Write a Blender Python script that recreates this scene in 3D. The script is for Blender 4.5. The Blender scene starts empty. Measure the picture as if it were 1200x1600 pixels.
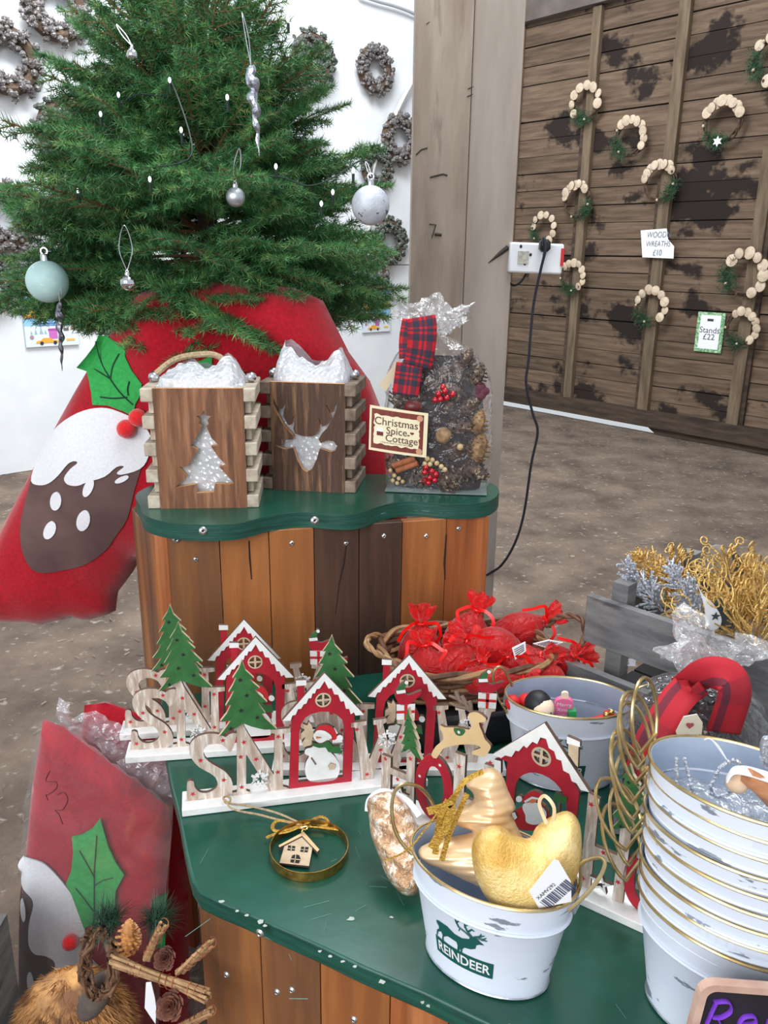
import bpy, math, random
from math import sin, cos, pi, radians
from mathutils import Vector, Matrix, noise
from mathutils.geometry import tessellate_polygon, delaunay_2d_cdt
random.seed(7)
SC = bpy.context.scene
COL = SC.collection
V = Vector
# ---------------------------------------------------------------- camera
F = 1290.0; PIT = radians(17.4); ROL = 0.0128; CH = 1.5
cd = bpy.data.cameras.new('camera'); cam = bpy.data.objects.new('camera', cd); COL.objects.link(cam)
cd.sensor_fit = 'VERTICAL'; cd.sensor_height = 36; cd.lens = 36*F/1600; cd.clip_start = 0.02; cd.clip_end = 200
cam.matrix_world = Matrix.Translation((0, 0, CH)) @ Matrix.Rotation(pi/2-PIT, 4, 'X') @ Matrix.Rotation(ROL, 4, 'Z')
SC.camera = cam
# ---------------------------------------------------------------- world and light
W = bpy.data.worlds.new('overcast'); SC.world = W; W.use_nodes = True
nt = W.node_tree; nt.nodes.clear()
wo = nt.nodes.new('ShaderNodeOutputWorld'); bg = nt.nodes.new('ShaderNodeBackground')
bg.inputs[0].default_value = (0.90, 0.95, 1.0, 1); bg.inputs[1].default_value = 0.55
nt.links.new(bg.outputs[0], wo.inputs[0])
def area(name, loc, tgt, sx, sy, power, col=(1, 1, 1)):
    l = bpy.data.lights.new(name, 'AREA'); l.shape = 'RECTANGLE'; l.size = sx; l.size_y = sy; l.energy = power; l.color = col
    o = bpy.data.objects.new(name, l); COL.objects.link(o); o.location = loc
    o.rotation_euler = (V(tgt)-V(loc)).to_track_quat('-Z', 'Y').to_euler(); return o
area('overhead_key', (0.6, 1.6, 4.4), (0.0, 1.5, 0.8), 2.6, 1.2, 80, (0.96, 0.98, 1))  # added soft key light from above; no roof opening is seen
area('front_fill', (-1.9, -2.4, 2.5), (0, 2.0, .9), 3.4, 2.4, 135, (0.97, 0.98, 1))  # added area light filling the fronts from the camera side, no door seen
area('white_wall_fill', (-0.9, 4.2, 5.2), (-1.6, 6.8, 1.6), 3.0, 1.5, 300, (0.93, 0.97, 1))  # added area light to brighten the white wall, source unseen
vs = SC.view_settings; SC.display_settings.display_device = 'sRGB'
vs.view_transform = 'Standard'; vs.look = 'None'; vs.exposure = 0.30; vs.gamma = 1; vs.use_curve_mapping = False
# ---------------------------------------------------------------- pixel rays on real planes
def ray(px, py):
    x = (px-600)/F; y = -(py-800)/F
    X = cos(ROL)*x-sin(ROL)*y; Y = sin(ROL)*x+cos(ROL)*y
    c = cos(PIT); s = sin(PIT)
    return V((X, Y*s+c, Y*c-s))
CAM = V((0, 0, CH))
def G(px, py, z):
    d = ray(px, py); return CAM+d*((z-CH)/d.z)
def P(px, py, y):
    d = ray(px, py); return CAM+d*(y/d.y)
def PL(px, py, o, n):
    d = ray(px, py); return CAM+d*((V(o)-CAM).dot(n)/d.dot(n))
# ---------------------------------------------------------------- materials
def lin(c):
    r = []
    for v in c[:3]:
        v = v/255.0
        r.append(v/12.92 if v <= 0.04045 else ((v+0.055)/1.055)**2.4)
    return (r[0], r[1], r[2], 1)
MATS = {}
def mat(name, c1, c2=None, rough=0.6, metal=0.0, scale=20, stretch=(1, 1, 1), bump=0.0, bscale=None, detail=4, spec=0.5, lo=0.35, hi=0.65,
        coat=0, alpha=None, rnd=0.0, c3=None, s3=5, lo3=0.55, hi3=0.62, sheen=0, bdist=0.002, trans=0, stretch3=None, cont=False):
    if name in MATS: return MATS[name]
    m = bpy.data.materials.new(name); m.use_nodes = True; MATS[name] = m
    t = m.node_tree; b = t.nodes['Principled BSDF']; L = t.links.new
    b.inputs['Roughness'].default_value = rough; b.inputs['Metallic'].default_value = metal
    b.inputs['Specular IOR Level'].default_value = spec
    b.inputs['Coat Weight'].default_value = coat; b.inputs['Sheen Weight'].default_value = sheen
    b.inputs['Transmission Weight'].default_value = trans
    b.inputs['Base Color'].default_value = lin(c1)
    m.diffuse_color = lin(c1)
    tc = t.nodes.new('ShaderNodeTexCoord')
    def coord(st, off=True):
        mp = t.nodes.new('ShaderNodeMapping'); mp.inputs['Scale'].default_value = st
        L(tc.outputs['Object'], mp.inputs['Vector'])
        if not off: return mp.outputs[0]
        oi = t.nodes.new('ShaderNodeObjectInfo'); mu = t.nodes.new('ShaderNodeMath'); mu.operation = 'MULTIPLY'; mu.inputs[1].default_value = 37
        L(oi.outputs['Random'], mu.inputs[0]); cx = t.nodes.new('ShaderNodeCombineXYZ'); L(mu.outputs[0], cx.inputs[0]); L(mu.outputs[0], cx.inputs[1])
        L(cx.outputs[0], mp.inputs['Location']); return mp.outputs[0]
    def nz(sc, st, det=detail, off=True):
        n = t.nodes.new('ShaderNodeTexNoise'); n.inputs['Scale'].default_value = sc; n.inputs['Detail'].default_value = det
        n.inputs['Roughness'].default_value = 0.6
        L(coord(st, off), n.inputs['Vector']); return n.outputs['Fac']
    col = None
    if c2 is not None:
        r = t.nodes.new('ShaderNodeValToRGB'); r.color_ramp.elements[0].position = lo; r.color_ramp.elements[1].position = hi
        r.color_ramp.elements[0].color = lin(c1); r.color_ramp.elements[1].color = lin(c2)
        L(nz(scale, stretch), r.inputs[0]); col = r.outputs[0]
    if c3 is not None:
        r = t.nodes.new('ShaderNodeMapRange'); r.inputs[1].default_value = lo3; r.inputs[2].default_value = hi3
        L(nz(s3, stretch3 or stretch, 5, not cont), r.inputs[0])
        mx = t.nodes.new('ShaderNodeMix'); mx.data_type = 'RGBA'; L(r.outputs[0], mx.inputs[0])
        if col: L(col, mx.inputs[6])
        else: mx.inputs[6].default_value = lin(c1)
        mx.inputs[7].default_value = lin(c3); col = mx.outputs[2]
    if rnd:
        oi = t.nodes.new('ShaderNodeObjectInfo'); mr = t.nodes.new('ShaderNodeMapRange'); mr.inputs[3].default_value = 1-rnd; mr.inputs[4].default_value = 1+rnd
        L(oi.outputs['Random'], mr.inputs[0]); hs = t.nodes.new('ShaderNodeHueSaturation'); L(mr.outputs[0], hs.inputs['Value'])
        if col: L(col, hs.inputs['Color'])
        else: hs.inputs['Color'].default_value = lin(c1)
        col = hs.outputs[0]
    if col: L(col, b.inputs['Base Color'])
    if bump:
        bp = t.nodes.new('ShaderNodeBump'); bp.inputs['Strength'].default_value = bump; bp.inputs['Distance'].default_value = bdist
        L(nz(bscale or scale, stretch), bp.inputs['Height']); L(bp.outputs[0], b.inputs['Normal'])
    if alpha is not None: b.inputs['Alpha'].default_value = alpha
    return m
def plastic(name, tint=(255, 255, 255), base=0.07, milk=0.06, bump=0.6, bscale=18, rough=0.12, voro=False, edge=0.5):
    """clear film: mostly transparent, gloss on creases, a little milkiness"""
    m = bpy.data.materials.new(name); m.use_nodes = True; t = m.node_tree; t.nodes.clear(); L = t.links.new
    out = t.nodes.new('ShaderNodeOutputMaterial'); tr = t.nodes.new('ShaderNodeBsdfTransparent'); gl = t.nodes.new('ShaderNodeBsdfGlossy')
    df = t.nodes.new('ShaderNodeBsdfDiffuse'); df.inputs[0].default_value = lin(tint); gl.inputs['Roughness'].default_value = rough
    gl.inputs[0].default_value = (1, 1, 1, 1)
    tc = t.nodes.new('ShaderNodeTexCoord')
    if voro: n = t.nodes.new('ShaderNodeTexVoronoi'); h = n.outputs['Distance']
    else: n = t.nodes.new('ShaderNodeTexNoise'); n.inputs['Detail'].default_value = 3; n.inputs['Distortion'].default_value = 1.5; h = n.outputs['Fac']
    n.inputs['Scale'].default_value = bscale; L(tc.outputs['Object'], n.inputs['Vector'])
    bp = t.nodes.new('ShaderNodeBump'); bp.inputs['Strength'].default_value = bump; bp.inputs['Distance'].default_value = 0.01
    L(h, bp.inputs['Height']); L(bp.outputs[0], gl.inputs['Normal'])
    lw = t.nodes.new('ShaderNodeLayerWeight'); lw.inputs['Blend'].default_value = 0.35; L(bp.outputs[0], lw.inputs['Normal'])
    mr = t.nodes.new('ShaderNodeMapRange'); mr.inputs[3].default_value = base; mr.inputs[4].default_value = edge; L(lw.outputs['Facing'], mr.inputs[0])
    m1 = t.nodes.new('ShaderNodeMixShader'); m1.inputs[0].default_value = milk; L(tr.outputs[0], m1.inputs[1]); L(df.outputs[0], m1.inputs[2])
    m2 = t.nodes.new('ShaderNodeMixShader'); L(mr.outputs[0], m2.inputs[0]); L(m1.outputs[0], m2.inputs[1]); L(gl.outputs[0], m2.inputs[2])
    L(m2.outputs[0], out.inputs[0]); MATS[name] = m; m.diffuse_color = (.8, .85, .9, 1); return m
# ---------------------------------------------------------------- mesh builder
class MB:
    def __init__(s): s.v = []; s.f = []; s.m = []; s.mi = 0
    def add(s, vs_, fs, mi=None):
        o = len(s.v); s.v += [tuple(p) for p in vs_]; s.f += [tuple(i+o for i in f) for f in fs]; s.m += [s.mi if mi is None else mi]*len(fs); return s
    def box(s, c, d, rz=0, M=None, mi=None):
        x, y, z = [a/2 for a in d]; vv = [V((a*x, b*y, e*z)) for a in (-1, 1) for b in (-1, 1) for e in (-1, 1)]
        R = M if M is not None else Matrix.Rotation(rz, 3, 'Z'); vv = [R @ p + V(c) for p in vv]
        return s.add(vv, [(0, 1, 3, 2), (4, 6, 7, 5), (0, 4, 5, 1), (2, 3, 7, 6), (0, 2, 6, 4), (1, 5, 7, 3)], mi)
    def bar(s, a, b, w, h, up=(0, 0, 1), mi=None):
        a = V(a); b = V(b); d = b-a; L = d.length; d.normalize(); u = V(up); sd = d.cross(u)
        if sd.length < 1e-4: sd = d.cross(V((1, 0, 0)))
        sd.normalize(); u = sd.cross(d); M = Matrix((d, sd, u)).transposed()
        return s.box((a+b)/2, (L, w, h), M=M, mi=mi)
    def tube(s, pts, r, n=8, close=False, cap=True, mi=None, flat=1.0):
        pts = [V(p) for p in pts]; N = len(pts); rr = r if isinstance(r, (list, tuple)) else [r]*N
        vs_ = []; prev = None
        for i, p in enumerate(pts):
            if close: tdir = pts[(i+1) % N]-pts[i-1]
            else: tdir = pts[min(i+1, N-1)]-pts[max(i-1, 0)]
            if tdir.length < 1e-9: tdir = V((0, 0, 1))
            tdir.normalize()
            if prev is None:
                a = tdir.cross(V((0, 0, 1)))
                if a.length < 1e-3: a = tdir.cross(V((1, 0, 0)))
            else: a = prev-tdir*prev.dot(tdir)
            if a.length < 1e-6: a = tdir.orthogonal()
            a.normalize(); prev = a; b = tdir.cross(a)
            for k in range(n):
                an = 2*pi*k/n; vs_.append(p+(a*cos(an)+b*sin(an)*flat)*rr[i])
        fs = []
        for i in range(N if close else N-1):
            j = (i+1) % N
            for k in range(n): fs.append((i*n+k, i*n+(k+1) % n, j*n+(k+1) % n, j*n+k))
        if cap and not close: fs += [tuple(range(n-1, -1, -1)), tuple(range((N-1)*n, N*n))]
        return s.add(vs_, fs, mi)
    def sph(s, c, r, n=12, k=8, M=None, mi=None, fn=None):
        c = V(c); rr = r if isinstance(r, (list, tuple)) else (r, r, r); vs_ = []; fs = []
        for i in range(k+1):
            ph = pi*i/k
            for j in range(n):
                th = 2*pi*j/n; d = V((sin(ph)*cos(th), sin(ph)*sin(th), cos(ph)))
                q = fn(d) if fn else 1.0
                p = V((d.x*rr[0], d.y*rr[1], d.z*rr[2]))*q
                if M is not None: p = M @ p
                vs_.append(c+p)
        for i in range(k):
            for j in range(n): fs.append((i*n+j, (i+1)*n+j, (i+1)*n+(j+1) % n, i*n+(j+1) % n))
        return s.add(vs_, fs, mi)
    def lathe(s, prof, n=24, c=(0, 0, 0), M=None, mi=None, sx=1, sy=1):
        c = V(c); vs_ = []; fs = []
        for (r, z) in prof:
            for j in range(n):
                th = 2*pi*j/n; p = V((r*cos(th)*sx, r*sin(th)*sy, z))
                if M is not None: p = M @ p
                vs_.append(c+p)
        for i in range(len(prof)-1):
            for j in range(n): fs.append((i*n+j, i*n+(j+1) % n, (i+1)*n+(j+1) % n, (i+1)*n+j))
        return s.add(vs_, fs, mi)
    def ext(s, loops, fr, t0, t1, mi=None, mside=None):
        """flat polygon (outer loop + holes) in 2D; fr(u,v,t) -> 3D; extruded from t0 to t1"""
        L3 = [[V((p[0], p[1], 0)) for p in lp] for lp in loops]; tris = tessellate_polygon(L3)
        flat = [p for lp in loops for p in lp]; n = len(flat)
        vs_ = [fr(p[0], p[1], t0) for p in flat]+[fr(p[0], p[1], t1) for p in flat]
        s.add(vs_, [tuple(t) for t in tris]+[tuple(i+n for i in t[::-1]) for t in tris], mi)
        o = 0; sv = []; sf = []
        for lp in loops:
            k = len(lp)
            for i in range(k):
                j = (i+1) % k; b = len(sv)
                sv += [fr(*lp[i][:2], t0), fr(*lp[j][:2], t0), fr(*lp[j][:2], t1), fr(*lp[i][:2], t1)]; sf.append((b, b+1, b+2, b+3))
            o += k
        return s.add(sv, sf, mside if mside is not None else mi)
    def grid(s, fn, nu, nv, mi=None, closeu=False):
        vs_ = [fn(i/(nu if closeu else nu-1), j/(nv-1)) for j in range(nv) for i in range(nu)]; fs = []
        for j in range(nv-1):
            for i in range(nu if closeu else nu-1): fs.append((j*nu+i, j*nu+(i+1) % nu, (j+1)*nu+(i+1) % nu, (j+1)*nu+i))
        return s.add(vs_, fs, mi)
    def build(s, name, m, parent=None, smooth=True, recalc=True, ang=40):
        me = bpy.data.meshes.new(name); me.from_pydata(s.v, [], s.f); ms = m if isinstance(m, (list, tuple)) else [m]
        for q in ms: me.materials.append(q)
        if len(ms) > 1: me.polygons.foreach_set('material_index', s.m)
        if recalc and len(s.v) < 60000:
            import bmesh
            b = bmesh.new(); b.from_mesh(me); bmesh.ops.remove_doubles(b, verts=b.verts, dist=1e-6); bmesh.ops.recalc_face_normals(b, faces=b.faces); b.to_mesh(me); b.free()
        if smooth:
            me.polygons.foreach_set('use_smooth', [True]*len(me.polygons))
            try: me.set_sharp_from_angle(angle=radians(ang))
            except Exception: pass
        o = bpy.data.objects.new(name, me); COL.objects.link(o)
        if parent: o.parent = parent
        return o
def tag(o, label=None, cat=None, group=None, kind=None):
    if label: o['label'] = label
    if cat: o['category'] = cat
    if group: o['group'] = group
    if kind: o['kind'] = kind
    return o
def empty(name, loc, label=None, cat=None, group=None, rz=0, M=None):
    o = bpy.data.objects.new(name, None); COL.objects.link(o); o.empty_display_size = 0.05
    if M is not None: o.matrix_world = M
    else: o.location = loc; o.rotation_euler = (0, 0, rz)
    return tag(o, label, cat, group)
def dup(o, M=None, parent=None):
    c = o.copy(); COL.objects.link(c); c.parent = parent
    if M is not None: c.matrix_world = M
    for ch in o.children:
        dup(ch, None, c)
    return c
def frame(o, x, z=(0, 0, 1)):
    """matrix at o with local X along x (horizontal), local Z up"""
    x = V(x).normalized(); z = V(z).normalized(); y = z.cross(x).normalized(); z = x.cross(y)
    M = Matrix((x, y, z)).transposed().to_4x4(); M.translation = V(o); return M
def ell(cx, cy, rx, ry, n=20, rot=0, a0=0):
    return [(cx+rx*cos(a0+2*pi*i/n)*cos(rot)-ry*sin(a0+2*pi*i/n)*sin(rot), cy+rx*cos(a0+2*pi*i/n)*sin(rot)+ry*sin(a0+2*pi*i/n)*cos(rot)) for i in range(n)]
def star(cx, cy, r, n=5, inn=0.42, a0=pi/2):
    return [(cx+(r if i % 2 == 0 else r*inn)*cos(a0+pi*i/n), cy+(r if i % 2 == 0 else r*inn)*sin(a0+pi*i/n)) for i in range(2*n)]
def text_mesh(txt, size, bold=0.0, ext=0.0, al='CENTER', shear=0):
    cu = bpy.data.curves.new('t', 'FONT'); cu.body = txt; cu.size = size; cu.offset = bold; cu.extrude = ext; cu.align_x = al; cu.align_y = 'CENTER'; cu.shear = shear
    cu.resolution_u = 3
    o = bpy.data.objects.new('t', cu); COL.objects.link(o); bpy.context.view_layer.update()
    me = bpy.data.meshes.new_from_object(o.evaluated_get(bpy.context.evaluated_depsgraph_get()))
    vs_ = [v.co.copy() for v in me.vertices]; fs = [tuple(p.vertices) for p in me.polygons]
    bpy.data.objects.remove(o); bpy.data.curves.remove(cu); bpy.data.meshes.remove(me); return vs_, fs
def put_text(mb, txt, size, fr, bold=0.0, mi=None, al='CENTER', cx=0, cy=0, sx=1.0, sub=0):
    vs_, fs = text_mesh(txt, size, bold, al=al)
    return mb.add([fr(cx+p.x*sx, cy+p.y, 0) for p in vs_], fs, mi)
def nzv(p, s=1.0): return noise.noise(V(p)*s)
def arc_pts(fn, n, a=0.0, b=1.0): return [fn(a+(b-a)*i/(n-1)) for i in range(n)]
def smooth_path(pts, k=6):
    pts = [V(p) for p in pts]; out = []
    for i in range(len(pts)-1):
        p0 = pts[max(i-1, 0)]; p1 = pts[i]; p2 = pts[i+1]; p3 = pts[min(i+2, len(pts)-1)]
        for j in range(k):
            t = j/k; out.append(0.5*((2*p1)+(p2-p0)*t+(2*p0-5*p1+4*p2-p3)*t*t+(3*p1-p0-3*p2+p3)*t**3))
    out.append(pts[-1]); return out
def smooth_loop(pts, k=4):
    n = len(pts); out = []
    for i in range(n):
        p0, p1, p2, p3 = [V((*pts[(i+d) % n][:2], 0)) for d in (-1, 0, 1, 2)]
        for j in range(k):
            t = j/k; q = 0.5*((2*p1)+(p2-p0)*t+(2*p0-5*p1+4*p2-p3)*t*t+(3*p1-p0-3*p2+p3)*t**3); out.append((q.x, q.y))
    return out
def inside(p, poly):
    x, y = p; c = False; j = len(poly)-1
    for i in range(len(poly)):
        a = poly[i]; b = poly[j]
        if (a[1] > y) != (b[1] > y) and x < (b[0]-a[0])*(y-a[1])/(b[1]-a[1])+a[0]: c = not c
        j = i
    return c
def dist_edge(p, poly):
    m = 1e9; P0 = V((p[0], p[1])); n = len(poly)
    for i in range(n):
        a = V(poly[i][:2]); b = V(poly[(i+1) % n][:2]); ab = b-a; l = ab.length_squared
        t = 0 if l == 0 else max(0, min(1, (P0-a).dot(ab)/l)); d = (P0-a-ab*t).length
        if d < m: m = d
    return m
def cdt(poly, step):
    """fine triangulation of a polygon with inner grid points"""
    pts = []; n = len(poly)
    for i in range(n):
        a = V(poly[i][:2]); b = V(poly[(i+1) % n][:2]); k = max(1, int((b-a).length/step))
        for j in range(k): pts.append(a.lerp(b, j/k))
    nb = len(pts); bl = [(p.x, p.y) for p in pts]
    x0 = min(p.x for p in pts); x1 = max(p.x for p in pts); y0 = min(p.y for p in pts); y1 = max(p.y for p in pts)
    y = y0+step/2; r = 0
    while y < y1:
        x = x0+step/2+(step/2 if r % 2 else 0)
        while x < x1:
            if inside((x, y), bl) and dist_edge((x, y), poly) > step*0.45: pts.append(V((x, y)))
            x += step
        y += step*0.87; r += 1
    v, e, f = delaunay_2d_cdt(pts, [(i, (i+1) % nb) for i in range(nb)], [list(range(nb))], 1, 1e-7)[:3]
    return [(p.x, p.y) for p in v], [tuple(q) for q in f]
def pillow(mb, poly, step, fr, front, back=None, R=0.05, fold=None, mi=None, mib=None):
    """inflated cushion over a polygon: front(d) depth towards viewer, back"""
    v, f = cdt(poly, step); n = len(v); vf = []; vb = []
    for p in v:
        d = min(dist_edge(p, poly), R)/R; h = math.sqrt(max(0, 1-(1-d)**2)); fo = fold(p[0], p[1]) if fold else 0
        vf.append(fr(p[0], p[1], front*h+fo*h)); vb.append(fr(p[0], p[1], -(back if back is not None else front)*h))
    mb.add(vf, f, mi); mb.add(vb, [q[::-1] for q in f], mib if mib is not None else mi)
# ================================================================ palette
m_white = mat('white_paint', (232, 234, 236), (222, 225, 230), rough=0.45, scale=8)
m_wallw = mat('white_wall_paint', (238, 241, 244), (226, 231, 236), rough=0.55, scale=2.5, c3=(196, 198, 198), s3=9, lo3=0.72, hi3=0.8)
m_dirt = mat('dirt_floor', (130, 114, 101), (90, 78, 70), rough=0.95, scale=3.2, bump=0.9, bscale=38, detail=8, bdist=0.012, c3=(160, 150, 140), s3=24, lo3=0.6, hi3=0.7, spec=0.2)
m_straw = mat('straw_bits', (166, 152, 134), (124, 110, 94), rough=0.8, rnd=0.1)
m_plank = mat('weathered_plank', (118, 99, 82), (86, 71, 59), rough=0.85, scale=5, stretch=(0.5, 0.5, 6), bump=0.5, bscale=14, rnd=0.13,
              c3=(44, 36, 33), s3=1.7, lo3=0.555, hi3=0.60, stretch3=(1, 1, 1.3), cont=True, spec=0.2)
m_stud = mat('stud_timber', (124, 107, 88), (94, 80, 65), rough=0.85, scale=8, stretch=(3, 3, 0.4), rnd=0.08, spec=0.2)
m_rail = mat('rail_timber', (86, 72, 60), (58, 48, 42), rough=0.85, scale=6, stretch=(.5, .5, 4), spec=0.2)
m_post = mat('post_timber', (170, 156, 144), (140, 125, 112), rough=0.85, scale=4, stretch=(3, 3, 0.5), bump=0.5, bscale=60, c3=(122, 108, 97), s3=6, lo3=0.62, hi3=0.72, spec=0.25)
m_post2 = mat('post_timber_pale', (172, 161, 152), (150, 138, 128), rough=0.85, scale=3, stretch=(3, 3, 0.5), bump=0.4, bscale=70, spec=0.25)
m_black = mat('black_rubber', (24, 24, 28), rough=0.5)
m_red = mat('felt_red', (176, 18, 36), (152, 14, 30), rough=0.95, scale=140, bump=0.25, bscale=260, sheen=0.4, spec=0.15)
m_green_t = mat('table_green', (28, 84, 69), (20, 70, 56), rough=0.24, scale=9, bump=0.12, bscale=26, c3=(120, 150, 145), s3=34, lo3=0.735, hi3=0.76, spec=0.5, stretch3=(1, 1.6, 1))
m_edge = mat('table_edge_green', (28, 84, 70), (20, 66, 56), rough=0.4, scale=40, stretch=(.3, .3, 3), bump=0.5, c3=(140, 165, 165), s3=30, lo3=0.68, hi3=0.72)
m_screw = mat('screw_steel', (190, 188, 186), rough=0.3, metal=0.9)
m_screwd = mat('screw_slot', (50, 46, 42), rough=0.5, metal=0.5)
m_jute = mat('jute', (190, 168, 136), (150, 128, 98), rough=0.95, scale=200, bump=0.5)
m_silver = mat('silver_metal', (214, 216, 222), rough=0.22, metal=1.0)
m_gold = mat('gold_metal', (212, 178, 110), rough=0.25, metal=1.0)
m_brass = mat('brass_wire', (206, 186, 140), (176, 150, 100), rough=0.3, metal=0.9, scale=30)
m_paper = mat('paper', (236, 238, 242), rough=0.7)
m_ink = mat('ink', (60, 58, 60), rough=0.8)
def dm(mb, c, r=0.7): return mat('c_%d_%d_%d' % tuple(c), c, rough=r)
DO = V((1.208, 8.613, 0)); DD = V((0.655, -0.755, 0)).normalized(); DN = V((DD.y, -DD.x, 0)); DN = -DN if DN.y > 0 else DN   # door wall, DN points to the room
# ================================================================ floor
def fl(u, v):
    p = DO+DD*(-11+20*u)+DN*(-.02+12*(1-v)); x, y = p.x, p.y; z = 0.006*nzv((x*1.3, y*1.3, 0))+0.004*nzv((x*5, y*5, 3))
    return V((x, y, z-0.004))
mb = MB(); mb.grid(fl, 150, 110); f_ = mb.build('floor', m_dirt); tag(f_, 'brown trodden dirt floor with straw bits', kind='structure')
mb = MB()
for i in range(2600):
    x = random.uniform(-2.8, 3.0); y = random.uniform(0.4, 7.5); a = random.uniform(0, pi); l = random.uniform(.005, .02); w = random.uniform(.0008, .002)
    c = V((x, y, 0.006*nzv((x*1.3, y*1.3, 0))+0.004*nzv((x*5, y*5, 3))+0.003)); d = V((cos(a), sin(a), random.uniform(-.1, .1)))*l; n_ = V((-sin(a), cos(a), 0))*w
    mb.add([c-d-n_, c+d-n_, c+d+n_+V((0, 0, .002)), c-d+n_+V((0, 0, .002))], [(0, 1, 2, 3)])
o = mb.build('straw_bits', m_straw, parent=f_, smooth=False); o['kind'] = 'stuff'
# ================================================================ walls
WO = V((-2.668, 5.534, 0)); WD = V((0.755, 0.655, 0)).normalized(); WN = V((WD.y, -WD.x, 0))                              # white wall
if WN.y > 0: WN = -WN
def dw(px, py, off=0.0): return PL(px, py, DO+DN*off, DN)
def ww(px, py, off=0.0): return PL(px, py, WO+WN*off, WN)
# corner of both walls
A_ = Matrix(((WD.x, -DD.x), (WD.y, -DD.y))); b_ = V((DO.x-WO.x, DO.y-WO.y)); ts = A_.inverted() @ b_
CORN = WO+WD*ts[0]
# white wall: two sheets with a seam, a base flap
root = empty('wall_left', WO); root['kind'] = 'structure'; tag(root, 'white painted sheet wall at the left behind the tree')
def wfr(u, z, t): p = WO+WD*u+WN*t; return V((p.x, p.y, z))-WO
L_ = ts[0]
for (u0, u1, z0, z1, nm) in ((-4.5, L_, 1.405, 5.2, 'wall_sheet'), (-4.5, -0.02, 0.16, 1.395, 'wall_sheet'), (0.0, L_, 0.0, 1.395, 'wall_sheet'), (-4.5, -0.02, 0.0, 0.15, 'wall_sheet')):
    mb = MB(); mb.ext([[(u0, z0), (u1, z0), (u1, z1), (u0, z1)]], wfr, 0, -0.03); mb.build(nm, m_wallw, root, smooth=False)
mb = MB(); mb.ext([[(-4.5, 0), (L_, 0), (L_, 5.2), (-4.5, 5.2)]], wfr, -0.034, -0.08); mb.build('wall_backing', m_wallw, root, smooth=False)
# plank wall (barn door)
root = empty('wall_back', DO); root['kind'] = 'structure'; tag(root, 'weathered brown plank wall with black stains at the back right')
def dfr(u, z, t): p = DO+DD*u+DN*t; return V((p.x, p.y, z))-DO
u0 = (CORN-DO).dot(DD)+0.05; U1 = 6.2
s2 = (dw(1003, 650)-DO).dot(DD)
rows = 28; zb = 0.16
bx = {}
for r in range(rows):
    for (a, b) in ((u0, s2), (s2, U1)):
        ph = .127+.0016*r; mb = MB(); z = zb+r*.127+.0008*r*(r-1)+random.uniform(-.003, .003)
        mb.ext([[(a+.001, z), (b-.001, z+random.uniform(-.004, .004)), (b-.001, z+ph-.007), (a+.001, z+ph-.007)]], dfr, random.uniform(-.002, .004), -0.025)
        mb.build('plank', m_plank, root, smooth=False)
mb = MB(); mb.ext([[(u0, 0.2), (U1, 0.2), (U1, 4.1), (u0, 4.1)]], dfr, -0.03, -0.05); mb.build('backing_board', mat('dark_gap', (34, 28, 26), rough=.9), root, smooth=False)
zt = dw(820, 40).z
def stud(px, py, w, z0, z1, t=0.05, m=m_stud):
    u = (dw(px, py)-DO).dot(DD); mb = MB(); mb.ext([[(u-w/2, z0), (u+w/2, z0), (u+w/2, z1), (u-w/2, z1)]], dfr, t, 0.004); mb.build('stud', m, root, smooth=False)
stud(889, 640, 0.085, 0.14, zt); stud(880, 640, 0.05, 0.14, zt-.6, 0.03, m_rail)
stud(1006, 655, 0.10, 0.14, 4.2); stud(996, 655, 0.05, 0.14, 2.1, 0.03, m_rail)
stud(1146, 670, 0.10, 0.14, dw(1187, 235).z); stud(1157, 670, 0.05, 0.14, dw(1187, 235).z-.4, .03, m_rail); stud(786, 620, 0.07, 0.14, 4.0, 0.02)
mb = MB(); mb.ext([[(u0, zt), (s2+.0, zt+.02), (s2, zt+.32), (u0, zt+.32)]], dfr, 0.09, 0.0); mb.build('header_beam', mat('header', (110, 100, 94), (90, 80, 74), rough=.8, scale=4), root, smooth=False)
mb = MB(); mb.ext([[(u0, 0.055), (U1, 0.055), (U1, 0.2), (u0, 0.2)]], dfr, 0.06, -0.02); mb.build('bottom_rail', m_rail, root, smooth=False)
mb = MB(); ug = (dw(1027, 676)-DO).dot(DD); mb.ext([[(ug, 0.0), (U1, 0.0), (U1, 0.06), (ug-.1, 0.06)]], dfr, 0.03, -0.02); mb.build('threshold_board', m_rail, root, smooth=False)
# ================================================================ post
Yp = 2.6
xl = P(650, 0, Yp); xr = P(822, 0, Yp); xm = P(741, 0, Yp)
pr = empty('timber_post', ((xl.x+xr.x)/2, Yp+.1, 0), 'square weathered timber post standing behind the upper shelf', 'post')
cx = (xl.x+xr.x)/2
def lean(mb, x0, x1, y0, y1):
    n = 14
    def fn(u, v):
        a = u*4; k = int(a) % 4; t = a-int(a); c = [(x0, y0), (x1, y0), (x1, y1), (x0, y1)]
        z = v*4.3; return V((c[k][0]*(1-t)+c[(k+1) % 4][0]*t-cx-.0*z, c[k][1]*(1-t)+c[(k+1) % 4][1]*t-Yp-.1, z))
    mb.grid(fn, 4, n, closeu=True); return mb
mb = lean(MB(), xl.x, xm.x, Yp-.012, Yp+.19); mb.build('timber', m_post, pr, smooth=False)
mb = lean(MB(), xm.x+.003, xr.x, Yp, Yp+.2); mb.build('timber', m_post2, pr, smooth=False)
mb = MB()                                                    # knots, cracks and the inked 7 on the post
fp = lambda px, py: P(px, py, Yp-.0135)-pr.location
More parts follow.
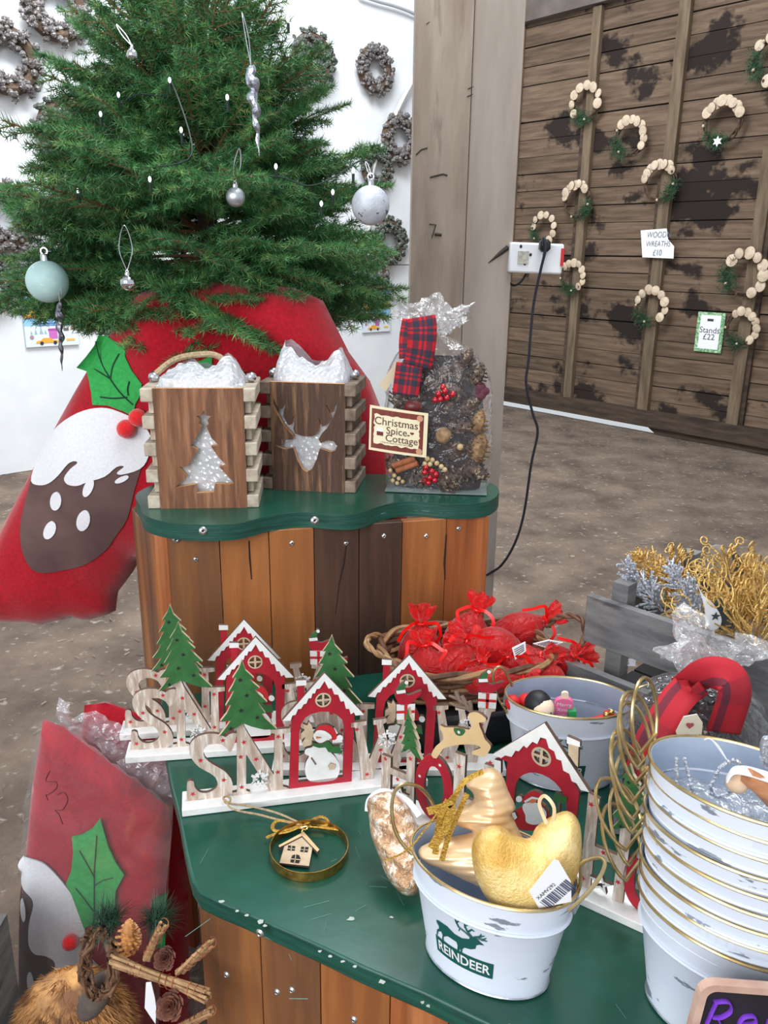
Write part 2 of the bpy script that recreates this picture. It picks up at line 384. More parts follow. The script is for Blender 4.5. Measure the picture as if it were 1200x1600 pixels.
for pth, w in (([(672, 277), (684, 274), (692, 272), (699, 274)], .004), ([(650, 242), (658, 234), (668, 231)], .003), ([(671, 350), (681, 351), (675, 371)], .0028), ([(679, 366), (690, 367)], .007), ([(731, 139), (740, 135)], .002), ([(730, 151), (739, 147)], .002), ([(666, 38), (671, 34)], .0015)):
    mb = MB(); mb.tube([fp(*q) for q in pth], w*.6, 5); mb.build('crack', mat('crack', (62, 54, 48), rough=.9), pr)
fp2 = lambda px, py: P(px, py, Yp-.001)-pr.location
mb = MB(); mb.tube([fp2(763, 411), (fp2(780, 397)), fp2(794, 386)], [.001, .006, .008], 5)
mb.build('crack', mat('crack', (62, 54, 48), rough=.9), pr)
# socket box
so = P(838, 404, Yp-.03); root = empty('double_socket', (so.x, Yp, so.z), 'white double plug socket box with red end fixed to the timber post', 'socket')
lp = lambda px, py, y: P(px, py, y)-root.location
a = lp(797, 379, Yp-.03); b = lp(879, 428, Yp-.03)
mb = MB(); mb.box(((a.x+b.x)/2, 0.01, (a.z+b.z)/2), (abs(b.x-a.x), .07, abs(a.z-b.z)), M=Matrix.Rotation(radians(1.5), 3, 'Y')); o = mb.build('box', m_white, root); bv = o.modifiers.new('b', 'BEVEL'); bv.width = .006; bv.segments = 2
mb = MB(); mb.box((a.x+.042, -.027, (a.z+b.z)/2+.002), (.032, .004, .036)); mb.build('label_plate', mat('plate', (190, 188, 176), (150, 148, 140), scale=90, rough=.5), root)
mb = MB(); mb.box((b.x-.004, -.026, (a.z+b.z)/2+.004), (.009, .008, .05)); mb.build('red_switch', mat('switch_red', (196, 36, 40), rough=.4), root)
for (px, py) in ((814, 385), (829, 398), (850, 398), (820, 412)): mb = MB(); p_ = lp(px, py, Yp-.026); mb.sph(p_, (.004, .002, .005), 8, 6); mb.build('screw', m_screwd, root)
mb = MB(); mb.box(((a.x+b.x)/2+.02, 0.055, (a.z+b.z)/2), (abs(b.x-a.x)*.9, .03, .06)); mb.build('bracket', m_rail, root)
p_ = lp(851, 377, Yp-.04); mb = MB(); mb.box((p_.x, -.045, p_.z-.012), (.03, .045, .035)); o = mb.build('plug', m_black, root); bv = o.modifiers.new('b', 'BEVEL'); bv.width = .008
# cables
pts = [(849, 384, Yp-.07), (850, 371, Yp-.075), (852, 390, Yp-.08), (844, 425, Yp-.07), (833, 480, Yp-.06), (826, 560, Yp-.06), (822, 600, Yp-.06), (832, 645, Yp-.06), (840, 675, Yp-.06), (830, 725, Yp-.06), (819, 800, Yp-.06), (806, 845, Yp-.06), (786, 880, Yp-.05), (765, 896, Yp), (700, 930, Yp)]
w3 = [P(*q) for q in pts]; w3 += [V((0.25, Yp, .2)), V((0.3, Yp-.05, .005))]
mb = MB(); mb.tube(smooth_path(w3, 6), .0042, 7); tag(mb.build('power_cable', mat('cable_blue_black', (34, 36, 48), rough=.45)), 'thin black power cable hanging from the socket on the post', 'cable')
w3 = [P(*q, Yp+.03) for q in ((793, 426), (794, 438), (802, 446), (813, 441), (822, 428))]
mb = MB(); mb.tube(smooth_path(w3, 5), .0035, 6); tag(mb.build('cable_loop', m_black), 'short black cable looped under the plug socket', 'cable')
w3 = [ww(*q, .05) for q in ((648, 118), (643, 130), (627, 160), (611, 195), (598, 225), (586, 252), (578, 300), (577, 360), (584, 405), (594, 428), (607, 447), (625, 466), (642, 482))]
mb = MB(); mb.tube(smooth_path(w3, 6), .019, 8); tag(mb.build('white_hose', mat('hose', (214, 212, 208), rough=.5)), 'pale hose curving down the white wall beside the post', 'hose')
w3 = [ww(*q, .04) for q in ((560, -8), (590, 2), (612, 8), (635, 16), (652, 24))]
mb = MB(); mb.tube(smooth_path(w3, 5), .014, 8); tag(mb.build('grey_conduit', mat('conduit', (170, 174, 178), rough=.5)), 'grey conduit crossing the top of the white wall', 'conduit')
# ================================================================ posters and signs
def flat_sign(name, M, sz, label, cat, bgm, th=.003):
    r = empty(name, None, label, cat, M=M); mb = MB(); mb.box((sz[0]/2, .0, sz[1]/2), (sz[0], th, sz[1])); mb.build('sheet', bgm, r, smooth=False); return r
def put(r, name, m, loops, t=-.003, th=.0016): mb = MB(); mb.ext([loops] if not isinstance(loops[0][0], (list, tuple)) else loops, lambda u, v, w: V((u, -w, v)), -t, -t+th); return mb.build(name, m, r, smooth=False)
def poster(px0, py0, px1, py1, label):
    a = ww(px0, py1, .012); b = ww(px1, py1, .012); c = ww(px0, py0, .012); w = (b-a).length; h = (c-a).length
    r = flat_sign('christmas_poster', frame(a, WD), (w, h), label, 'poster', dm(0, (150, 200, 232)))
    R = lambda x0, z0, x1, z1: [(x0*w, z0*h), (x1*w, z0*h), (x1*w, z1*h), (x0*w, z1*h)]
    put(r, 'snow_band', dm(0, (222, 232, 242)), R(0, 0, 1, .36)); put(r, 'orange_band', dm(0, (238, 176, 62)), R(.0, .5, .98, .66), -.004)
    put(r, 'text_line', dm(0, (90, 120, 190)), R(.2, .40, .85, .415), -.0046); put(r, 'text_line', dm(0, (90, 120, 190)), R(.25, .36, .8, .372), -.0046)
    put(r, 'text_line', dm(0, (90, 110, 150)), R(.04, .57, .4, .58), -.005)
    put(r, 'gift_box', dm(0, (200, 110, 190)), R(.44, .13, .6, .30), -.0046); put(r, 'gift_lid', dm(0, (170, 80, 160)), R(.43, .27, .61, .31), -.005)
    put(r, 'car', dm(0, (236, 170, 60)), [(.18*w, .06*h), (.62*w, .06*h), (.6*w, .1*h), (.5*w, .11*h), (.46*w, .15*h), (.32*w, .15*h), (.28*w, .11*h), (.2*w, .1*h)], -.005)
    for c_ in (.29, .54): put(r, 'wheel', dm(0, (50, 50, 60)), ell(c_*w, .06*h, .035*w, .035*w, 10), -.0056)
    for i, (x, s) in enumerate(((.2, .09), (.3, .12), (.38, .08), (.12, .07))): put(r, 'fir', dm(0, (150, 185, 205)), [((x-s*.3)*w, .22*h), ((x+s*.3)*w, .22*h), (x*w, (.22+s)*h)], -.0042)
    put(r, 'wreath_dot', dm(0, (170, 140, 150)), ell(.12*w, .17*h, .04*w, .04*w, 10), -.0048); put(r, 'label_bar', dm(0, (236, 190, 90)), R(.76, .08, .92, .12), -.005); put(r, 'small_gift', dm(0, (120, 90, 90)), R(.72, .26, .82, .31), -.005); put(r, 'small_gift', dm(0, (170, 140, 110)), R(.86, .27, .95, .33), -.005)
poster(41, 452, 124, 543, 'Christmas poster with yellow car on the white wall left of the red sack')
poster(566, 446, 609, 520, 'Christmas poster with yellow car on the white wall beside the post')
# paper sign
fr0 = lambda px, py: dw(px, py, .075)
a = fr0(1004, 402); r = empty('paper_price_sign', None, 'white paper sign reading WOODN WREATHS £10 on the plank wall', 'sign', M=frame(a, DD))
Mi = r.matrix_world.inverted(); q = [Mi @ fr0(*p_) for p_ in ((1004, 402), (1053, 404), (1054, 385), (1045, 374), (1043, 357), (1001, 360))]
mb = MB(); mb.ext([[(p_.x, p_.z) for p_ in q]], lambda u, v, t: V((u, -t-.01*sin(u*9), v)), 0, .003); mb.build('sheet', m_paper, r, smooth=False)
mb = MB(); sc = q[1].x
for tx, z, s in (('WOODN', .180, .054), ('WREATHS', .108, .050), ('£10', .038, .056)):
    mb = MB(); put_text(mb, tx, s*1.25, lambda u, v, t: V((u+.1*(v-z), -.0135, v)), cx=sc*.48, cy=z, sx=.8, bold=-.0005); mb.build('lettering', mat('pencil', (96, 98, 108), rough=.8), r, smooth=False)
a = dw(1084, 548, .02); b = dw(1126, 553, .02); c = dw(1091, 488, .02); w = (b-a).length; h = (c-a).length*1.02
r = flat_sign('stands_price_sign', frame(a, DD), (w, h), 'green bordered card reading Stands £22 low on the plank wall', 'sign', mat('leafy_border', (88, 150, 96), (190, 214, 180), rough=.7, scale=60, lo=.45, hi=.6))
put(r, 'card', m_paper, [(.13*w, .08*h), (.87*w, .08*h), (.87*w, .93*h), (.13*w, .93*h)], -.003)
mb = MB(); fr_ = lambda u, v, t: V((u, -.0055, v)); put_text(mb, 'Stands', .068, fr_, cx=w*.5, cy=h*.55); mb.build('lettering', m_ink, r, smooth=False); mb = MB(); put_text(mb, '£22', .068, fr_, cx=w*.5, cy=h*.38); mb.build('lettering', m_ink, r, smooth=False)
put(r, 'small_stamp', m_ink, [(.38*w, .78*h), (.6*w, .78*h), (.6*w, .84*h), (.38*w, .84*h)], -.005)
# ================================================================ wreaths
def cone_mb(mb, c, r, h, n=40, M=None, mi=None, open_=0.5, wid=1.0):
    """pine cone: core plus spiral scales"""
    M = M or Matrix.Identity(3); c = V(c)
    mb.sph(c, (r*.6, r*.6, h*.48), 8, 6, M=M, mi=mi)
    for i in range(n):
        t = (i+.5)/n; z = -h/2+h*t; rr = r*(sin(pi*min(1, .12+t*.86)**.8)*.95+.08); a = i*2.39996
        d = V((cos(a), sin(a), 0)); s = r*.42*wid*(1.15-t*.6); tip = d*rr+V((0, 0, z+open_*s)); bs = d*rr*.45+V((0, 0, z-.0*s)); sd = V((-sin(a), cos(a), 0))*s*.55
        lift = V((0, 0, -s*.35)); vs_ = [bs, tip-sd*1.0-d*s*.25, tip, tip+sd*1.0-d*s*.25, tip+lift-d*s*.2]
        mb.add([c+M @ p for p in vs_], [(0, 1, 2), (0, 2, 3), (0, 4, 1), (0, 3, 4), (1, 4, 2), (2, 4, 3)], mi)
m_frost = mat('frosted_cones', (118, 112, 110), (66, 60, 56), rough=.8, scale=60, rnd=.1, c3=(186, 184, 190), s3=90, lo3=.54, hi3=.66)
m_frostg = mat('frosted_greens', (84, 96, 84), (58, 54, 50), rough=.85, scale=60, c3=(178, 184, 184), s3=80, lo3=.56, hi3=.64)
m_twig = mat('vine_twig', (96, 76, 60), (62, 48, 38), rough=.9, scale=80)
def wreath_proto(seed, green=False):
    random.seed(seed); r = empty('pinecone_wreath', (0, 0, 0)); R = .165
    mb = MB(); mb.lathe([(R+.04*cos(2*pi*k/8), .04*sin(2*pi*k/8)) for k in range(9)], 28, M=Matrix.Rotation(pi/2, 3, 'X')); mb.build('ring', m_twig, r)
    mb = MB()
    for i in range(170):
        a = random.uniform(0, 2*pi); b = random.uniform(-.3, pi+.3); rr = R-.006+.062*cos(b)*random.uniform(.7, 1.2); p = V((rr*cos(a), -.035*sin(b)-.01, rr*sin(a)))
        s = random.uniform(.018, .032); Mx = Matrix.Rotation(random.uniform(0, 6), 3, 'X') @ Matrix.Rotation(random.uniform(0, 6), 3, 'Y')
        if i % 2: cone_mb(mb, p, s, s*2, 12, Mx)
        else: mb.sph(p, s*.8, 6, 4, fn=lambda d: 1+.25*nzv((d.x*3+i, d.y*3, d.z*3)))
    mb.build('cones', m_frostg if green else m_frost, r, smooth=False)['kind'] = 'stuff'; return r
protos = [wreath_proto(1), wreath_proto(2, True), wreath_proto(3)]
WL = [(8, 93, 1.0, 0, 'frosted pine cone wreath at the far left edge of the white wall'), (85, 10, 1.0, 0, 'pine cone wreath cut by the top left corner of the photo'), (103, 205, .95, 1, 'mossy wreath half hidden behind the left side of the tree'),
      (8, 338, 1.0, 2, 'lilac frosted wreath behind the left branches, left of the tree'), (-14, 436, .8, 1, 'sliver of a small wreath at the left edge above the poster'), (488, 93, .95, 1, 'grey green wreath behind the upper right branches of the tree'),
      (585, 108, .88, 0, 'small frosted wreath alone on the white wall left of the post'), (624, 217, .95, 2, 'frosted white cone wreath touching the post edge'), (588, 262, .8, 1, 'wreath with golden cones behind the big silver bauble'),
      (608, 376, .9, 1, 'mossy wreath on the wall below the big silver bauble'), (583, 430, .75, 0, 'small brown cone wreath just above the right hand poster'), (205, 60, .8, 0, 'wreath glimpsed through the upper left branches')]
used = set()
for (px, py, s, k, lb) in WL[:-1]:
    M = frame(ww(px, py, .055), WD) @ Matrix.Rotation(random.uniform(-.4, .4), 4, 'Y') @ Matrix.Scale(s, 4)
    if k in used: o = dup(protos[k], M)
    else: o = protos[k]; used.add(k); o.matrix_world = M
    tag(o, lb, 'wreath', 'pine cone wreaths on the white wall')
# wood slice wreaths
m_slice = mat('wood_slice', (210, 192, 170), (186, 166, 142), rough=.75, scale=30, rnd=.05); m_bark = mat('slice_bark', (130, 104, 82), rough=.9)
m_fir = mat('fir_green', (52, 92, 56), (34, 62, 42), rough=.8, scale=30)
def slice_proto():
    r = empty('slice', (0, 0, 0)); return r
def slice_wreath(px, py, s, a0, a1, ga, seed, lb, orn=0):
    random.seed(seed); r = empty('wood_slice_wreath', None, lb, 'wreath', 'wood slice wreaths on the plank wall', M=frame(dw(px, py, .075), DD) @ Matrix.Scale(s, 4)); R = .125
    mb = MB()
    for k in range(5):
        ph_ = random.uniform(0, 6); mb.tube([V(((R+.012*sin(a*3+ph_))*cos(a), -.006+.012*cos(a*4+ph_), (R+.012*sin(a*3+ph_))*sin(a))) for a in [2*pi*i/26 for i in range(26)]], .005, 5, close=True)
    mb.build('twig_ring', m_twig, r)
    n = 8
    for i in range(n):
        a = radians(a0+(a1-a0)*i/(n-1)); q = R+random.uniform(-.006, .006); rd = random.uniform(.031, .040)
        mb = MB(); Mx = Matrix.Rotation(pi/2+random.uniform(-.25, .25), 3, 'X') @ Matrix.Rotation(random.uniform(-.2, .2), 3, 'Y')
        c = V((q*cos(a), -.022-.006*(i % 2), q*sin(a))); mb.lathe([(0, .004), (rd*.93, .004)], 12, c, Mx, 0, sx=1, sy=1.08); mb.lathe([(rd*.93, .004), (rd, .002), (rd, -.004), (0, -.004)], 12, c, Mx, 1, sy=1.08)
        mb.build('wood_slice', [m_slice, m_bark], r, ang=50)
    mb = MB()
    for i in range(420):
        a = radians(ga+random.gauss(0, 24)); q = R+random.gauss(0, .026); p = V((q*cos(a), -.02, q*sin(a))); d = V((random.uniform(-1, 1), random.uniform(-1, .2), random.uniform(-1, 1))).normalized()*random.uniform(.02, .045); n_ = d.cross(V((0, 1, .3))).normalized()*.0022
        mb.add([p-n_, p+n_, p+d], [(0, 1, 2)])
    mb.build('greenery', m_fir, r, smooth=False)['kind'] = 'stuff'
    for i in range(4):
        a = radians(ga+40*(i-1.5)+random.uniform(-8, 8)); q = R; mb = MB(); cone_mb(mb, (q*cos(a), -.03, q*sin(a)), .014, .022, 10, Matrix.Rotation(i, 3, 'X')); mb.build('cone', m_twig if i % 2 else m_slice, r, smooth=False)
    if orn:
        mb = MB(); mb.ext([star(0, -R, .035, 6, .5)], lambda u, v, t: V((u, -.04-t, v)), 0, .006); mb.build('white_star', m_white, r, smooth=False)
SW = [(917, 160, 1.1, 215, -10, 255, 'wood slice wreath high beside the first stud'), (986, 215, 1.1, 130, -30, 215, 'wood slice wreath with green fir on its left, between the studs'),
      (1130, 190, 1.15, 150, 20, 250, 'wood slice wreath with a white star, upper right', 1), (1032, 285, 1.1, 165, 40, 330, 'wood slice wreath hanging over the middle stud'),
      (903, 314, 1.1, 165, 50, 320, 'wood slice wreath with bushy green right side, left of centre'), (851, 358, 1.0, 170, -50, 200, 'wood slice wreath just above the white socket'), (896, 432, 1.0, 135, -45, 250, 'wood slice wreath right of the white socket'),
      (1019, 478, 1.1, 160, -40, 240, 'wood slice wreath below the paper sign on the middle stud'), (1166, 428, 1.25, 140, -60, 190, 'largest wood slice wreath, right of the paper sign'), (1160, 512, 1.0, 120, -45, 250, 'wood slice wreath right of the Stands card'), (1212, 92, 1.2, 140, -100, 190, 'wood slice wreath cut by the right edge of the photo')]
for i, q in enumerate(SW): slice_wreath(*q[:6], 40+i, q[6], q[7] if len(q) > 7 else 0)
random.seed(11)
# ================================================================ display unit
TZ = 0.70; UZ = 1.045
m_pl = {'dk': mat('plank_dark', (84, 58, 44), (58, 40, 32), rough=.5, scale=5, stretch=(6, 6, .5), c3=(126, 84, 54), s3=2.5, lo3=.5, hi3=.7, bump=.2),
        'md': mat('plank_mid', (120, 78, 48), (84, 56, 38), rough=.5, scale=5, stretch=(6, 6, .5), c3=(168, 108, 58), s3=2.5, lo3=.48, hi3=.7, bump=.2),
        'or': mat('plank_orange', (170, 108, 56), (134, 80, 42), rough=.48, scale=4, stretch=(6, 6, .5), c3=(112, 66, 36), s3=2.6, lo3=.6, hi3=.75, bump=.2),
        'rd': mat('plank_red', (170, 98, 50), (128, 70, 38), rough=.5, scale=5, stretch=(8, 8, .4), c3=(188, 120, 74), s3=2.8, lo3=.5, hi3=.7, bump=.2)}
unit = empty('display_stand', (0, 0, 0), 'two tier display stand of stained planks with green painted tops', 'display stand')
def plank(a, b, z0, z1, m, th=.018, nm='plank'):
    a = V(a); b = V(b); d = (b-a).normalized(); n = V((-d.y, d.x, 0)); mb = MB(); g = .0007
    mb.ext([[(g, z0), ((b-a).length-g, z0), ((b-a).length-g, z1), (g, z1)]], lambda u, v, t: V((a.x+d.x*u+n.x*t, a.y+d.y*u+n.y*t, v)), 0, th)
    o = mb.build(nm, m, unit, smooth=False); bv = o.modifiers.new('b', 'BEVEL'); bv.width = .0012; bv.segments = 1; return o
# upper box front line
fa = G(262, 840, UZ-.03); fb = G(762, 806, UZ-.03); fa.z = fb.z = 0; fd = (fb-fa).normalized(); fn_ = V((fd.y, -fd.x, 0))
def onf(px, py=870): p = PL(px, py, fa, fn_); return p
xs = [263, 344, 421, 491, 561, 628, 696, 761]; kinds = ['md', 'or', 'or', 'dk', 'dk', 'or', 'rd']
bs = []
for i in range(7):
    a = onf(xs[i]); b = onf(xs[i+1]); a.z = b.z = 0; plank(a, b, .05 if i > 5 else .55, UZ-.03, m_pl[kinds[i]]); bs.append((a, b))
A0 = onf(263); A0.z = 0; A1 = V((A0.x-.028, A0.y+.012, 0)); A2 = V((A1.x-.085, A1.y+.16, 0))
plank(A1, A0, .1, UZ-.03, m_pl['rd']); plank(A2, A1, .1, UZ-.03, m_pl['md']); A3 = V((A2.x+.03, 1.72, 0)); plank(A3, A2, .1, UZ-.03, m_pl['md'])
B0 = onf(761); B0.z = 0; B1 = V((B0.x+.0, 1.70, 0)); plank(B0, B1, .05, UZ-.03, m_pl['rd'])
# cracks on planks
for pts in ([(389, 845), (390, 870), (393, 905)], [(541, 850), (537, 880), (530, 910), (524, 960)], [(697, 835), (694, 880), (695, 905)]):
    mb = MB(); mb.tube([onf(*p)+fn_*.0005 for p in pts], [.0012, .0016, .001, .0006][:len(pts)], 4); mb.build('crack', mat('wood_crack', (36, 24, 18), rough=.9), unit)
# upper top board
ub = [G(*p, UZ) for p in ((219, 790), (228, 806), (262, 816), (310, 820), (370, 818), (420, 806), (470, 800), (520, 803), (560, 802), (600, 789), (640, 783), (690, 787), (740, 787), (768, 781), (780, 768), (770, 756), (745, 749), (700, 748))]
ub += [V((.20, 1.72, UZ)), V((-.30, 1.72, UZ)), V((-.44, 1.66, UZ)), V((-.485, 1.56, UZ))]
ubs = smooth_loop([(p.x, p.y) for p in ub], 4)
mb = MB(); mb.ext([ubs], lambda u, v, t: V((u, v, t)), UZ, UZ-.03, 0, 1); o = mb.build('upper_top_board', [m_green_t, m_edge], unit, smooth=True, ang=50); bv = o.modifiers.new('b', 'BEVEL'); bv.width = .003; bv.segments = 2; bv.limit_method = 'ANGLE'; bv.angle_limit = radians(60)
def screw(p, n, r=.0055, slot=True):
    n = V(n).normalized(); q = n.to_track_quat('Z', 'Y').to_matrix(); mb = MB(); mb.lathe([(0, .0004), (r*.3, .0006)], 12, p, q, 1); mb.lathe([(r*.3, .0006), (r*.45, .0016), (r*.7, .0012), (r, -.001)], 12, p, q, 0)
    mb.build('screw', [m_screw, m_screwd], unit)
for (px, py) in ((306, 874), (456, 849), (541, 849), (600, 838), (666, 838), (717, 826)): screw(onf(px, py)+fn_*.001, fn_, .005)
screw(onf(275, 842)+fn_*.004, fn_, .007)
for (px, py) in ((317, 828), (491, 812)): p = PL(px, py, fa+fn_*.03, fn_); p += fn_*.006; screw(p, fn_+V((0, 0, .2)), .0075)
# lower table
lt = [G(*p, TZ) for p in ((258, 1177), (267, 1225), (279, 1272), (287, 1318), (294, 1352), (300, 1375), (312, 1394), (340, 1408), (372, 1421), (430, 1447), (500, 1478), (562, 1508), (660, 1550), (760, 1598), (900, 1665), (1050, 1745))]
lt += [V((.50, .56, TZ)), V((.60, .70, TZ)), V((.57, .98, TZ)), V((.40, 1.22, TZ)), V((.335, 1.42, TZ)), V((.10, 1.49, TZ)), V((-.33, 1.45, TZ)), V((-.42, 1.42, TZ)), V((-.40, 1.30, TZ))]
lts = [(p.x, p.y) for p in lt]
mb = MB(); mb.ext([lts], lambda u, v, t: V((u, v, t)), TZ, TZ-.028, 0, 1); o = mb.build('lower_top_board', [m_green_t, m_edge], unit, smooth=True, ang=50); bv = o.modifiers.new('b', 'BEVEL'); bv.width = .003; bv.segments = 2; bv.limit_method = 'ANGLE'; bv.angle_limit = radians(50)
lowpts = [(p.x, p.y) for p in lt]
# skirt planks
C0 = G(330, 1440, TZ-.028); C0 += V((.004, .01, 0)); C1 = G(1050, 1770, TZ-.028)+V((0, .03, 0)); C0.z = C1.z = 0; cdn = (C1-C0).normalized(); cn = V((cdn.y, -cdn.x, 0))
def onc(px, py): p = PL(px, py, C0, cn); p.z = 0; return p
xs = [333, 408, 501, 609, 700, 800]; pys = [1500, 1500, 1550, 1595, 1620, 1650]; ks = ['dk', 'md', 'or', 'rd', 'md']; ks = ['md', 'md', 'or', 'rd', 'md']
pp = [C0]+[onc(xs[i], pys[i]) for i in range(1, 6)]+[C1]
for i in range(6): plank(pp[i], pp[i+1], .02, TZ-.028, m_pl[(ks+['or'])[i]])
D1 = C0+V((-.03, .035, 0)); D2 = V((-.255, 1.0, 0)); D3 = V((-.33, 1.25, 0)); plank(D1, C0, .02, TZ-.028, m_pl['md']); plank(D2, D1, .02, TZ-.028, m_pl['rd']); plank(D3, D2, .02, TZ-.028, m_pl['md'])
E1 = V((.50, .66, 0)); E2 = V((.50, 1.0, 0)); E3 = V((.34, 1.22, 0)); plank(C1, E1, .02, TZ-.028, m_pl['md']); plank(E1, E2, .02, TZ-.028, m_pl['dk']); plank(E2, E3, .02, TZ-.028, m_pl['dk'])
for (px, py) in ((354, 1523), (456, 1547), (553, 1593), (433, 1550)): p = PL(px, py, C0, cn); screw(p+cn*.001, cn, .005)
p = PL(411, 1452, C0+cn*.012, cn); screw(p+cn*.008, cn, .006)
# paint chips on the table
mb = MB(); random.seed(5)
for (px, py, s) in ((548, 1437, .0055), (612, 1434, .003), (407, 1441, .005), (414, 1447, .004), (596, 1535, .005), (660, 1567, .003), (669, 1573, .003), (500, 1487, .003), (515, 1495, .003), (535, 1503, .003), (555, 1511, .003), (370, 1424, .003), (386, 1431, .003), (346, 1409, .004)):
    p = G(px, py, TZ); n = 7; mb.add([p+V((s*random.uniform(.5, 1.2)*cos(2*pi*i/n), s*.7*random.uniform(.5, 1.2)*sin(2*pi*i/n), .0008)) for i in range(n)], [tuple(range(n))])
mb.build('paint_chip', mat('chip', (168, 176, 168), rough=.7), unit, smooth=False)
mb = MB()
for i in range(26):
    p = G(random.uniform(300, 1000), random.uniform(1290, 1590), TZ); a = random.uniform(0, pi); l = random.uniform(.004, .02); d = V((cos(a), sin(a), 0))*l
    mb.tube([p-d+V((0, 0, .0004)), p+d+V((0, 0, .0004))], .00035, 3)
mb.build('scratch', mat('scratch', (90, 136, 124), rough=.6), unit)['kind'] = 'stuff'
# hidden stand behind that carries the sack
r = empty('wooden_stand', (-.16, 2.02, 0), 'low wooden crate behind the display stand carrying the red sack', 'crate')
mb = MB(); mb.box((0, 0, .69), (.66, .5, .02)); mb.build('top_board', m_stud, r, smooth=False)
for x in (-.3, .3):
    for y in (-.22, .22): mb = MB(); mb.box((x, y, .34), (.05, .05, .68)); mb.build('leg', m_stud, r, smooth=False)

# ================================================================ red pudding sack (large)
YS = 1.80
def sp(px, py): p = P(px, py, YS); return (p.x, p.z)
sackpoly = [sp(*q) for q in ((205, 462), (190, 490), (160, 540), (118, 610), (82, 675), (45, 745), (8, 815), (-25, 880), (-45, 930), (-25, 964), (20, 971), (70, 973), (112, 964), (140, 968), (168, 960), (181, 954), (184, 925), (206, 896), (222, 870), (250, 880), (400, 900), (600, 890), (640, 800), (620, 700), (578, 595), (545, 550), (505, 470), (460, 450), (330, 440), (240, 450))]
def sfold(u, v):
    px = 600+F*u/1.9
    return .042*nzv((u*5+v*3, v*1.5, 0))+.022*sin((u*.9-v*.55)*34)*max(0, min(1, (u+.12)*6))+.012*nzv((u*11, v*7, 5))
def sd_(u, v):
    d = min(dist_edge((u, v), sackpoly), .16)/.16; return math.sqrt(max(0, 1-(1-d)**2))*(.085+sfold(u, v))
sack = empty('santa_sack', (0, 0, 0), 'large red felt pudding sack holding the Christmas tree', 'sack')
mb = MB(); pillow(mb, sackpoly, .016, lambda u, v, t: V((u, YS-t, v)), .085, .14, .16, sfold); mb.build('sack_body', m_red, sack, ang=180)
def applique(name, poly, m, off, th=.003, step=.012, par=sack):
    mb = MB(); v, f = cdt(poly, step); n = len(v)
    a = [V((p[0], YS-sd_(*p)-off, p[1])) for p in v]; b = [V((p[0], YS-sd_(*p)-off+th, p[1])) for p in v]
    mb.add(a, f); mb.add(b, [q[::-1] for q in f])
    return mb.build(name, m, par, ang=180)
m_icing = mat('felt_white', (232, 232, 236), (220, 221, 226), rough=.9, scale=200, bump=.15)
m_pud = mat('felt_brown', (104, 80, 76), (86, 64, 62), rough=.92, scale=8, bump=.15, bscale=220)
m_leaf = mat('felt_green', (52, 168, 82), (44, 150, 70), rough=.9, scale=120, bump=.15)
m_vein = mat('vein_ink', (14, 60, 34), rough=.8)
pud = smooth_loop([sp(*q) for q in ((60, 735), (56, 755), (50, 780), (47, 810), (52, 840), (65, 866), (82, 876), (110, 875), (150, 864), (182, 842), (200, 818), (221, 788), (232, 745), (238, 700), (200, 690), (130, 700), (85, 700))], 3)
applique('pudding', pud, m_pud, .003)
ic = smooth_loop([sp(*q) for q in ((60, 744), (64, 718), (76, 690), (98, 663), (129, 641), (157, 630), (186, 628), (212, 636), (232, 648), (250, 670), (248, 700), (238, 716), (214, 722), (207, 719), (216, 711), (206, 711), (190, 724), (165, 732), (148, 739), (132, 738), (126, 729), (136, 715), (147, 706), (143, 703), (132, 708), (115, 727), (97, 741), (78, 747))], 3)
applique('icing', ic, m_icing, .006)
for (x, y, a, b, ro) in ((110, 766, 10, 15, .35), (165, 741, 7, 15, .45), (156, 791, 10, 17, .35), (99, 811, 9, 15, .5)):
    applique('pudding_spot', [sp(px, py) for px, py in ell(x, y, a, b, 20, ro)], m_icing, .006)
applique('pudding_spot', [sp(px, py) for px, py in ell(214, 729, 4, 10, 14, 1.2)], m_icing, .006)
l1 = [sp(*q) for q in ((162, 521), (184, 528), (210, 535), (212, 552), (223, 570), (240, 590), (238, 605), (228, 622), (224, 640), (210, 632), (186, 624), (161, 624), (157, 607), (150, 590), (141, 578), (129, 571), (142, 555), (154, 538))]
applique('holly_leaf', l1, m_leaf, .004)
l2 = [sp(*q) for q in ((343, 548), (327, 556), (300, 562), (275, 580), (255, 625), (300, 640), (338, 620), (344, 590))]; applique('holly_leaf', l2, m_leaf, .004)
mb = MB()
def vein(pts, w=.0016):
    q = [sp(*p) for p in pts]; mb.tube(smooth_path([V((p[0], YS-sd_(*p)-.0055, p[1])) for p in q], 4), w, 4)
for p_ in ([(225, 622), (205, 604), (188, 585), (168, 560), (157, 531)], [(188, 585), (165, 575), (143, 570)], [(188, 585), (191, 565), (201, 547)], [(216, 611), (195, 613), (173, 612)], [(218, 608), (217, 598), (220, 587)]): vein(p_)
mb.build('leaf_vein', m_vein, sack)
m_pom = mat('pompom_red', (232, 24, 34), (210, 12, 24), rough=.95, scale=200, bump=.9, sheen=.6)
for (x, y, rr) in ((217, 657, .020), (233, 641, .019)):
    q = sp(x, y); mb = MB(); mb.sph((q[0], YS-sd_(*q)-.014, q[1]), rr, 20, 14, fn=lambda d: 1+.04*nzv(d*9)); mb.build('pompom', m_pom, sack)
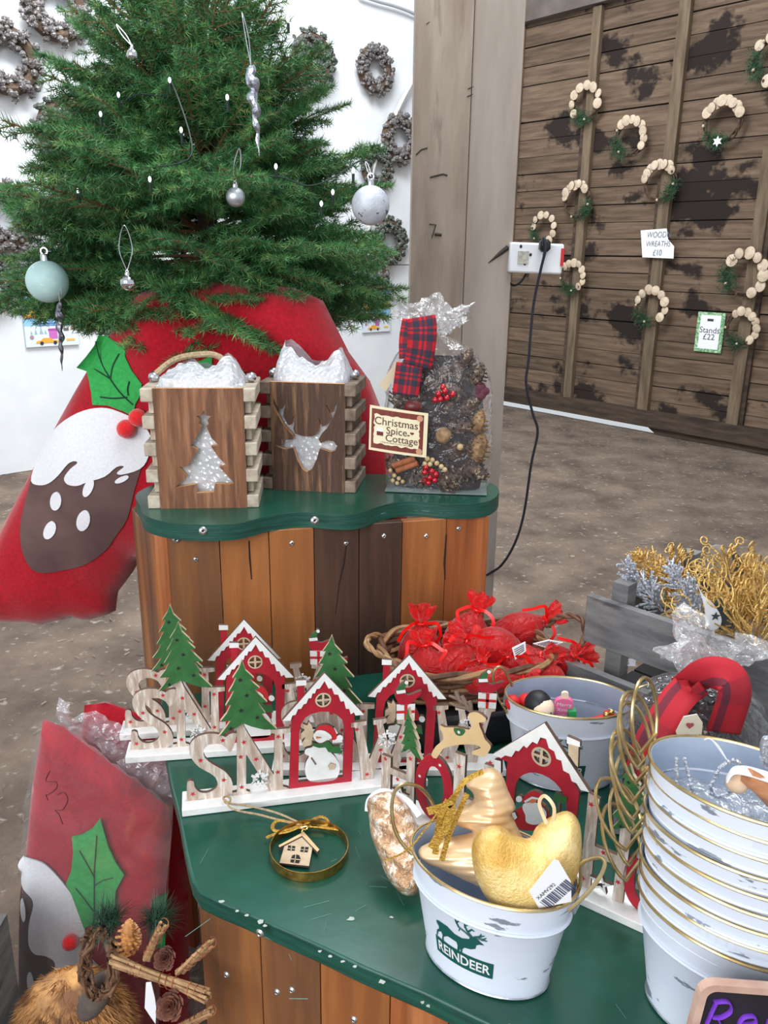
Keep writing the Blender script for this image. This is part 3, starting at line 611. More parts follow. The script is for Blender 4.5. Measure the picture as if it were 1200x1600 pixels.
# stitching around the icing
# ================================================================ letter signs
m_wash = mat('whitewashed_wood', (206, 190, 176), (172, 150, 134), rough=.75, scale=60, stretch=(2.2, 1, .35), c3=(228, 220, 212), s3=70, lo3=.5, hi3=.66)
m_mdf = mat('mdf_edge', (92, 70, 58), rough=.8); m_signred = mat('sign_red', (180, 28, 48), (164, 22, 42), rough=.5, scale=40)
m_signgreen = mat('sign_green', (52, 110, 56), (40, 92, 46), rough=.6, scale=50); m_basew = mat('base_white', (240, 240, 238), (228, 228, 226), rough=.45, scale=60)
m_tan = mat('tan_wood', (208, 188, 160), (188, 164, 134), rough=.7, scale=60); m_deer = mat('deer_wood', (226, 196, 150), (212, 180, 132), rough=.65, scale=20)
m_brown = mat('antler_brown', (112, 92, 80), rough=.7); m_stred = mat('star_red', (196, 34, 44), rough=.6); m_dk = mat('cut_dark', (30, 34, 28), rough=.9); m_orange = mat('nose_orange', (226, 130, 80), rough=.6)
class Tracer:
    """upright sign plane: turns traced points into the sign's own flat coordinates"""
    def __init__(s, pa, pb, z0, root=None):
        a = G(*pa, z0); b = G(*pb, z0); s.o = a; s.d = (b-a).normalized(); s.n = V((s.d.y, -s.d.x, 0)); s.z0 = z0; s.M = frame(a, s.d)
    def uv(s, px, py):
        p = PL(px, py, s.o, s.n); return ((p-s.o).dot(s.d), p.z-s.z0)
    def L(s, pts, ox=0, oy=0, k=1.0): return [s.uv(ox+x/k, oy+y/k) for x, y in pts]
def fr2(u, v, t): return V((u, -t, v))
def piece(root, name, m, loops, t0=0.0, th=.006, side=None, label=None):
    if not isinstance(loops[0][0], (list, tuple)): loops = [loops]
    mb = MB(); mb.ext(loops, fr2, t0+th/2, t0-th/2, 0, 1); o = mb.build(name, [m, side or m_mdf], root, smooth=False)
    if label: o['label'] = label
    return o
def base_slab(root, u0, u1, d, h, m=m_basew):
    mb = MB(); mb.box(((u0+u1)/2, 0, -h/2), (u1-u0, d, h)); o = mb.build('base', m, root, smooth=False); bv = o.modifiers.new('b', 'BEVEL'); bv.width = .0012; bv.segments = 2
def snowflake_loops(cx, cy, r):
    """six armed flake as one closed outline"""
    pts = []
    for k in range(6):
        a = pi/2+k*pi/3; d = V((cos(a), sin(a))); n = V((-d.y, d.x)); w = r*.1
        for (f, g) in ((.22, -.1), (.45, -.1), (.62, -.36), (.74, -.28), (.6, -.1), (1.0, -.1), (1.0, .1), (.6, .1), (.74, .28), (.62, .36), (.45, .1), (.22, .1)):
            q = d*r*f+n*r*g; pts.append((cx+q.x, cy+q.y))
    # order around the centre: arms go counter-clockwise with n pointing ccw
    return pts
TREE = [(0, 1), (.1, .86), (.34, .745), (.2, .735), (.5, .6), (.33, .59), (.72, .395), (.42, .41), (.66, .245), (.52, .24), (1, 0), (.62, .015), (.26, .075), (0, .135), (-.3, .06), (-.72, -.02), (-.5, .1), (-.36, .19), (-.66, .19), (-.46, .3), (-.34, .41), (-.5, .4), (-.36, .5), (-.24, .6), (-.4, .585), (-.27, .68), (-.17, .78), (-.28, .77), (-.1, .89)]
def tree_piece(root, apex, base, hw, t0, th=.006):
    (ax, ay), (bx_, by) = apex, base; H_ = ay-by
    L = [(ax+(bx_-ax)*(1-y)+x*hw, by+H_*y) for x, y in TREE]; piece(root, 'fir_tree', m_signgreen, L, t0, th, side=m_tan)
    o = root.children[-1]
    for (x, y) in ((-.06, .74), (.12, .52), (-.05, .32), (.42, .2), (-.36, .08)): piece(root, 'star_cutout', m_dk, star(ax+(bx_-ax)*(1-y)+x*hw, by+H_*y, hw*.085), t0+th/2+.0002, .0006)
def sstar(root, pts, T, r=.0042, t0=.0033, m=None):
    for p in pts: c = T.uv(*p); piece(root, 'red_star', m or m_stred, star(c[0], c[1], r, a0=random.uniform(0, 2)), t0, .0004)
def snow_sign():
    ox, oy, k = 270, 1020, 4.0
    T = Tracer((293, 1250), (600, 1213), TZ+.013); r = empty('snow_letter_sign', None, M=T.M)
    c = lambda pts: T.L(pts, ox, oy, k)
    u_end = T.uv(663, 1205)[0]; base_slab(r, -.008, u_end, .046, .012)
    piece(r, 'letter_s', m_wash, smooth_loop(c([(88, 925), (88, 860), (92, 797), (130, 797), (136, 830), (165, 862), (210, 868), (255, 850), (280, 818), (268, 775), (232, 745), (165, 708), (118, 655), (102, 600), (115, 552), (160, 515), (230, 498), (295, 505), (330, 520), (350, 503), (398, 495), (392, 535), (370, 602), (350, 612), (330, 582), (280, 560), (225, 568), (192, 600), (202, 650), (250, 690), (320, 730), (363, 780), (375, 835), (350, 882), (300, 905), (240, 910), (180, 905), (128, 918)]), 2))
    piece(r, 'letter_n', m_wash, c([(372, 890), (485, 883), (483, 862), (458, 855), (457, 625), (612, 868), (725, 860), (723, 838), (688, 828), (685, 500), (730, 492), (730, 465), (612, 475), (612, 495), (637, 500), (630, 755), (455, 475), (430, 418), (400, 450), (400, 862), (372, 868)]), .0)
    tree_piece(r, T.uv(270+430/4, 1020+28/4), T.uv(270+430/4+2, 1020+478/4), (T.uv(270+640/4, 1140)[0]-T.uv(270+430/4, 1140)[0]), .007)
    hs = c([(742, 405), (760, 375), (945, 165), (1130, 372), (1132, 400), (1115, 817), (725, 858)])
    hole = c([(783, 802), (790, 500), (800, 440), (828, 398), (862, 376), (920, 362), (975, 362), (1020, 378), (1058, 412), (1070, 460), (1063, 768)])
    cyc = c([(938, 288)])[0]; wr = (c([(988, 288)])[0][0]-cyc[0]); wholes = []
    for q in range(4):
        a0 = q*pi/2+.15; a1 = (q+1)*pi/2-.15; wholes.append([(cyc[0]+wr*.8*cos(a0+(a1-a0)*i/4), cyc[1]+wr*.8*sin(a0+(a1-a0)*i/4)) for i in range(5)]+[(cyc[0]+wr*.2*cos((a0+a1)/2), cyc[1]+wr*.2*sin((a0+a1)/2))])
    piece(r, 'house_front', m_signred, [hs, hole, ell(cyc[0], cyc[1], wr*.9, wr*.9, 18)], .0)
    piece(r, 'round_window', m_tan, [ell(cyc[0], cyc[1], wr, wr, 20)]+wholes, .0005, .006)
    piece(r, 'snowy_roof', m_basew, c([(683, 412), (945, 116), (1192, 375), (1138, 380), (1128, 360), (1108, 372), (1098, 338), (1078, 338), (1066, 290), (1045, 293), (1030, 250), (1005, 248), (990, 208), (970, 212), (945, 165), (915, 212), (895, 215), (885, 242), (870, 242), (862, 272), (845, 272), (832, 305), (815, 310), (800, 337), (780, 340), (765, 375), (745, 380), (733, 412)]), .0025, .0065)
    piece(r, 'chimney', m_signred, c([(778, 195), (822, 195), (822, 258), (778, 308)]), .0); piece(r, 'chimney_cap', m_basew, c([(768, 165), (832, 163), (832, 195), (768, 200)]), .001)
    # snowman in the arch
    piece(r, 'snowman_body', m_basew, smooth_loop(c([(862, 798), (1000, 790), (1035, 750), (1040, 700), (1018, 650), (985, 615), (960, 575), (885, 572), (865, 585), (830, 595), (824, 625), (850, 640), (830, 680), (826, 740)]), 3), .0)
    piece(r, 'snowman_head', m_basew, c(ell(930, 512, 54, 44, 20)), .001); piece(r, 'snowman_hat', m_stred, smooth_loop(c([(890, 478), (905, 450), (950, 436), (990, 448), (1015, 485), (1022, 522), (990, 532), (962, 490), (920, 474)]), 2), .003)
    piece(r, 'hat_brim', m_basew, smooth_loop(c([(882, 490), (900, 468), (945, 472), (985, 500), (985, 522), (950, 500), (905, 487)]), 2), .0045); piece(r, 'hat_bobble', m_basew, c(ell(1040, 520, 20, 20, 14)), .003)
    piece(r, 'scarf', m_signgreen, c([(868, 545), (872, 568), (910, 580), (950, 576), (968, 605), (1000, 612), (1048, 615), (1040, 568), (1000, 572), (965, 535), (930, 553), (900, 556)]), .0035); piece(r, 'carrot_nose', m_orange, c([(892, 513), (926, 518), (894, 526)]), .0048, .002)
    piece(r, 'mitten', m_tan, c([(968, 700), (985, 678), (1016, 690), (1005, 718), (978, 722)]), .0035, .002); piece(r, 'arm_line', m_brown, c([(860, 650), (868, 645), (896, 688), (888, 692)]), .0035, .001)
    piece(r, 'twig_broom', m_tan, c([(862, 572), (815, 585), (808, 560), (830, 520), (800, 540), (800, 500), (822, 480), (812, 440), (840, 450), (850, 425), (868, 450), (880, 500), (865, 560)]), -.001)
    for q, t in (((545, 775), .005),):
        cc = c([q])[0]; rr = c([(605, 775)])[0][0]-cc[0]; piece(r, 'snowflake', m_basew, snowflake_loops(cc[0], cc[1], rr), t, .003, side=m_basew)
    piece(r, 'letter_w', m_wash, T.L([(548, 1128), (572, 1125), (572, 1131), (566, 1133), (577, 1185), (591, 1150), (588, 1131), (583, 1131), (583, 1124), (603, 1121), (603, 1127), (598, 1130), (611, 1178), (628, 1130), (620, 1129), (620, 1122), (646, 1119), (646, 1126), (640, 1128), (619, 1213), (607, 1215), (595, 1172), (580, 1219), (565, 1221), (554, 1135), (548, 1135)]), .0)
    cc = T.uv(604, 1152); rr = T.uv(619, 1152)[0]-cc[0]; piece(r, 'snowflake', m_basew, snowflake_loops(cc[0], cc[1], rr), .005, .003, side=m_basew)
    piece(r, 'gift', m_basew, T.L([(618, 1097), (647, 1096), (646, 1120), (618, 1121)]), .004); piece(r, 'gift_ribbon', m_stred, T.L([(630, 1097), (635, 1097), (634, 1121), (630, 1121)]), .0073, .0008); piece(r, 'gift_ribbon', m_stred, T.L([(618, 1107), (646, 1106), (646, 1110), (618, 1111)]), .0073, .0008)
    piece(r, 'robin', m_signred, smooth_loop(T.L([(616, 1083), (624, 1078), (636, 1083), (646, 1080), (657, 1076), (655, 1082), (647, 1090), (638, 1097), (624, 1098), (618, 1090)]), 2), .004)
    piece(r, 'robin_hat', m_signgreen, T.L([(618, 1076), (622, 1068), (632, 1061), (631, 1074)]), .0055); piece(r, 'hat_brim', m_basew, T.L([(617, 1075), (631, 1073), (632, 1078), (618, 1080)]), .006); piece(r, 'hat_bobble', m_basew, T.L(ell(633, 1062, 3, 3, 10)), .006)
    sstar(r, [(270+x/4, 1020+y/4) for x, y in ((312, 540), (173, 665), (318, 787), (125, 875), (443, 552), (423, 643), (430, 832), (520, 657), (657, 517), (655, 738))], T)
    sstar(r, [(557, 1138), (594, 1170), (573, 1208), (625, 1150)], T)
    return r, T
random.seed(21)
sA, TA = snow_sign(); ANCH = T_house = TA.uv(507, 1050)       # apex of the roof
def place_like(anchor_px, dirv, zz=TZ+.013, basept=None):
    """where the sign stands so that its roof apex and base line fit"""
    d = V(dirv).normalized(); n = V((d.y, -d.x, 0)); z = zz+ANCH[1]; ap = G(anchor_px[0], anchor_px[1], z); o = ap-d*ANCH[0]; o.z = zz; return frame(o, d)
dB = G(337, 1167, TZ)-G(195, 1177, TZ)
for (ap, d, lb) in (((400, 994), dB, 'SNOW letter sign in the middle of the left row, second behind the front SNOW sign'), ((382, 967), dB, 'SNOW letter sign rearmost at the left, against the planks'), ((640, 1022), (1, .02, 0), 'SNOW letter sign standing right, in front of the wicker basket')):
    o = dup(sA, place_like(ap, d)); tag(o, lb, 'letter sign', 'SNOW letter signs')
tag(sA, 'frontmost white based SNOW letter sign with snowman in the house', 'letter sign', 'SNOW letter signs')
# ---------------------------------------------------------------- HO HO HO sign
TE = Tracer((611, 1250), (975, 1411), TZ+.012); r = empty('ho_letter_sign', None, 'HO HO HO letter sign with Santa in a red house, behind the front bucket', 'letter sign', M=TE.M)
base_slab(r, TE.uv(590, 1240)[0], TE.uv(1050, 1443)[0], .046, .012)
c3 = lambda pts: TE.L(pts, 760, 1110, 4.0); c4 = lambda pts: TE.L(pts, 560, 1120, 5.0); c2 = lambda pts: TE.L(pts, 550, 1000, 4.0)
def letter_h(pl, pr, yt0, yt1, yb0, yb1):
    pass
zb_ = 0.0
def post_(name, p, m=m_wash): piece(r, name, m, p)
a = c4([(190, 290), (262, 285), (385, 265), (420, 250), (450, 285)])
u1, u2, u3, u4 = a[0][0], a[1][0], TE.uv(637, 1190)[0], TE.uv(650, 1190)[0]; hL = TE.uv(600, 1178)[1]; hR = TE.uv(643, 1172)[1]; cb = TE.uv(625, 1210)[1]
piece(r, 'letter_h', m_wash, [(u1, 0), (u2, 0), (u2, cb-.004), (u3, cb-.004), (u3, 0), (u4, 0), (u4, hR-.006), ((u3+u4)/2, hR), (u3, hR-.006), (u3, cb+.007), (u2, cb+.007), (u2, hL), (u1, hL)])
oc = TE.uv(679.5, 1227); rx = (TE.uv(709, 1240)[0]-TE.uv(650, 1215)[0])/2; top = TE.uv(679, 1178)[1]; ry = top/2
piece(r, 'letter_o', m_signred, [ell(oc[0], ry, rx, ry, 28), ell(oc[0], ry, rx*.52, ry*.66, 24)])
for a_ in (1.2, 2.9, 5.4): piece(r, 'white_star', m_basew, star(oc[0]+rx*.78*cos(a_), ry+ry*.83*sin(a_), .003, 6, .5), .0033, .0004)
u1, u2, u3, u4 = TE.uv(712, 1180)[0], TE.uv(729, 1180)[0], TE.uv(759, 1180)[0], TE.uv(777, 1180)[0]; hL = TE.uv(720, 1177)[1]; cb = hL*.42
piece(r, 'letter_h', m_wash, [(u1, 0), (u2, 0), (u2, cb-.004), (u3, cb-.004), (u3, 0), (u4, 0), (u4, hL), (u3, hL), (u3, cb+.007), (u2, cb+.007), (u2, hL), (u1, hL)])
hs = c3([(75, 290), (385, 160), (585, 500), (580, 520)]); hb = [(TE.uv(900, 1300)[0], 0), (TE.uv(787, 1300)[0], 0)]; hs = hs[:3]+[(hb[0][0], hs[3][1])]+hb+[(hb[1][0], hs[0][1])]
ua, ub_ = TE.uv(802, 1290)[0], TE.uv(884, 1290)[0]; vt = TE.uv(832, 1202)[1]; um = (ua+ub_)/2; rr_ = (ub_-ua)/2
hole = [(ua, .012)]+[(um-rr_*cos(pi*i/12), vt-rr_*1.0+rr_*sin(pi*i/12)) for i in range(13)]+[(ub_, .012)]
wc = TE.uv(847.5, 1180.5); wr = (TE.uv(863, 1188)[0]-TE.uv(831, 1173)[0])/2*.95; wh = []
for q in range(4):
    a0 = q*pi/2+.17; a1 = (q+1)*pi/2-.17; wh.append([(wc[0]+wr*.78*cos(a0+(a1-a0)*i/4), wc[1]+wr*.78*sin(a0+(a1-a0)*i/4)) for i in range(5)]+[(wc[0]+wr*.2*cos((a0+a1)/2), wc[1]+wr*.2*sin((a0+a1)/2))])
piece(r, 'house_front', m_signred, [hs, hole, ell(wc[0], wc[1], wr*.9, wr*.9, 18)]); piece(r, 'round_window', m_tan, [ell(wc[0], wc[1], wr, wr, 22)]+wh, .0006)
piece(r, 'snowy_roof', m_basew, c3([(50, 262), (375, 66), (655, 497), (600, 482), (575, 442), (545, 428), (530, 382), (492, 362), (480, 300), (450, 290), (435, 242), (402, 222), (385, 165), (350, 155), (330, 197), (300, 182), (265, 222), (245, 207), (215, 242), (195, 238), (170, 277), (130, 268), (105, 285)]), .0028, .0065)
piece(r, 'chimney', m_tan, c3([(515, 205), (580, 222), (575, 352), (515, 270)]), -.001); piece(r, 'chimney_cap', m_basew, c3([(508, 155), (590, 190), (590, 222), (508, 200)]), .0)
piece(r, 'white_block', m_basew, c3([(65, 292), (105, 302), (105, 380), (62, 368)]), .004)
# santa under the arch
piece(r, 'santa_body', m_stred, smooth_loop(c3([(180, 690), (180, 630), (235, 590), (300, 560), (370, 590), (400, 660), (390, 720), (290, 745), (215, 735)]), 2), .0)
piece(r, 'santa_beard', m_basew, smooth_loop(c3([(245, 570), (285, 560), (330, 565), (385, 620), (375, 675), (320, 700), (262, 685), (255, 640), (238, 600)]), 3), .003)
piece(r, 'santa_hat', m_stred, smooth_loop(c3([(235, 555), (260, 510), (310, 490), (355, 510), (365, 545), (300, 540), (262, 565)]), 2), .003); piece(r, 'santa_face', m_orange, c3(ell(300, 548, 28, 16, 14)), .0035); piece(r, 'hat_brim', m_basew, c3([(250, 548), (300, 520), (345, 530), (348, 542), (300, 535), (258, 562)]), .0045); piece(r, 'hat_bobble', m_basew, c3(ell(216, 540, 20, 20, 12)), .003); piece(r, 'mitten', m_basew, c3([(168, 628), (190, 622), (205, 655), (188, 670)]), .003)
piece(r, 'bird_green', m_signgreen, c3([(425, 540), (440, 500), (470, 520), (512, 530), (510, 560), (470, 570)]), .002); piece(r, 'bird_post', m_brown, c3([(452, 565), (468, 568), (462, 640), (448, 640)]), .0)
# second H, star, crossbar
u1, u2 = TE.uv(912, 1330)[0]-.0005, TE.uv(928, 1330)[0]+.001; hL = TE.uv(925, 1238)[1]; u3, u4 = TE.uv(958, 1400)[0], TE.uv(975, 1400)[0]; cb0, cb1 = TE.uv(940, 1340)[1], TE.uv(940, 1324)[1]
hR = TE.uv(975, 1275)[1]
piece(r, 'letter_h', m_wash, [(u1, 0), (u2, 0), (u2, cb0), (u3, cb0), (u3, 0), (u4, 0), (u4, hR), (u3, hR), (u3, cb1), (u2, cb1), (u2, hL-.004), (u1, hL)])
sc_ = TE.uv(941, 1376); piece(r, 'white_star', m_basew, [star(sc_[0], sc_[1], .0155), star(sc_[0], sc_[1], .007)], .004)
oc = TE.uv(1010, 1380); ry = TE.uv(1000, 1322)[1]/2
piece(r, 'letter_o', m_signred, [ell(oc[0], ry, .0285, ry, 28), ell(oc[0], ry, .0285*.52, ry*.66, 24)])
sc1 = TE.uv(631, 1213); piece(r, 'white_star', m_basew, [star(sc1[0]-.002, .022, .016), star(sc1[0]-.002, .022, .007)], .004)
p_ = TE.uv(643, 1102); q_ = TE.uv(645, 1172); tree_piece(r, p_, (q_[0], q_[1]-.004), .021, .006)
p_ = TE.uv(988, 1188); q_ = TE.uv(990, 1300); tree_piece(r, p_, (q_[0], q_[1]), .036, .006)
# leaping reindeer
piece(r, 'reindeer', m_deer, smooth_loop(c2([(516, 700), (545, 645), (590, 605), (585, 560), (570, 535), (572, 514), (600, 528), (680, 528), (752, 542), (765, 505), (745, 455), (765, 435), (805, 435), (855, 470), (850, 495), (812, 500), (835, 560), (852, 605), (885, 640), (880, 668), (848, 712), (800, 702), (768, 692), (778, 672), (825, 655), (785, 635), (700, 635), (640, 645), (590, 662), (548, 722)]), 2), .0065, .005)
for pts in ([(755, 450), (720, 400), (680, 370), (612, 345)], [(752, 440), (720, 420), (665, 410), (615, 390)], [(690, 385), (665, 350), (655, 320)], [(735, 425), (712, 385), (690, 345)], [(745, 430), (745, 400), (735, 378)]):
    q = [TE.uv(550+x/4, 1000+y/4) for x, y in pts]; mb = MB(); mb.tube([V((p[0], -.002, p[1])) for p in q], [.0035, .003, .0028, .0015][:len(q)], 6, flat=1); mb.build('antler', m_brown, r)
piece(r, 'saddle', m_signgreen, smooth_loop(c2([(658, 530), (725, 540), (722, 565), (700, 580), (670, 570)]), 2), .0093, .0006); piece(r, 'saddle_star', m_basew, star(*TE.uv(550+690/4, 1000+556/4), .003, 6, .5), .0098, .0006)
sstar(r, [(604, 1184), (604, 1239), (643, 1184), (643, 1252), (623, 1216), (719, 1196), (768, 1190), (925, 1255), (912, 1370), (944, 1330), (967, 1376)], TE)
# ================================================================ lanterns
m_lwood = mat('lantern_front_wood', (134, 88, 58), (92, 58, 38), rough=.7, scale=22, stretch=(3, 3, .25), bump=.3, c3=(172, 124, 90), s3=20, lo3=.5, hi3=.7)
m_lwood2 = mat('lantern_dark_wood', (88, 60, 44), (52, 34, 26), rough=.7, scale=22, stretch=(3, 3, .25), bump=.3, c3=(150, 108, 76), s3=22, lo3=.52, hi3=.7)
m_slat = mat('grey_slat', (204, 192, 174), (162, 148, 130), rough=.85, scale=40, bump=.4, rnd=.12)
m_slat2 = mat('grey_slat_dark', (150, 132, 116), (108, 92, 80), rough=.85, scale=40, bump=.4, rnd=.14)
m_bub = plastic('bubble_wrap', (236, 240, 246), base=.10, milk=.62, bump=.7, bscale=95, rough=.22, voro=True, edge=.45)
m_lcut = mat('cut_edge', (196, 150, 108), rough=.8)
def lantern(M, w, h, d, front_m, slat_m, cut, label, shape, edge=None):
    r = empty('wooden_lantern', None, label, 'lantern', M=M); sw = .022; fw = w-2*sw
    mb = MB(); mb.ext([[(-fw/2, 0), (fw/2, 0), (fw/2, h), (-fw/2, h)], cut], lambda u, v, t: V((u, t, v)), 0, .012, 0, 1); mb.build('front_panel', [front_m, m_lcut], r, smooth=False)
    mb = MB(); mb.box((0, d-.006, h/2), (fw, .012, h)); mb.build('back_panel', front_m, r, smooth=False)
    n = 9; sh = h/n
    for s in (-1, 1):
        for i in range(n):
            proud = (i % 2 == 0); ww_ = sw if proud else sw*.55; y0 = 0.0 if proud else .018
            mb = MB(); mb.box((s*(fw/2+ww_/2), (y0+d)/2+random.uniform(-.001, .001), sh*(i+.5)), (ww_, d-y0, sh*(.98 if proud else .9))); o = mb.build('side_slat', slat_m, r, smooth=False); bv = o.modifiers.new('b', 'BEVEL'); bv.width = .0015; bv.segments = 1
    mb = MB(); mb.box((0, d/2, .01), (fw, d-.03, .012)); mb.build('floor_board', slat_m, r, smooth=False)
    # knobs holding the rope
    for s in (-1, 1):
        mb = MB(); mb.sph((s*(w/2-.012), d*.5, h+.010), .010, 12, 8); mb.build('metal_knob', m_silver, r)
    # bubble wrap bundle inside and over the top
    mb = MB()
    def fn(u, v):
        a = 2*pi*u; z = .015+v*(h+.0); q = 1-.08*v; rx = (fw/2-.008); ry = d/2-.016
        x = rx*max(-1, min(1, 1.25*cos(a))); y = ry*max(-1, min(1, 1.25*sin(a)))
        k = nzv((cos(a)*3, sin(a)*3, v*7))*.01; return V((x*(1+k), d/2+y+k+.0, z))
    mb.grid(fn, 48, 14, closeu=True); mb.build('bubble_wrap', m_bub, r, ang=180)
    mb = MB()
    def top(u, v):
        a = 2*pi*u; rx = fw/2*(1.02-.25*v**2); ry = (d/2-.01)*(1-.75*v**2)
        x = rx*max(-1, min(1, 1.2*cos(a))); y = ry*max(-1, min(1, 1.2*sin(a)))
        return V((x, d/2+y, h-.01+v*shape(x/fw*2, sin(a))+.006*nzv((x*60, y*60, v*4))))
    mb.grid(top, 64, 14, closeu=True); mb.build('bubble_wrap', m_bub, r, ang=180)
    return r
# lantern 1: faces the camera
a = G(232, 795, UZ); b = G(405, 793, UZ); M1 = frame((a+b)/2, b-a); w1 = (b-a).length; Mi = M1.inverted()
def lt(px, py, M, n): o = M.translation; nn = M.to_3x3() @ V((0, 1, 0)); p = M.inverted() @ PL(px, py, o, nn); return (p.x, p.z)
h1 = lt(320, 607, M1, 0)[1]
cut1 = [lt(440*0+x/2.857, 440+y/2.857, M1, 0) for x, y in ((878, 945), (875, 905), (780, 920), (835, 870), (800, 827), (838, 825), (885, 750), (848, 735), (880, 690), (900, 645), (885, 635), (893, 618), (876, 600), (898, 598), (909, 574), (920, 598), (943, 600), (925, 618), (932, 636), (920, 645), (945, 700), (978, 733), (942, 735), (975, 785), (1015, 823), (978, 826), (1045, 900), (1020, 905), (960, 902), (955, 940))]
def shp1(x, s): return .030+.020*math.exp(-((x+.25)/.4)**2)+.030*math.exp(-((x-.62)/.28)**2)+.006*nzv((x*6, s*2, 1))
L1 = lantern(M1, w1, h1, .15, m_lwood, m_slat, cut1, 'wooden slatted lantern with fir tree cut-out, left on the upper shelf', shp1)
mb = MB(); mb.tube(smooth_path([V((-w1/2+.012, .075, h1+.012)), V((-.05, .09, h1+.040)), V((-.0, .085, h1+.050)), V((.03, .085, h1+.046)), V((.06, .09, h1+.02))], 6), .006, 8); mb.build('rope_handle', m_jute, L1)
a = G(412, 764, UZ); b = G(553, 771, UZ); M2 = frame((a+b)/2, (b-a)); w2 = (b-a).length+.006; h2 = lt(500, 599, M2, 0)[1]
cut2 = [lt(400+x/5.925, 520+y/5.925, M2, 0) for x, y in ((160, 605), (175, 640), (205, 700), (235, 705), (262, 655), (278, 655), (258, 720), (250, 770), (300, 858), (325, 850), (340, 770), (352, 790), (352, 860), (345, 890), (362, 935), (440, 958), (520, 960), (560, 930), (578, 900), (585, 850), (575, 785), (590, 800), (610, 870), (650, 850), (690, 790), (668, 720), (640, 675), (655, 672), (700, 745), (715, 700), (735, 655), (752, 655), (740, 720), (705, 800), (660, 880), (610, 930), (578, 985), (600, 1022), (660, 995), (720, 1005), (750, 1050), (735, 1090), (690, 1105), (590, 1072), (565, 1160), (520, 1260), (470, 1290), (430, 1265), (380, 1175), (345, 1065), (270, 1080), (215, 1060), (175, 1040), (240, 1030), (235, 985), (290, 990), (345, 985), (340, 950), (300, 905), (240, 830), (190, 740), (158, 670))]
def shp2(x, s): return .034+.052*math.exp(-((x+.75)/.55)**2)*(1 if s > -.2 else .7)+.034*math.exp(-((x-.75)/.4)**2)+.006*nzv((x*6, s*2, 4))
L2 = lantern(M2, w2, h2, .13, m_lwood2, m_slat2, cut2, 'dark wooden lantern with stag head cut-out, middle of the upper shelf', shp2)
# ================================================================ buckets
m_buck = mat('bucket_enamel', (222, 230, 242), (212, 221, 236), rough=.38, scale=6, c3=(128, 136, 148), s3=14, lo3=.625, hi3=.645, stretch3=(1, 1, 3.2))
m_buckin = mat('bucket_inside', (190, 204, 222), (168, 184, 206), rough=.3, metal=.35, scale=14)
m_logo = mat('logo_green', (14, 84, 78), rough=.5); m_weld = mat('galvanised_bead', (205, 212, 222), (150, 158, 170), rough=.3, metal=.7, scale=60)
RA, RB, BA, BB, BH = .098, .063, .074, .047, .14
def bsurf(th, z, off=0.0):
    t = z/BH; a = BA+(RA-BA)*t+off; b = BB+(RB-BB)*t+off; return V((a*cos(th), b*sin(th), z))
DEER = [(225, 280), (250, 283), (300, 305), (340, 345), (380, 365), (418, 366), (425, 345), (450, 350), (475, 385), (492, 405), (470, 400), (455, 405), (450, 430), (425, 435), (395, 428), (383, 440), (380, 462), (397, 488), (388, 488), (372, 462), (371, 437), (362, 462), (350, 466), (356, 420), (350, 397), (300, 370), (270, 380), (266, 400), (274, 430), (266, 428), (256, 398), (262, 370), (255, 350), (232, 355), (221, 383), (214, 380), (222, 345), (240, 335), (240, 315), (228, 300)]
DANT = [[(425, 350), (400, 322), (365, 290), (352, 255), (347, 232)], [(357, 262), (378, 245)], [(372, 300), (366, 318)], [(430, 345), (408, 310), (398, 280), (418, 268), (432, 270)], [(400, 290), (395, 262)], [(415, 315), (432, 300), (445, 312)], [(440, 352), (470, 345), (492, 340)], [(470, 345), (476, 328)], [(455, 352), (480, 368), (505, 378)], [(480, 368), (500, 355)]]
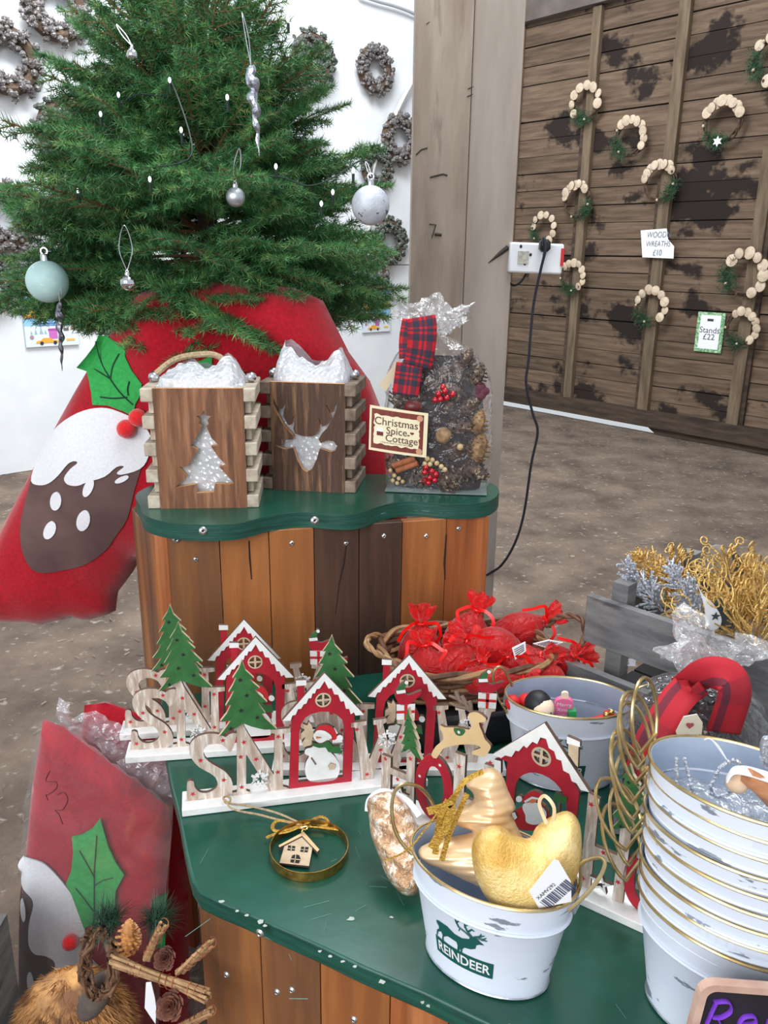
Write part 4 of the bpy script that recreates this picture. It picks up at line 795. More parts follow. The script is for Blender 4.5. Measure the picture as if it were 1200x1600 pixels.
def make_bucket(logo=True, thc=-pi/2, sc_=1.0):
    r = empty('oval_bucket', (0, 0, 0)); n = 64
    prof_o = [(0, 0, 0), (1, 0, 0), (1, .004, .0015), (1, .008, 0), (1, .098, .0), (1, .1005, .001), (1, .1045, .001), (1, .108, .0), (1, BH, 0)]
    mb = MB(); vs_ = []; 
    for (k, z, off) in prof_o:
        for j in range(n): p = bsurf(2*pi*j/n, z, off); vs_.append(V((p.x*k, p.y*k, z)))
    m0 = len(prof_o)
    for (k, z, off) in [(1, BH, -.0015), (1, .108, -.0015), (1, .103, .0005), (1, .098, -.0015), (1, .006, -.0015), (0, .006, -.0015)]:
        for j in range(n): p = bsurf(2*pi*j/n, z, off); vs_.append(V((p.x*k, p.y*k, z)))
    N = m0+6; fs = []; ms = []
    for i in range(N-1):
        for j in range(n): fs.append((i*n+j, i*n+(j+1) % n, (i+1)*n+(j+1) % n, (i+1)*n+j)); ms.append(0 if i < m0 else 1)
    mb.add(vs_, fs); mb.m = ms; mb.build('bucket_body', [m_buck, m_buckin], r, ang=60)
    mb = MB(); mb.tube([bsurf(2*pi*j/n, BH, .0006) for j in range(n)], .0019, 6, close=True); mb.build('rolled_rim', m_brass, r)
    mb = MB(); mb.tube([bsurf(2*pi*j/n, .002, .0012) for j in range(n)], .0016, 6, close=True); mb.build('bottom_bead', m_weld, r)
    mb = MB(); mb.tube([bsurf(2*pi*j/n, .1025, .0016) for j in range(n)], .0024, 6, close=True); mb.build('raised_bead', m_buck, r)
    for s in (-1, 1):
        mb = MB(); q = bsurf(0 if s > 0 else pi, BH-.018, .002)
        mb.tube([q+V((0, -.007, .012)), q+V((s*.002, -.006, 0)), q+V((s*.002, .006, 0)), q+V((0, .007, .012))], .0028, 6); mb.build('handle_lug', m_weld, r)
    if logo:
        W_ = .078; Hb = .0235; z0 = .028
        def fs_(u, v, off=.0006):
            b = BB+(RB-BB)*.4; a = BA+(RA-BA)*.4; th = thc+u/((a*a*sin(thc)**2+b*b*cos(thc)**2)**.5); return bsurf(th, v, off)
        fl_ = lambda u, v, t: fs_(u, v, .0006+t)
        mb = MB(); k = 14
        mb.grid(lambda a, b: fs_(-W_/2+W_*a, z0+Hb*b), k, 3); mb.build('logo_band', m_logo, r, recalc=False)
        mb = MB(); put_text(mb, 'REINDEER', .0195, lambda u, v, t: fs_(u, v, .0010), cy=z0+Hb/2, sx=.80, bold=.0004); mb.build('lettering', m_white, r, smooth=False, recalc=False)
        nx = lambda x: (x-203)/342*W_-W_/2; ny = lambda x, y: z0+Hb+(380+.48*(x-203)-y)/342*W_*.98
        v, f = cdt([(nx(x), ny(x, y)) for x, y in DEER], .006)
        mb = MB(); mb.add([fs_(*p, .0008) for p in v], f)
        for pl in DANT: mb.tube([fs_(nx(x), ny(x, y), .0008) for x, y in pl], [.0011]*(len(pl)-1)+[.0005], 4)
        mb.build('reindeer_emblem', m_logo, r, smooth=False, recalc=False)
    return r
def bucket_handle(r, s, tilt, hgt=.07, wid=.042, lean=0):
    q = bsurf(0 if s > 0 else pi, BH-.01, .004); pts = []
    for i in range(25):
        a = -pi*.25+pi*1.5*i/24; y = wid*cos(a); z = hgt/2*(1+sin(a))
        pts.append(q+V((s*z*sin(tilt), y+lean*z, z*cos(tilt)-.002)))
    mb = MB(); mb.tube(pts, .0021, 7, close=True); o = mb.build('wire_handle', m_brass, r); return o
bucket = make_bucket(True, -pi/2-.12)
BK = (( .128, .778), -30); bucket.matrix_world = Matrix.Translation((BK[0][0], BK[0][1], TZ+.001)) @ Matrix.Rotation(radians(BK[1]), 4, 'Z')
tag(bucket, 'front white oval bucket holding gold fabric ornaments', 'bucket', 'white reindeer buckets')
proto_copy = dup(bucket, bucket.matrix_world.copy())
def hnd(r, s, pix, y0, y1):
    """wire loop traced in its own upright plane through the lug"""
    n = len(pix); Mi = r.matrix_world.inverted(); mb = MB()
    mb.tube(smooth_path([Mi @ P(px, py, y0+(y1-y0)*i/(n-1)) for i, (px, py) in enumerate(pix)], 5), .0022, 7); mb.build('wire_handle', m_brass, r)
hnd(bucket, -1, [(645, 1335), (627, 1316), (615, 1290), (612, 1260), (617, 1236), (633, 1225), (655, 1230), (671, 1246), (680, 1262)], .795, .86)
hnd(bucket, 1, [(888, 1423), (915, 1398), (936, 1372), (945, 1350), (938, 1340), (920, 1343), (908, 1352), (907, 1380), (900, 1400)], .70, .74)
pb = make_bucket(True, -pi/2+.62)
b2 = proto_copy; b2.matrix_world = Matrix.Translation((.293, 1.148, TZ+.001)) @ Matrix.Rotation(radians(-7), 4, 'Z'); tag(b2, 'white oval bucket of small toys behind the Santa house', 'bucket', 'white reindeer buckets')
SB = (.372, .705); b3 = pb
hnd(b2, -1, [(797, 1120), (787, 1105), (776, 1085), (770, 1060), (774, 1045), (784, 1043), (793, 1055), (800, 1072)], 1.155, 1.17)
hnd(b2, 1, [(985, 1105), (978, 1093), (990, 1080), (1005, 1072), (1020, 1070)], 1.13, 1.15)
lbs = ['lowest white bucket of the nested stack at the right', 'second white bucket from the bottom of the nested stack', 'third white bucket from the bottom of the nested stack', 'fourth white bucket from the bottom of the nested stack', 'middle white bucket of the nested stack, fifth from either end', 'sixth white bucket from the bottom of the nested stack', 'third white bucket from the top of the nested stack', 'white bucket just beneath the topmost one of the nested stack', 'topmost white bucket of the nested stack, with angels inside']
for i in range(9):
    o = b3 if i == 0 else dup(b3, None)
    if i:
        for ch in list(o.children):
            if ch.name.startswith(('wire_handle', 'lettering', 'reindeer_emblem', 'logo_band')): bpy.data.objects.remove(ch)
    jx = .0015*sin(i*2.1); o.matrix_world = Matrix.Translation((SB[0]+jx-.0006*i, SB[1]+.0012*sin(i*1.3), TZ+.001+.0205*i)) @ Matrix.Rotation(radians(-38+1.2*sin(i*1.7)), 4, 'Z')
    tag(o, lbs[i], 'bucket', 'white reindeer buckets')
    tl = [.55, .5, .6, .45, .52, .42, .48, .4, .18][i]; bucket_handle(o, -1, tl, .088, .034, .15*sin(i*2.3)); bucket_handle(o, 1, .5, .085, .034)
# ================================================================ gold fabric ornaments
m_satin = mat('gold_satin', (240, 208, 166), (222, 184, 138), rough=.34, metal=.35, scale=9, bump=.15, bscale=70)
m_velvet = mat('gold_velvet', (236, 200, 118), (206, 160, 76), rough=.45, metal=.4, scale=26, bump=.8, bscale=320, c3=(246, 222, 160), s3=18, lo3=.45, hi3=.65)
m_broc = mat('gold_brocade', (214, 176, 140), (180, 140, 104), rough=.34, metal=.5, scale=40, bump=1.0, bscale=110, c3=(240, 226, 208), s3=70, lo3=.5, hi3=.58, bdist=.006)
m_glit = mat('gold_glitter', (226, 186, 90), (180, 132, 50), rough=.35, metal=.8, scale=300, bump=1, bscale=500)
def plane_fr(o, n):
    o = V(o); n = V(n).normalized(); x = V((0, 0, 1)).cross(n)*-1; x = V((n.y*-1, n.x, 0)).normalized(); z = x.cross(-n)*1.0
    if z.z < 0: z = -z
    return o, x, z, n
def soft(name, pix, o, n, m, front, back, R, step, fold, label, cat, group=None, extra=None):
    """cushion traced on a tilted plane; n points to the viewer"""
    o, x, z, n = plane_fr(o, n)
    def loc(px, py): p = PL(px, py, o, n)-o; return (p.dot(x), p.dot(z))
    poly = smooth_loop([loc(*q) for q in pix], 3)
    M = Matrix((x, -n, z)).transposed().to_4x4(); M.translation = o
    r = empty(name, None, label, cat, group, M=M)
    fr = lambda u, v, t: V((u, -t, v))
    mb = MB(); pillow(mb, poly, step, fr, front, back, R, fold); mb.build('cushion', m, r, ang=180)
    return r, loc, poly
r1, loc1, _ = soft('gold_tree_ornament', [(745, 1207), (768, 1200), (784, 1210), (794, 1235), (806, 1262), (800, 1272), (812, 1300), (830, 1335), (830, 1375), (795, 1400), (750, 1385), (700, 1362), (660, 1345), (654, 1328), (672, 1316), (705, 1308), (738, 1300), (722, 1292), (698, 1283), (706, 1268), (738, 1252), (738, 1238), (728, 1226)], P(745, 1310, .80), (-.1, -.9, .38), m_satin, .024, .02, .03, .0022,
     lambda u, v: .0020*abs(sin((v-.12*u)*330))+.004*nzv((u*30, v*30, 0)), 'pleated gold satin tree ornament in the front bucket', 'ornament')
r2, loc2, _ = soft('gold_moon_ornament', [(737, 1338), (740, 1312), (755, 1294), (780, 1290), (805, 1305), (828, 1309), (838, 1292), (862, 1275), (886, 1267), (903, 1280), (909, 1310), (906, 1350), (893, 1388), (870, 1420), (840, 1440), (795, 1430), (765, 1410), (745, 1375)], P(820, 1350, .752), (.05, -.9, .42), m_velvet, .026, .018, .035, .004,
     lambda u, v: .003*nzv((u*28, v*28, 2)), 'gold velvet crescent ornament with white price tag in the front bucket', 'ornament')
# ribbons and tag on them
def ribbon(mb, pts, w, nrm=(0, -1, 0), k=5, mi=None):
    p = smooth_path(pts, k); vs_ = []; fs = []
    for i, q in enumerate(p):
        t = (p[min(i+1, len(p)-1)]-p[max(i-1, 0)]).normalized(); s = t.cross(V(nrm)).normalized()*w/2; vs_ += [q-s, q+s]
    for i in range(len(p)-1): fs.append((2*i, 2*i+1, 2*i+3, 2*i+2))
    return mb.add(vs_, fs, mi)
Mi = r1.matrix_world.inverted(); R_ = lambda px, py, y: Mi @ P(px, py, y)
mb = MB()
for pts, w in (([(755, 1205, .80), (725, 1222, .79), (706, 1255, .785), (690, 1290, .78), (672, 1325, .775)], .006), ([(700, 1250, .785), (688, 1275, .78), (684, 1300, .78), (680, 1335, .775)], .007), ([(730, 1240, .785), (712, 1280, .78), (700, 1310, .776), (690, 1345, .772)], .006), ([(668, 1268, .78), (690, 1262, .775), (705, 1258, .772), (700, 1285, .77), (680, 1320, .768)], .009), ([(720, 1230, .785), (690, 1262, .78), (640, 1325, .775), (600, 1345, .78)], .002)):
    ribbon(mb, [R_(*q) for q in pts], w)
mb.build('glitter_ribbon', m_glit, r1)
Mi2 = r2.matrix_world.inverted(); q2 = lambda px, py, y: Mi2 @ P(px, py, y)
tg = [q2(*p, .712) for p in ((827, 1393), (866, 1343), (873, 1345), (892, 1377), (893, 1409), (842, 1419))]
mb = MB(); mb.add(tg+[p+V((0, .0012, 0)) for p in tg], [tuple(range(6)), tuple(range(11, 5, -1))]+[(i, (i+1) % 6, 6+(i+1) % 6, 6+i) for i in range(6)]); tgo = mb.build('price_tag', m_paper, r2, smooth=False); tgo['label'] = 'white barcode price tag'
# local frame of the tag
e1 = (q2(893, 1409, .712)-q2(842, 1419, .712)); d1 = (q2(884, 1362, .712)-q2(836, 1404, .712)).normalized(); nn = e1.cross(q2(868, 1343, .712)-q2(842, 1419, .712)).normalized()
if nn.y > 0: nn = -nn
c1_ = q2(866, 1392, .712); b1_ = nn.cross(d1)
if b1_.z < 0: b1_ = -b1_
mb = MB(); random.seed(3); x = -.020
while x < .018:
    w = random.choice([.0006, .0011, .0016]); q = [c1_+d1*x-b1_*.012, c1_+d1*(x+w)-b1_*.012, c1_+d1*(x+w)+b1_*.002, c1_+d1*x+b1_*.002]; mb.add([p+nn*.0008 for p in q], [(0, 1, 2, 3)]); x += w+random.choice([.0007, .0011, .0015])
o = mb.build('barcode', mat('ink_blue', (66, 74, 100), rough=.7), r2, smooth=False, recalc=False); o['kind'] = 'stuff'
mb = MB(); put_text(mb, 'XAMV292', .0062, lambda u, v, t: c1_+d1*u+b1_*v+nn*.0009, cy=.0065, cx=-.006); mb.build('lettering', m_ink, r2, smooth=False, recalc=False)['kind'] = 'stuff'
mb = MB(); p0 = Mi2 @ P(862, 1275, .76); 
ribbon(mb, [p0+V((.002, .008, -.012)), p0+V((.006, .012, .006)), p0+V((-.003, .016, .018)), p0+V((-.010, .014, .010)), p0+V((-.004, .008, -.010))], .004)
mb.build('hanging_ribbon', m_satin, r2)
r3, loc3, _ = soft('gold_brocade_ornament', [(574, 1252), (590, 1240), (612, 1238), (634, 1256), (650, 1285), (664, 1320), (666, 1370), (655, 1392), (640, 1400), (622, 1392), (604, 1368), (592, 1338), (580, 1305), (576, 1275)], G(628, 1392, TZ+.016), (-.15, -.62, .76), m_broc, .024, .012, .03, .004,
     lambda u, v: .004*sin(v*260+u*120)+.004*nzv((u*60, v*60, 2)), 'rose gold brocade cushion ornament lying left of the front bucket', 'ornament')
mb = MB(); Mi3 = r3.matrix_world.inverted(); ribbon(mb, [Mi3 @ P(*q) for q in ((574, 1268, .985), (578, 1248, .99), (600, 1236, .985), (635, 1250, .96), (655, 1275, .94))], .008); mb.build('gauze_ribbon', m_icing, r3)
# ================================================================ hoop ornament with little house
rc = V((-.098, .955, TZ)); r = empty('hoop_ornament', rc, 'gold hoop ornament with a tiny wooden house and jute loop on the green top', 'ornament')
mb = MB(); mb.lathe([(.0535, .0006), (.0545, .0006), (.0545, .015), (.0535, .015), (.0535, .0006)], 48); mb.build('gold_hoop', mat('hoop_gold', (196, 158, 84), (150, 112, 56), rough=.3, metal=.9, scale=90), r, ang=30)
h = lambda px, py, z=.006: G(px, py, TZ+z)-rc
mb = MB()
def hf(pts, z0, z1, m, name):
    q = [h(*p, z1) for p in pts]; q = [(a.x, a.y) for a in q]; mb = MB(); mb.ext([q], lambda u, v, t: V((u, v, t)), z0, z1, 0, 1); mb.build(name, [m, m_mdf], r, smooth=False)
s6 = lambda L: [(400+x/6.667, 1220+y/6.667) for x, y in L]
hf(s6([(475, 560), (590, 685), (552, 888), (245, 855), (300, 665)]), .003, .006, m_tan, 'tiny_house')
for L in ([(335, 672), (410, 680), (402, 730), (325, 722)], [(470, 685), (548, 690), (538, 745), (460, 738)], [(365, 805), (380, 775), (415, 765), (450, 775), (465, 812), (448, 860), (357, 848)]): hf(s6(L), .006, .0063, m_dk, 'tiny_window')
for L in ([(369, 672), (377, 673), (369, 730), (361, 729)], [(328, 698), (408, 706), (407, 712), (327, 704)], [(505, 687), (513, 688), (502, 742), (494, 741)], [(463, 711), (544, 718), (543, 724), (462, 717)], [(412, 762), (420, 763), (405, 858), (397, 856)], [(360, 808), (465, 818), (464, 826), (358, 816)]): hf(s6(L), .0063, .0068, m_tan, 'glazing_bar')
hf(s6([(485, 520), (510, 545), (660, 715), (640, 740), (480, 572), (245, 692), (235, 672), (470, 545)]), .0045, .0085, m_deer, 'tiny_roof')
mb = MB(); mb.tube([h(472, 1300, .012), h(474, 1295, .016), h(473, 1290, .014)], .0012, 6); mb.tube(smooth_path([h(470, 1293, .016), h(480, 1291, .018), h(478, 1296, .017), h(468, 1294, .016)], 4), .0012, 5); mb.build('copper_ring', m_gold, r)
mb = MB()
for L in ([(473, 1290), (455, 1285), (435, 1282), (426, 1290), (430, 1298), (445, 1297), (470, 1290)], [(475, 1290), (490, 1280), (502, 1276), (511, 1281), (511, 1288), (500, 1291), (478, 1290)], [(470, 1291), (450, 1299), (430, 1303), (416, 1309)], [(478, 1290), (500, 1292), (530, 1296)]):
    mb.tube(smooth_path([h(x, y, .010) for x, y in L], 5), .0028, 6, flat=.5)
mb.build('glitter_bow', m_glit, r)
mb = MB()
for L in ([(470, 1287), (440, 1273), (410, 1264), (380, 1258), (362, 1256), (352, 1252)], [(468, 1289), (435, 1281), (405, 1273), (378, 1268), (360, 1262), (352, 1250)], [(352, 1254), (349, 1247), (354, 1244), (360, 1248), (357, 1256), (352, 1254)]):
    mb.tube(smooth_path([h(x, y, .010+.012*max(0, (400-x)/50.)) for x, y in L], 5), .0016, 6)
mb.build('jute_loop', m_jute, r)
# ================================================================ chalkboard
bt = [P(x, y, .600) for x, y in ((1062, 1600), (1064, 1548), (1072, 1534), (1090, 1530), (1130, 1536), (1200, 1548))]
o0 = V((bt[0].x, .600, TZ+.002)); ztop = bt[3].z-TZ-.002; WB = .21
r = empty('chalk_sign', o0, 'black chalk sign reading Reindeer in purple, propped before the bucket stack', 'sign', M=Matrix.Translation(o0) @ Matrix.Rotation(radians(4.5), 4, 'Y'))
def rrect(x0, y0, x1, y1, rd, n=5):
    L = []
    for (cx, cy, a) in ((x1-rd, y1-rd, 0), (x0+rd, y1-rd, pi/2), (x0+rd, y0+rd, pi), (x1-rd, y0+rd, 3*pi/2)):
        L += [(cx+rd*cos(a+pi/2*i/n), cy+rd*sin(a+pi/2*i/n)) for i in range(n+1)]
    return L
mb = MB(); mb.ext([rrect(0, 0, WB, ztop, .014), rrect(.0075, .0075, WB-.0075, ztop-.0075, .009)], fr2, -.004, .005); mb.build('wooden_frame', mat('board_frame', (206, 176, 158), (190, 150, 134), rough=.6, scale=30), r, smooth=False)
mb = MB(); mb.ext([rrect(.006, .006, WB-.006, ztop-.006, .009)], fr2, -.003, .002); mb.build('slate', mat('slate', (34, 28, 36), (26, 22, 28), rough=.7, scale=20), r, smooth=False)
m_chalk = mat('purple_chalk', (134, 66, 214), (120, 56, 198), rough=.9, scale=90)
def stroke(mb, pts, w): mb.tube(smooth_path([V((x, -.0034, y)) for x, y in pts], 5), w, 6, flat=.35)
zt_ = ztop-.020
for ch, ox in (('R', .014), ('e', .043), ('i', .068), ('n', .082), ('d', .105), ('e', .132), ('e', .155), ('r', .176)):
    mb = MB(); k = .036; X = lambda a, b: (ox+a*k, zt_-.036+b*k)
    S = {'R': [[(0, 0), (.05, .5), (.12, 1)], [(.05, .97), (.4, 1.02), (.55, .75), (.35, .5), (.1, .48)], [(.25, .48), (.5, .05)]], 'e': [[(.05, .3), (.45, .38), (.38, .6), (.12, .55), (.05, .25), (.25, .03), (.5, .12)]],
         'i': [[(.1, .0), (.1, .5)], [(.12, .68), (.13, .72)]], 'n': [[(.02, 0), (.06, .5)], [(.06, .4), (.3, .55), (.42, .35), (.45, 0)]], 'd': [[(.5, 1), (.48, .0)], [(.48, .45), (.2, .55), (.05, .25), (.2, .02), (.46, .12)]], 'r': [[(.02, 0), (.06, .5)], [(.06, .4), (.3, .55)]]}[ch]
    for s in S: stroke(mb, [X(*q) for q in s], .0034)
    mb.build('chalk_letter', m_chalk, r)
# ================================================================ wicker basket
m_wick = mat('wicker', (120, 84, 60), (78, 52, 40), rough=.6, scale=30, bump=.3); m_wickl = mat('wicker_light', (176, 138, 96), (130, 96, 64), rough=.55, scale=30)
bc = V((.150, 1.335, TZ)); r = empty('wicker_basket', bc, 'brown wicker basket of red organza pouches before the planks', 'basket', rz=radians(12))
BX, BY, BZ0, BZ1 = .150, .100, .068, .130
def bo(a, z, k=1.0, off=0):
    c, s = cos(a), sin(a); q = (abs(c)**3.2+abs(s)**3.2)**(-1/3.2); t = (z-BZ0)/(BZ1-BZ0); m = (.86+.14*t)*k
    return V((c*q*(BX*m+off), s*q*(BY*m+off), z))
n = 96
for i in range(7):
    z = BZ0+.006+i*.0088
    mb = MB(); mb.tube([bo(2*pi*j/n, z, off=.0028*cos(j*pi/3+i*pi)) for j in range(n)], .0044, 6, close=True); mb.build('wicker_weave', m_wick if i % 3 else m_wickl, r)
for tw in (0, pi):
    mb = MB(); mb.tube([bo(2*pi*j/n, BZ1+.004*sin(j*.5+tw), off=.004*cos(j*.5+tw)) for j in range(n)], .0052, 6, close=True); mb.build('basket_rim', m_wickl if tw else m_wick, r)
mb = MB()
for j in range(32): a = 2*pi*j/32; mb.tube([bo(a, BZ0), bo(a, BZ1)], .003, 5)
mb.build('basket_stakes', m_wick, r)['kind'] = 'stuff'
mb = MB(); mb.ext([[(bo(2*pi*j/48, BZ0).x, bo(2*pi*j/48, BZ0).y) for j in range(48)]], lambda u, v, t: V((u, v, t)), BZ0, BZ0+.006); mb.build('basket_bottom', m_wick, r)
def twist(name, pts, rr, m, par, k=2):
    p = smooth_path(pts, 6); 
    for q in range(k):
        out = []
        for i, a in enumerate(p):
            t = (p[min(i+1, len(p)-1)]-p[max(i-1, 0)]).normalized(); s = t.orthogonal().normalized(); s = (V((0, 1, 0))-t*t.y).normalized() if abs(t.y) < .95 else s; b = t.cross(s); an = i*.75+q*2*pi/k
            out.append(a+(s*cos(an)+b*sin(an))*rr*.8)
        mb = MB(); mb.tube(out, rr, 6); mb.build(name, m, par)
Mi = (Matrix.Translation(bc) @ Matrix.Rotation(radians(12), 4, 'Z')).inverted(); Q = lambda px, py, y: Mi @ P(px, py, y)
twist('rope_handle', [Q(628, 1036, 1.27), Q(607, 1030, 1.27), Q(588, 1020, 1.275), Q(573, 1006, 1.30), Q(580, 994, 1.335), Q(600, 995, 1.38), Q(618, 1012, 1.40)], .0034, m_wickl, r)
twist('rope_handle', [Q(900, 1036, 1.34), Q(906, 1015, 1.34), Q(914, 990, 1.36), Q(908, 968, 1.37), Q(890, 962, 1.39), Q(868, 966, 1.41), Q(856, 980, 1.42)], .0034, m_wick, r)
o = empty('black_tray', (.15, 1.335, TZ), 'black plastic tray under the wicker basket', 'tray', rz=radians(12))
mb = MB(); mb.box((.035, -.012, .033), (.30, .21, .062)); q = mb.build('tray_body', m_black, o); bv = q.modifiers.new('b', 'BEVEL'); bv.width = .006
# organza pouches
def organza():
    m = bpy.data.materials.new('red_organza'); m.use_nodes = True; t = m.node_tree; b = t.nodes['Principled BSDF']; tc = t.nodes.new('ShaderNodeTexCoord'); n_ = t.nodes.new('ShaderNodeTexNoise'); n_.inputs['Scale'].default_value = 55; n_.inputs['Distortion'].default_value = 1.2; t.links.new(tc.outputs['Object'], n_.inputs['Vector']); bp = t.nodes.new('ShaderNodeBump'); bp.inputs['Strength'].default_value = 1; bp.inputs['Distance'].default_value = .006; t.links.new(n_.outputs['Fac'], bp.inputs['Height']); t.links.new(bp.outputs[0], b.inputs['Normal']); b.inputs['Base Color'].default_value = lin((226, 18, 22)); b.inputs['Roughness'].default_value = .4
    b.inputs['Sheen Weight'].default_value = .5; tr = t.nodes.new('ShaderNodeBsdfTransparent'); tr.inputs[0].default_value = (1, .25, .22, 1); mx = t.nodes.new('ShaderNodeMixShader'); mx.inputs[0].default_value = .5
    t.links.new(tr.outputs[0], mx.inputs[1]); t.links.new(b.outputs[0], mx.inputs[2]); t.links.new(mx.outputs[0], t.nodes['Material Output'].inputs[0]); return m
m_org = organza(); m_pot = mat('potpourri_red', (120, 26, 28), (66, 18, 18), rough=.8, scale=90, bump=1, bscale=120, bdist=.006); m_satr = mat('red_satin_ribbon', (236, 24, 22), rough=.3)
def pouch(c, axis, ln, rd, seed, label, twist_=0, tagp=None):
    """bag lying along axis, neck at the far end with a ruffle"""
    random.seed(seed); r = empty('organza_pouch', None, label, 'pouch', 'red organza pouches in the basket', M=frame_axis(c, axis))
    prof = [(-.5, .02), (-.46, .5), (-.36, .82), (-.2, .98), (-.02, 1.0), (.14, .86), (.26, .6), (.35, .34), (.41, .16), (.44, .14), (.5, .34), (.6, .5), (.68, .56)]
    def fn(u, v, k=1.0, cut=len(prof)-1):
        t = v*cut; i = min(int(t), len(prof)-2); f = t-i; z = (prof[i][0]*(1-f)+prof[i+1][0]*f)*ln; q = (prof[i][1]*(1-f)+prof[i+1][1]*f)*rd*k
        a = 2*pi*u; fo = 1+.10*nzv((cos(a)*2+seed, sin(a)*2, v*4))+(.22*sin(a*7+seed) if z > .36*ln else .03*sin(a*9)*(v))
        return V((q*cos(a)*fo, q*sin(a)*fo*.85, z+(.03*ln*sin(a*5+1) if z > .55*ln else 0)))
    mb = MB(); mb.grid(fn, 48, 30, closeu=True); mb.build('organza_bag', m_org, r, ang=180)
    mb = MB(); mb.grid(lambda u, v: fn(u, v*.6, .93), 26, 12, closeu=True); mb.build('potpourri', m_pot, r, ang=180)
    mb = MB(); mb.tube([V((rd*.2*cos(a), rd*.2*sin(a), .42*ln)) for a in [2*pi*i/12 for i in range(12)]], .0022, 5, close=True)
    for s in (-1, 1):
        L = [V((0, 0, .42*ln)), V((s*.012, -.012, .46*ln)), V((s*.028, -.018, .42*ln+random.uniform(-.01, .012))), V((s*.034, -.02, .30*ln)), V((s*random.uniform(.02, .045), -.02, .16*ln))]
        ribbon(mb, L, .006)
    mb.build('ribbon_tie', m_satr, r)
    return r
def frame_axis(c, axis):
    z = V(axis).normalized(); x = z.orthogonal().normalized(); x = V((1, 0, 0))-z*z.x
    if x.length < .2: x = V((0, 1, 0))-z*z.y
    x.normalize(); y = z.cross(x); M = Matrix((x, y, z)).transposed().to_4x4(); M.translation = V(c); return M
pc = lambda px, py, y: P(px, py, y)
pouch(pc(656, 1012, 1.36), (.03, .05, 1), .115, .040, 1, 'upright red pouch at the left rear of the basket')
pouch(pc(668, 1046, 1.285), (-.12, .3, .9), .10, .040, 2, 'plump red pouch at the left front of the basket')
pouch(pc(712, 1038, 1.29), (.5, .3, .45), .11, .036, 3, 'red pouch lying in the middle front of the basket')
pouch(pc(730, 994, 1.37), (.3, .25, .85), .12, .042, 4, 'red pouch with big ribbon bow at the back of the basket')
pouch(pc(766, 1015, 1.315), (-.75, -.1, .35), .12, .044, 5, 'dark filled red pouch lying on top in the basket centre')
pouch(pc(812, 988, 1.42), (.8, .1, .4), .13, .038, 6, 'red pouch at the back right of the basket, its neck to the right')
pouch(pc(815, 1030, 1.335), (.6, -.5, .4), .11, .034, 7, 'red pouch under a white tag at the right of the basket')
pouch(pc(862, 1036, 1.36), (.9, .1, .25), .12, .034, 8, 'rightmost red pouch, spilling over the basket rim')
pouch(pc(770, 1062, 1.25), (.95, -.1, .1), .12, .030, 9, 'flat red pouch along the front rim of the basket')
pouch(pc(742, 1050, 1.27), (.2, -.3, .95), .075, .022, 11, 'small ruffled red pouch in front of the dark filled one')
pouch(pc(885, 1040, 1.33), (.3, -.3, .9), .07, .022, 12, 'small ruffled red pouch beside the right rope handle')
pouch(pc(800, 1045, 1.29), (-.3, -.2, .9), .075, .022, 13, 'small ruffled red pouch below the left paper tag')
pouch(pc(835, 1053, 1.285), (-.9, .2, .2), .11, .030, 10, 'red pouch tucked along the front right rim of the basket')
mb = MB(); random.seed(4)
for (a, b, c, d, lb) in (((800, 1013), (821, 1003), (822, 1017), (805, 1031), 'left one of the two white paper tags on the red pouches'), ((833, 1006), (858, 1000), (880, 1004), (855, 1013), 'right one of the two white paper tags on the red pouches')):
    q = [P(*p, 1.27 if a[0] < 810 else 1.33) for p in (a, b, c, d)]; mb = MB(); mb.add(q+[p+V((0, .002, 0)) for p in q], [(0, 1, 2, 3), (7, 6, 5, 4)]+[(i, (i+1) % 4, 4+(i+1) % 4, 4+i) for i in range(4)])
    for k_ in range(4):
        t = .2+.18*k_; e = q[0].lerp(q[3], t).lerp(q[1].lerp(q[2], t), .12); f = q[0].lerp(q[3], t).lerp(q[1].lerp(q[2], t), .85); mb.bar(e+V((0, -.0004, 0)), f+V((0, -.0004, 0)), .0006, .0012, mi=1)
    o = mb.build('paper_tag', [m_paper, m_ink], smooth=False); o['kind'] = 'stuff'; tag(o, lb, 'tag')
# ================================================================ toys in the second bucket
m_skin = mat('doll_cream', (236, 216, 190), rough=.55); m_toyr = mat('toy_red', (206, 30, 34), rough=.6); m_toyg = mat('toy_green', (40, 150, 84), rough=.5); m_toyy = mat('toy_lime', (206, 226, 70), rough=.5); m_pink = mat('toy_pink', (228, 110, 158), rough=.45)
c = P(846, 1107, 1.12); r = empty('doll', c, 'round headed cream doll with black hair in the toy bucket', 'doll')
mb = MB(); mb.sph((0, 0, 0), .020, 20, 14); mb.build('head', m_skin, r)
mb = MB(); mb.sph((-.004, .006, .004), .0215, 18, 12, fn=lambda d: 1+.05*nzv(d*5)); mb.build('hair', m_black, r)
for s in (-1, 1): mb = MB(); mb.sph((.004+s*.007, -.0185, .003), .0013, 8, 6); mb.build('eye', m_black, r)
mb = MB(); mb.tube(smooth_path([V((.0, -.0195, -.004)), V((.005, -.0198, -.0065)), V((.010, -.018, -.003))], 4), .0007, 5); mb.build('mouth', mat('smile', (180, 60, 50)), r)
mb = MB(); mb.tube([V((0, .004, -.018)), V((.006, .01, -.06)), V((.01, .012, -.10))], [.010, .018, .022], 12); mb.build('dress', m_toyr, r)
c = P(805, 1098, 1.15); r = empty('red_toy', c, 'red bobble shaped felt toy at the left inside the toy bucket', 'toy')
for d in ((-.004, 0, 0), (.018, .004, .001)): mb = MB(); mb.sph(d, .0125, 14, 10); mb.build('red_lobe', m_toyr, r)
mb = MB(); mb.tube(smooth_path([V((-.002, -.012, -.004)), V((.004, -.016, .002)), V((.012, -.013, -.003)), V((.008, -.012, -.008))], 4), .0022, 6); mb.build('green_tip', m_toyy, r)
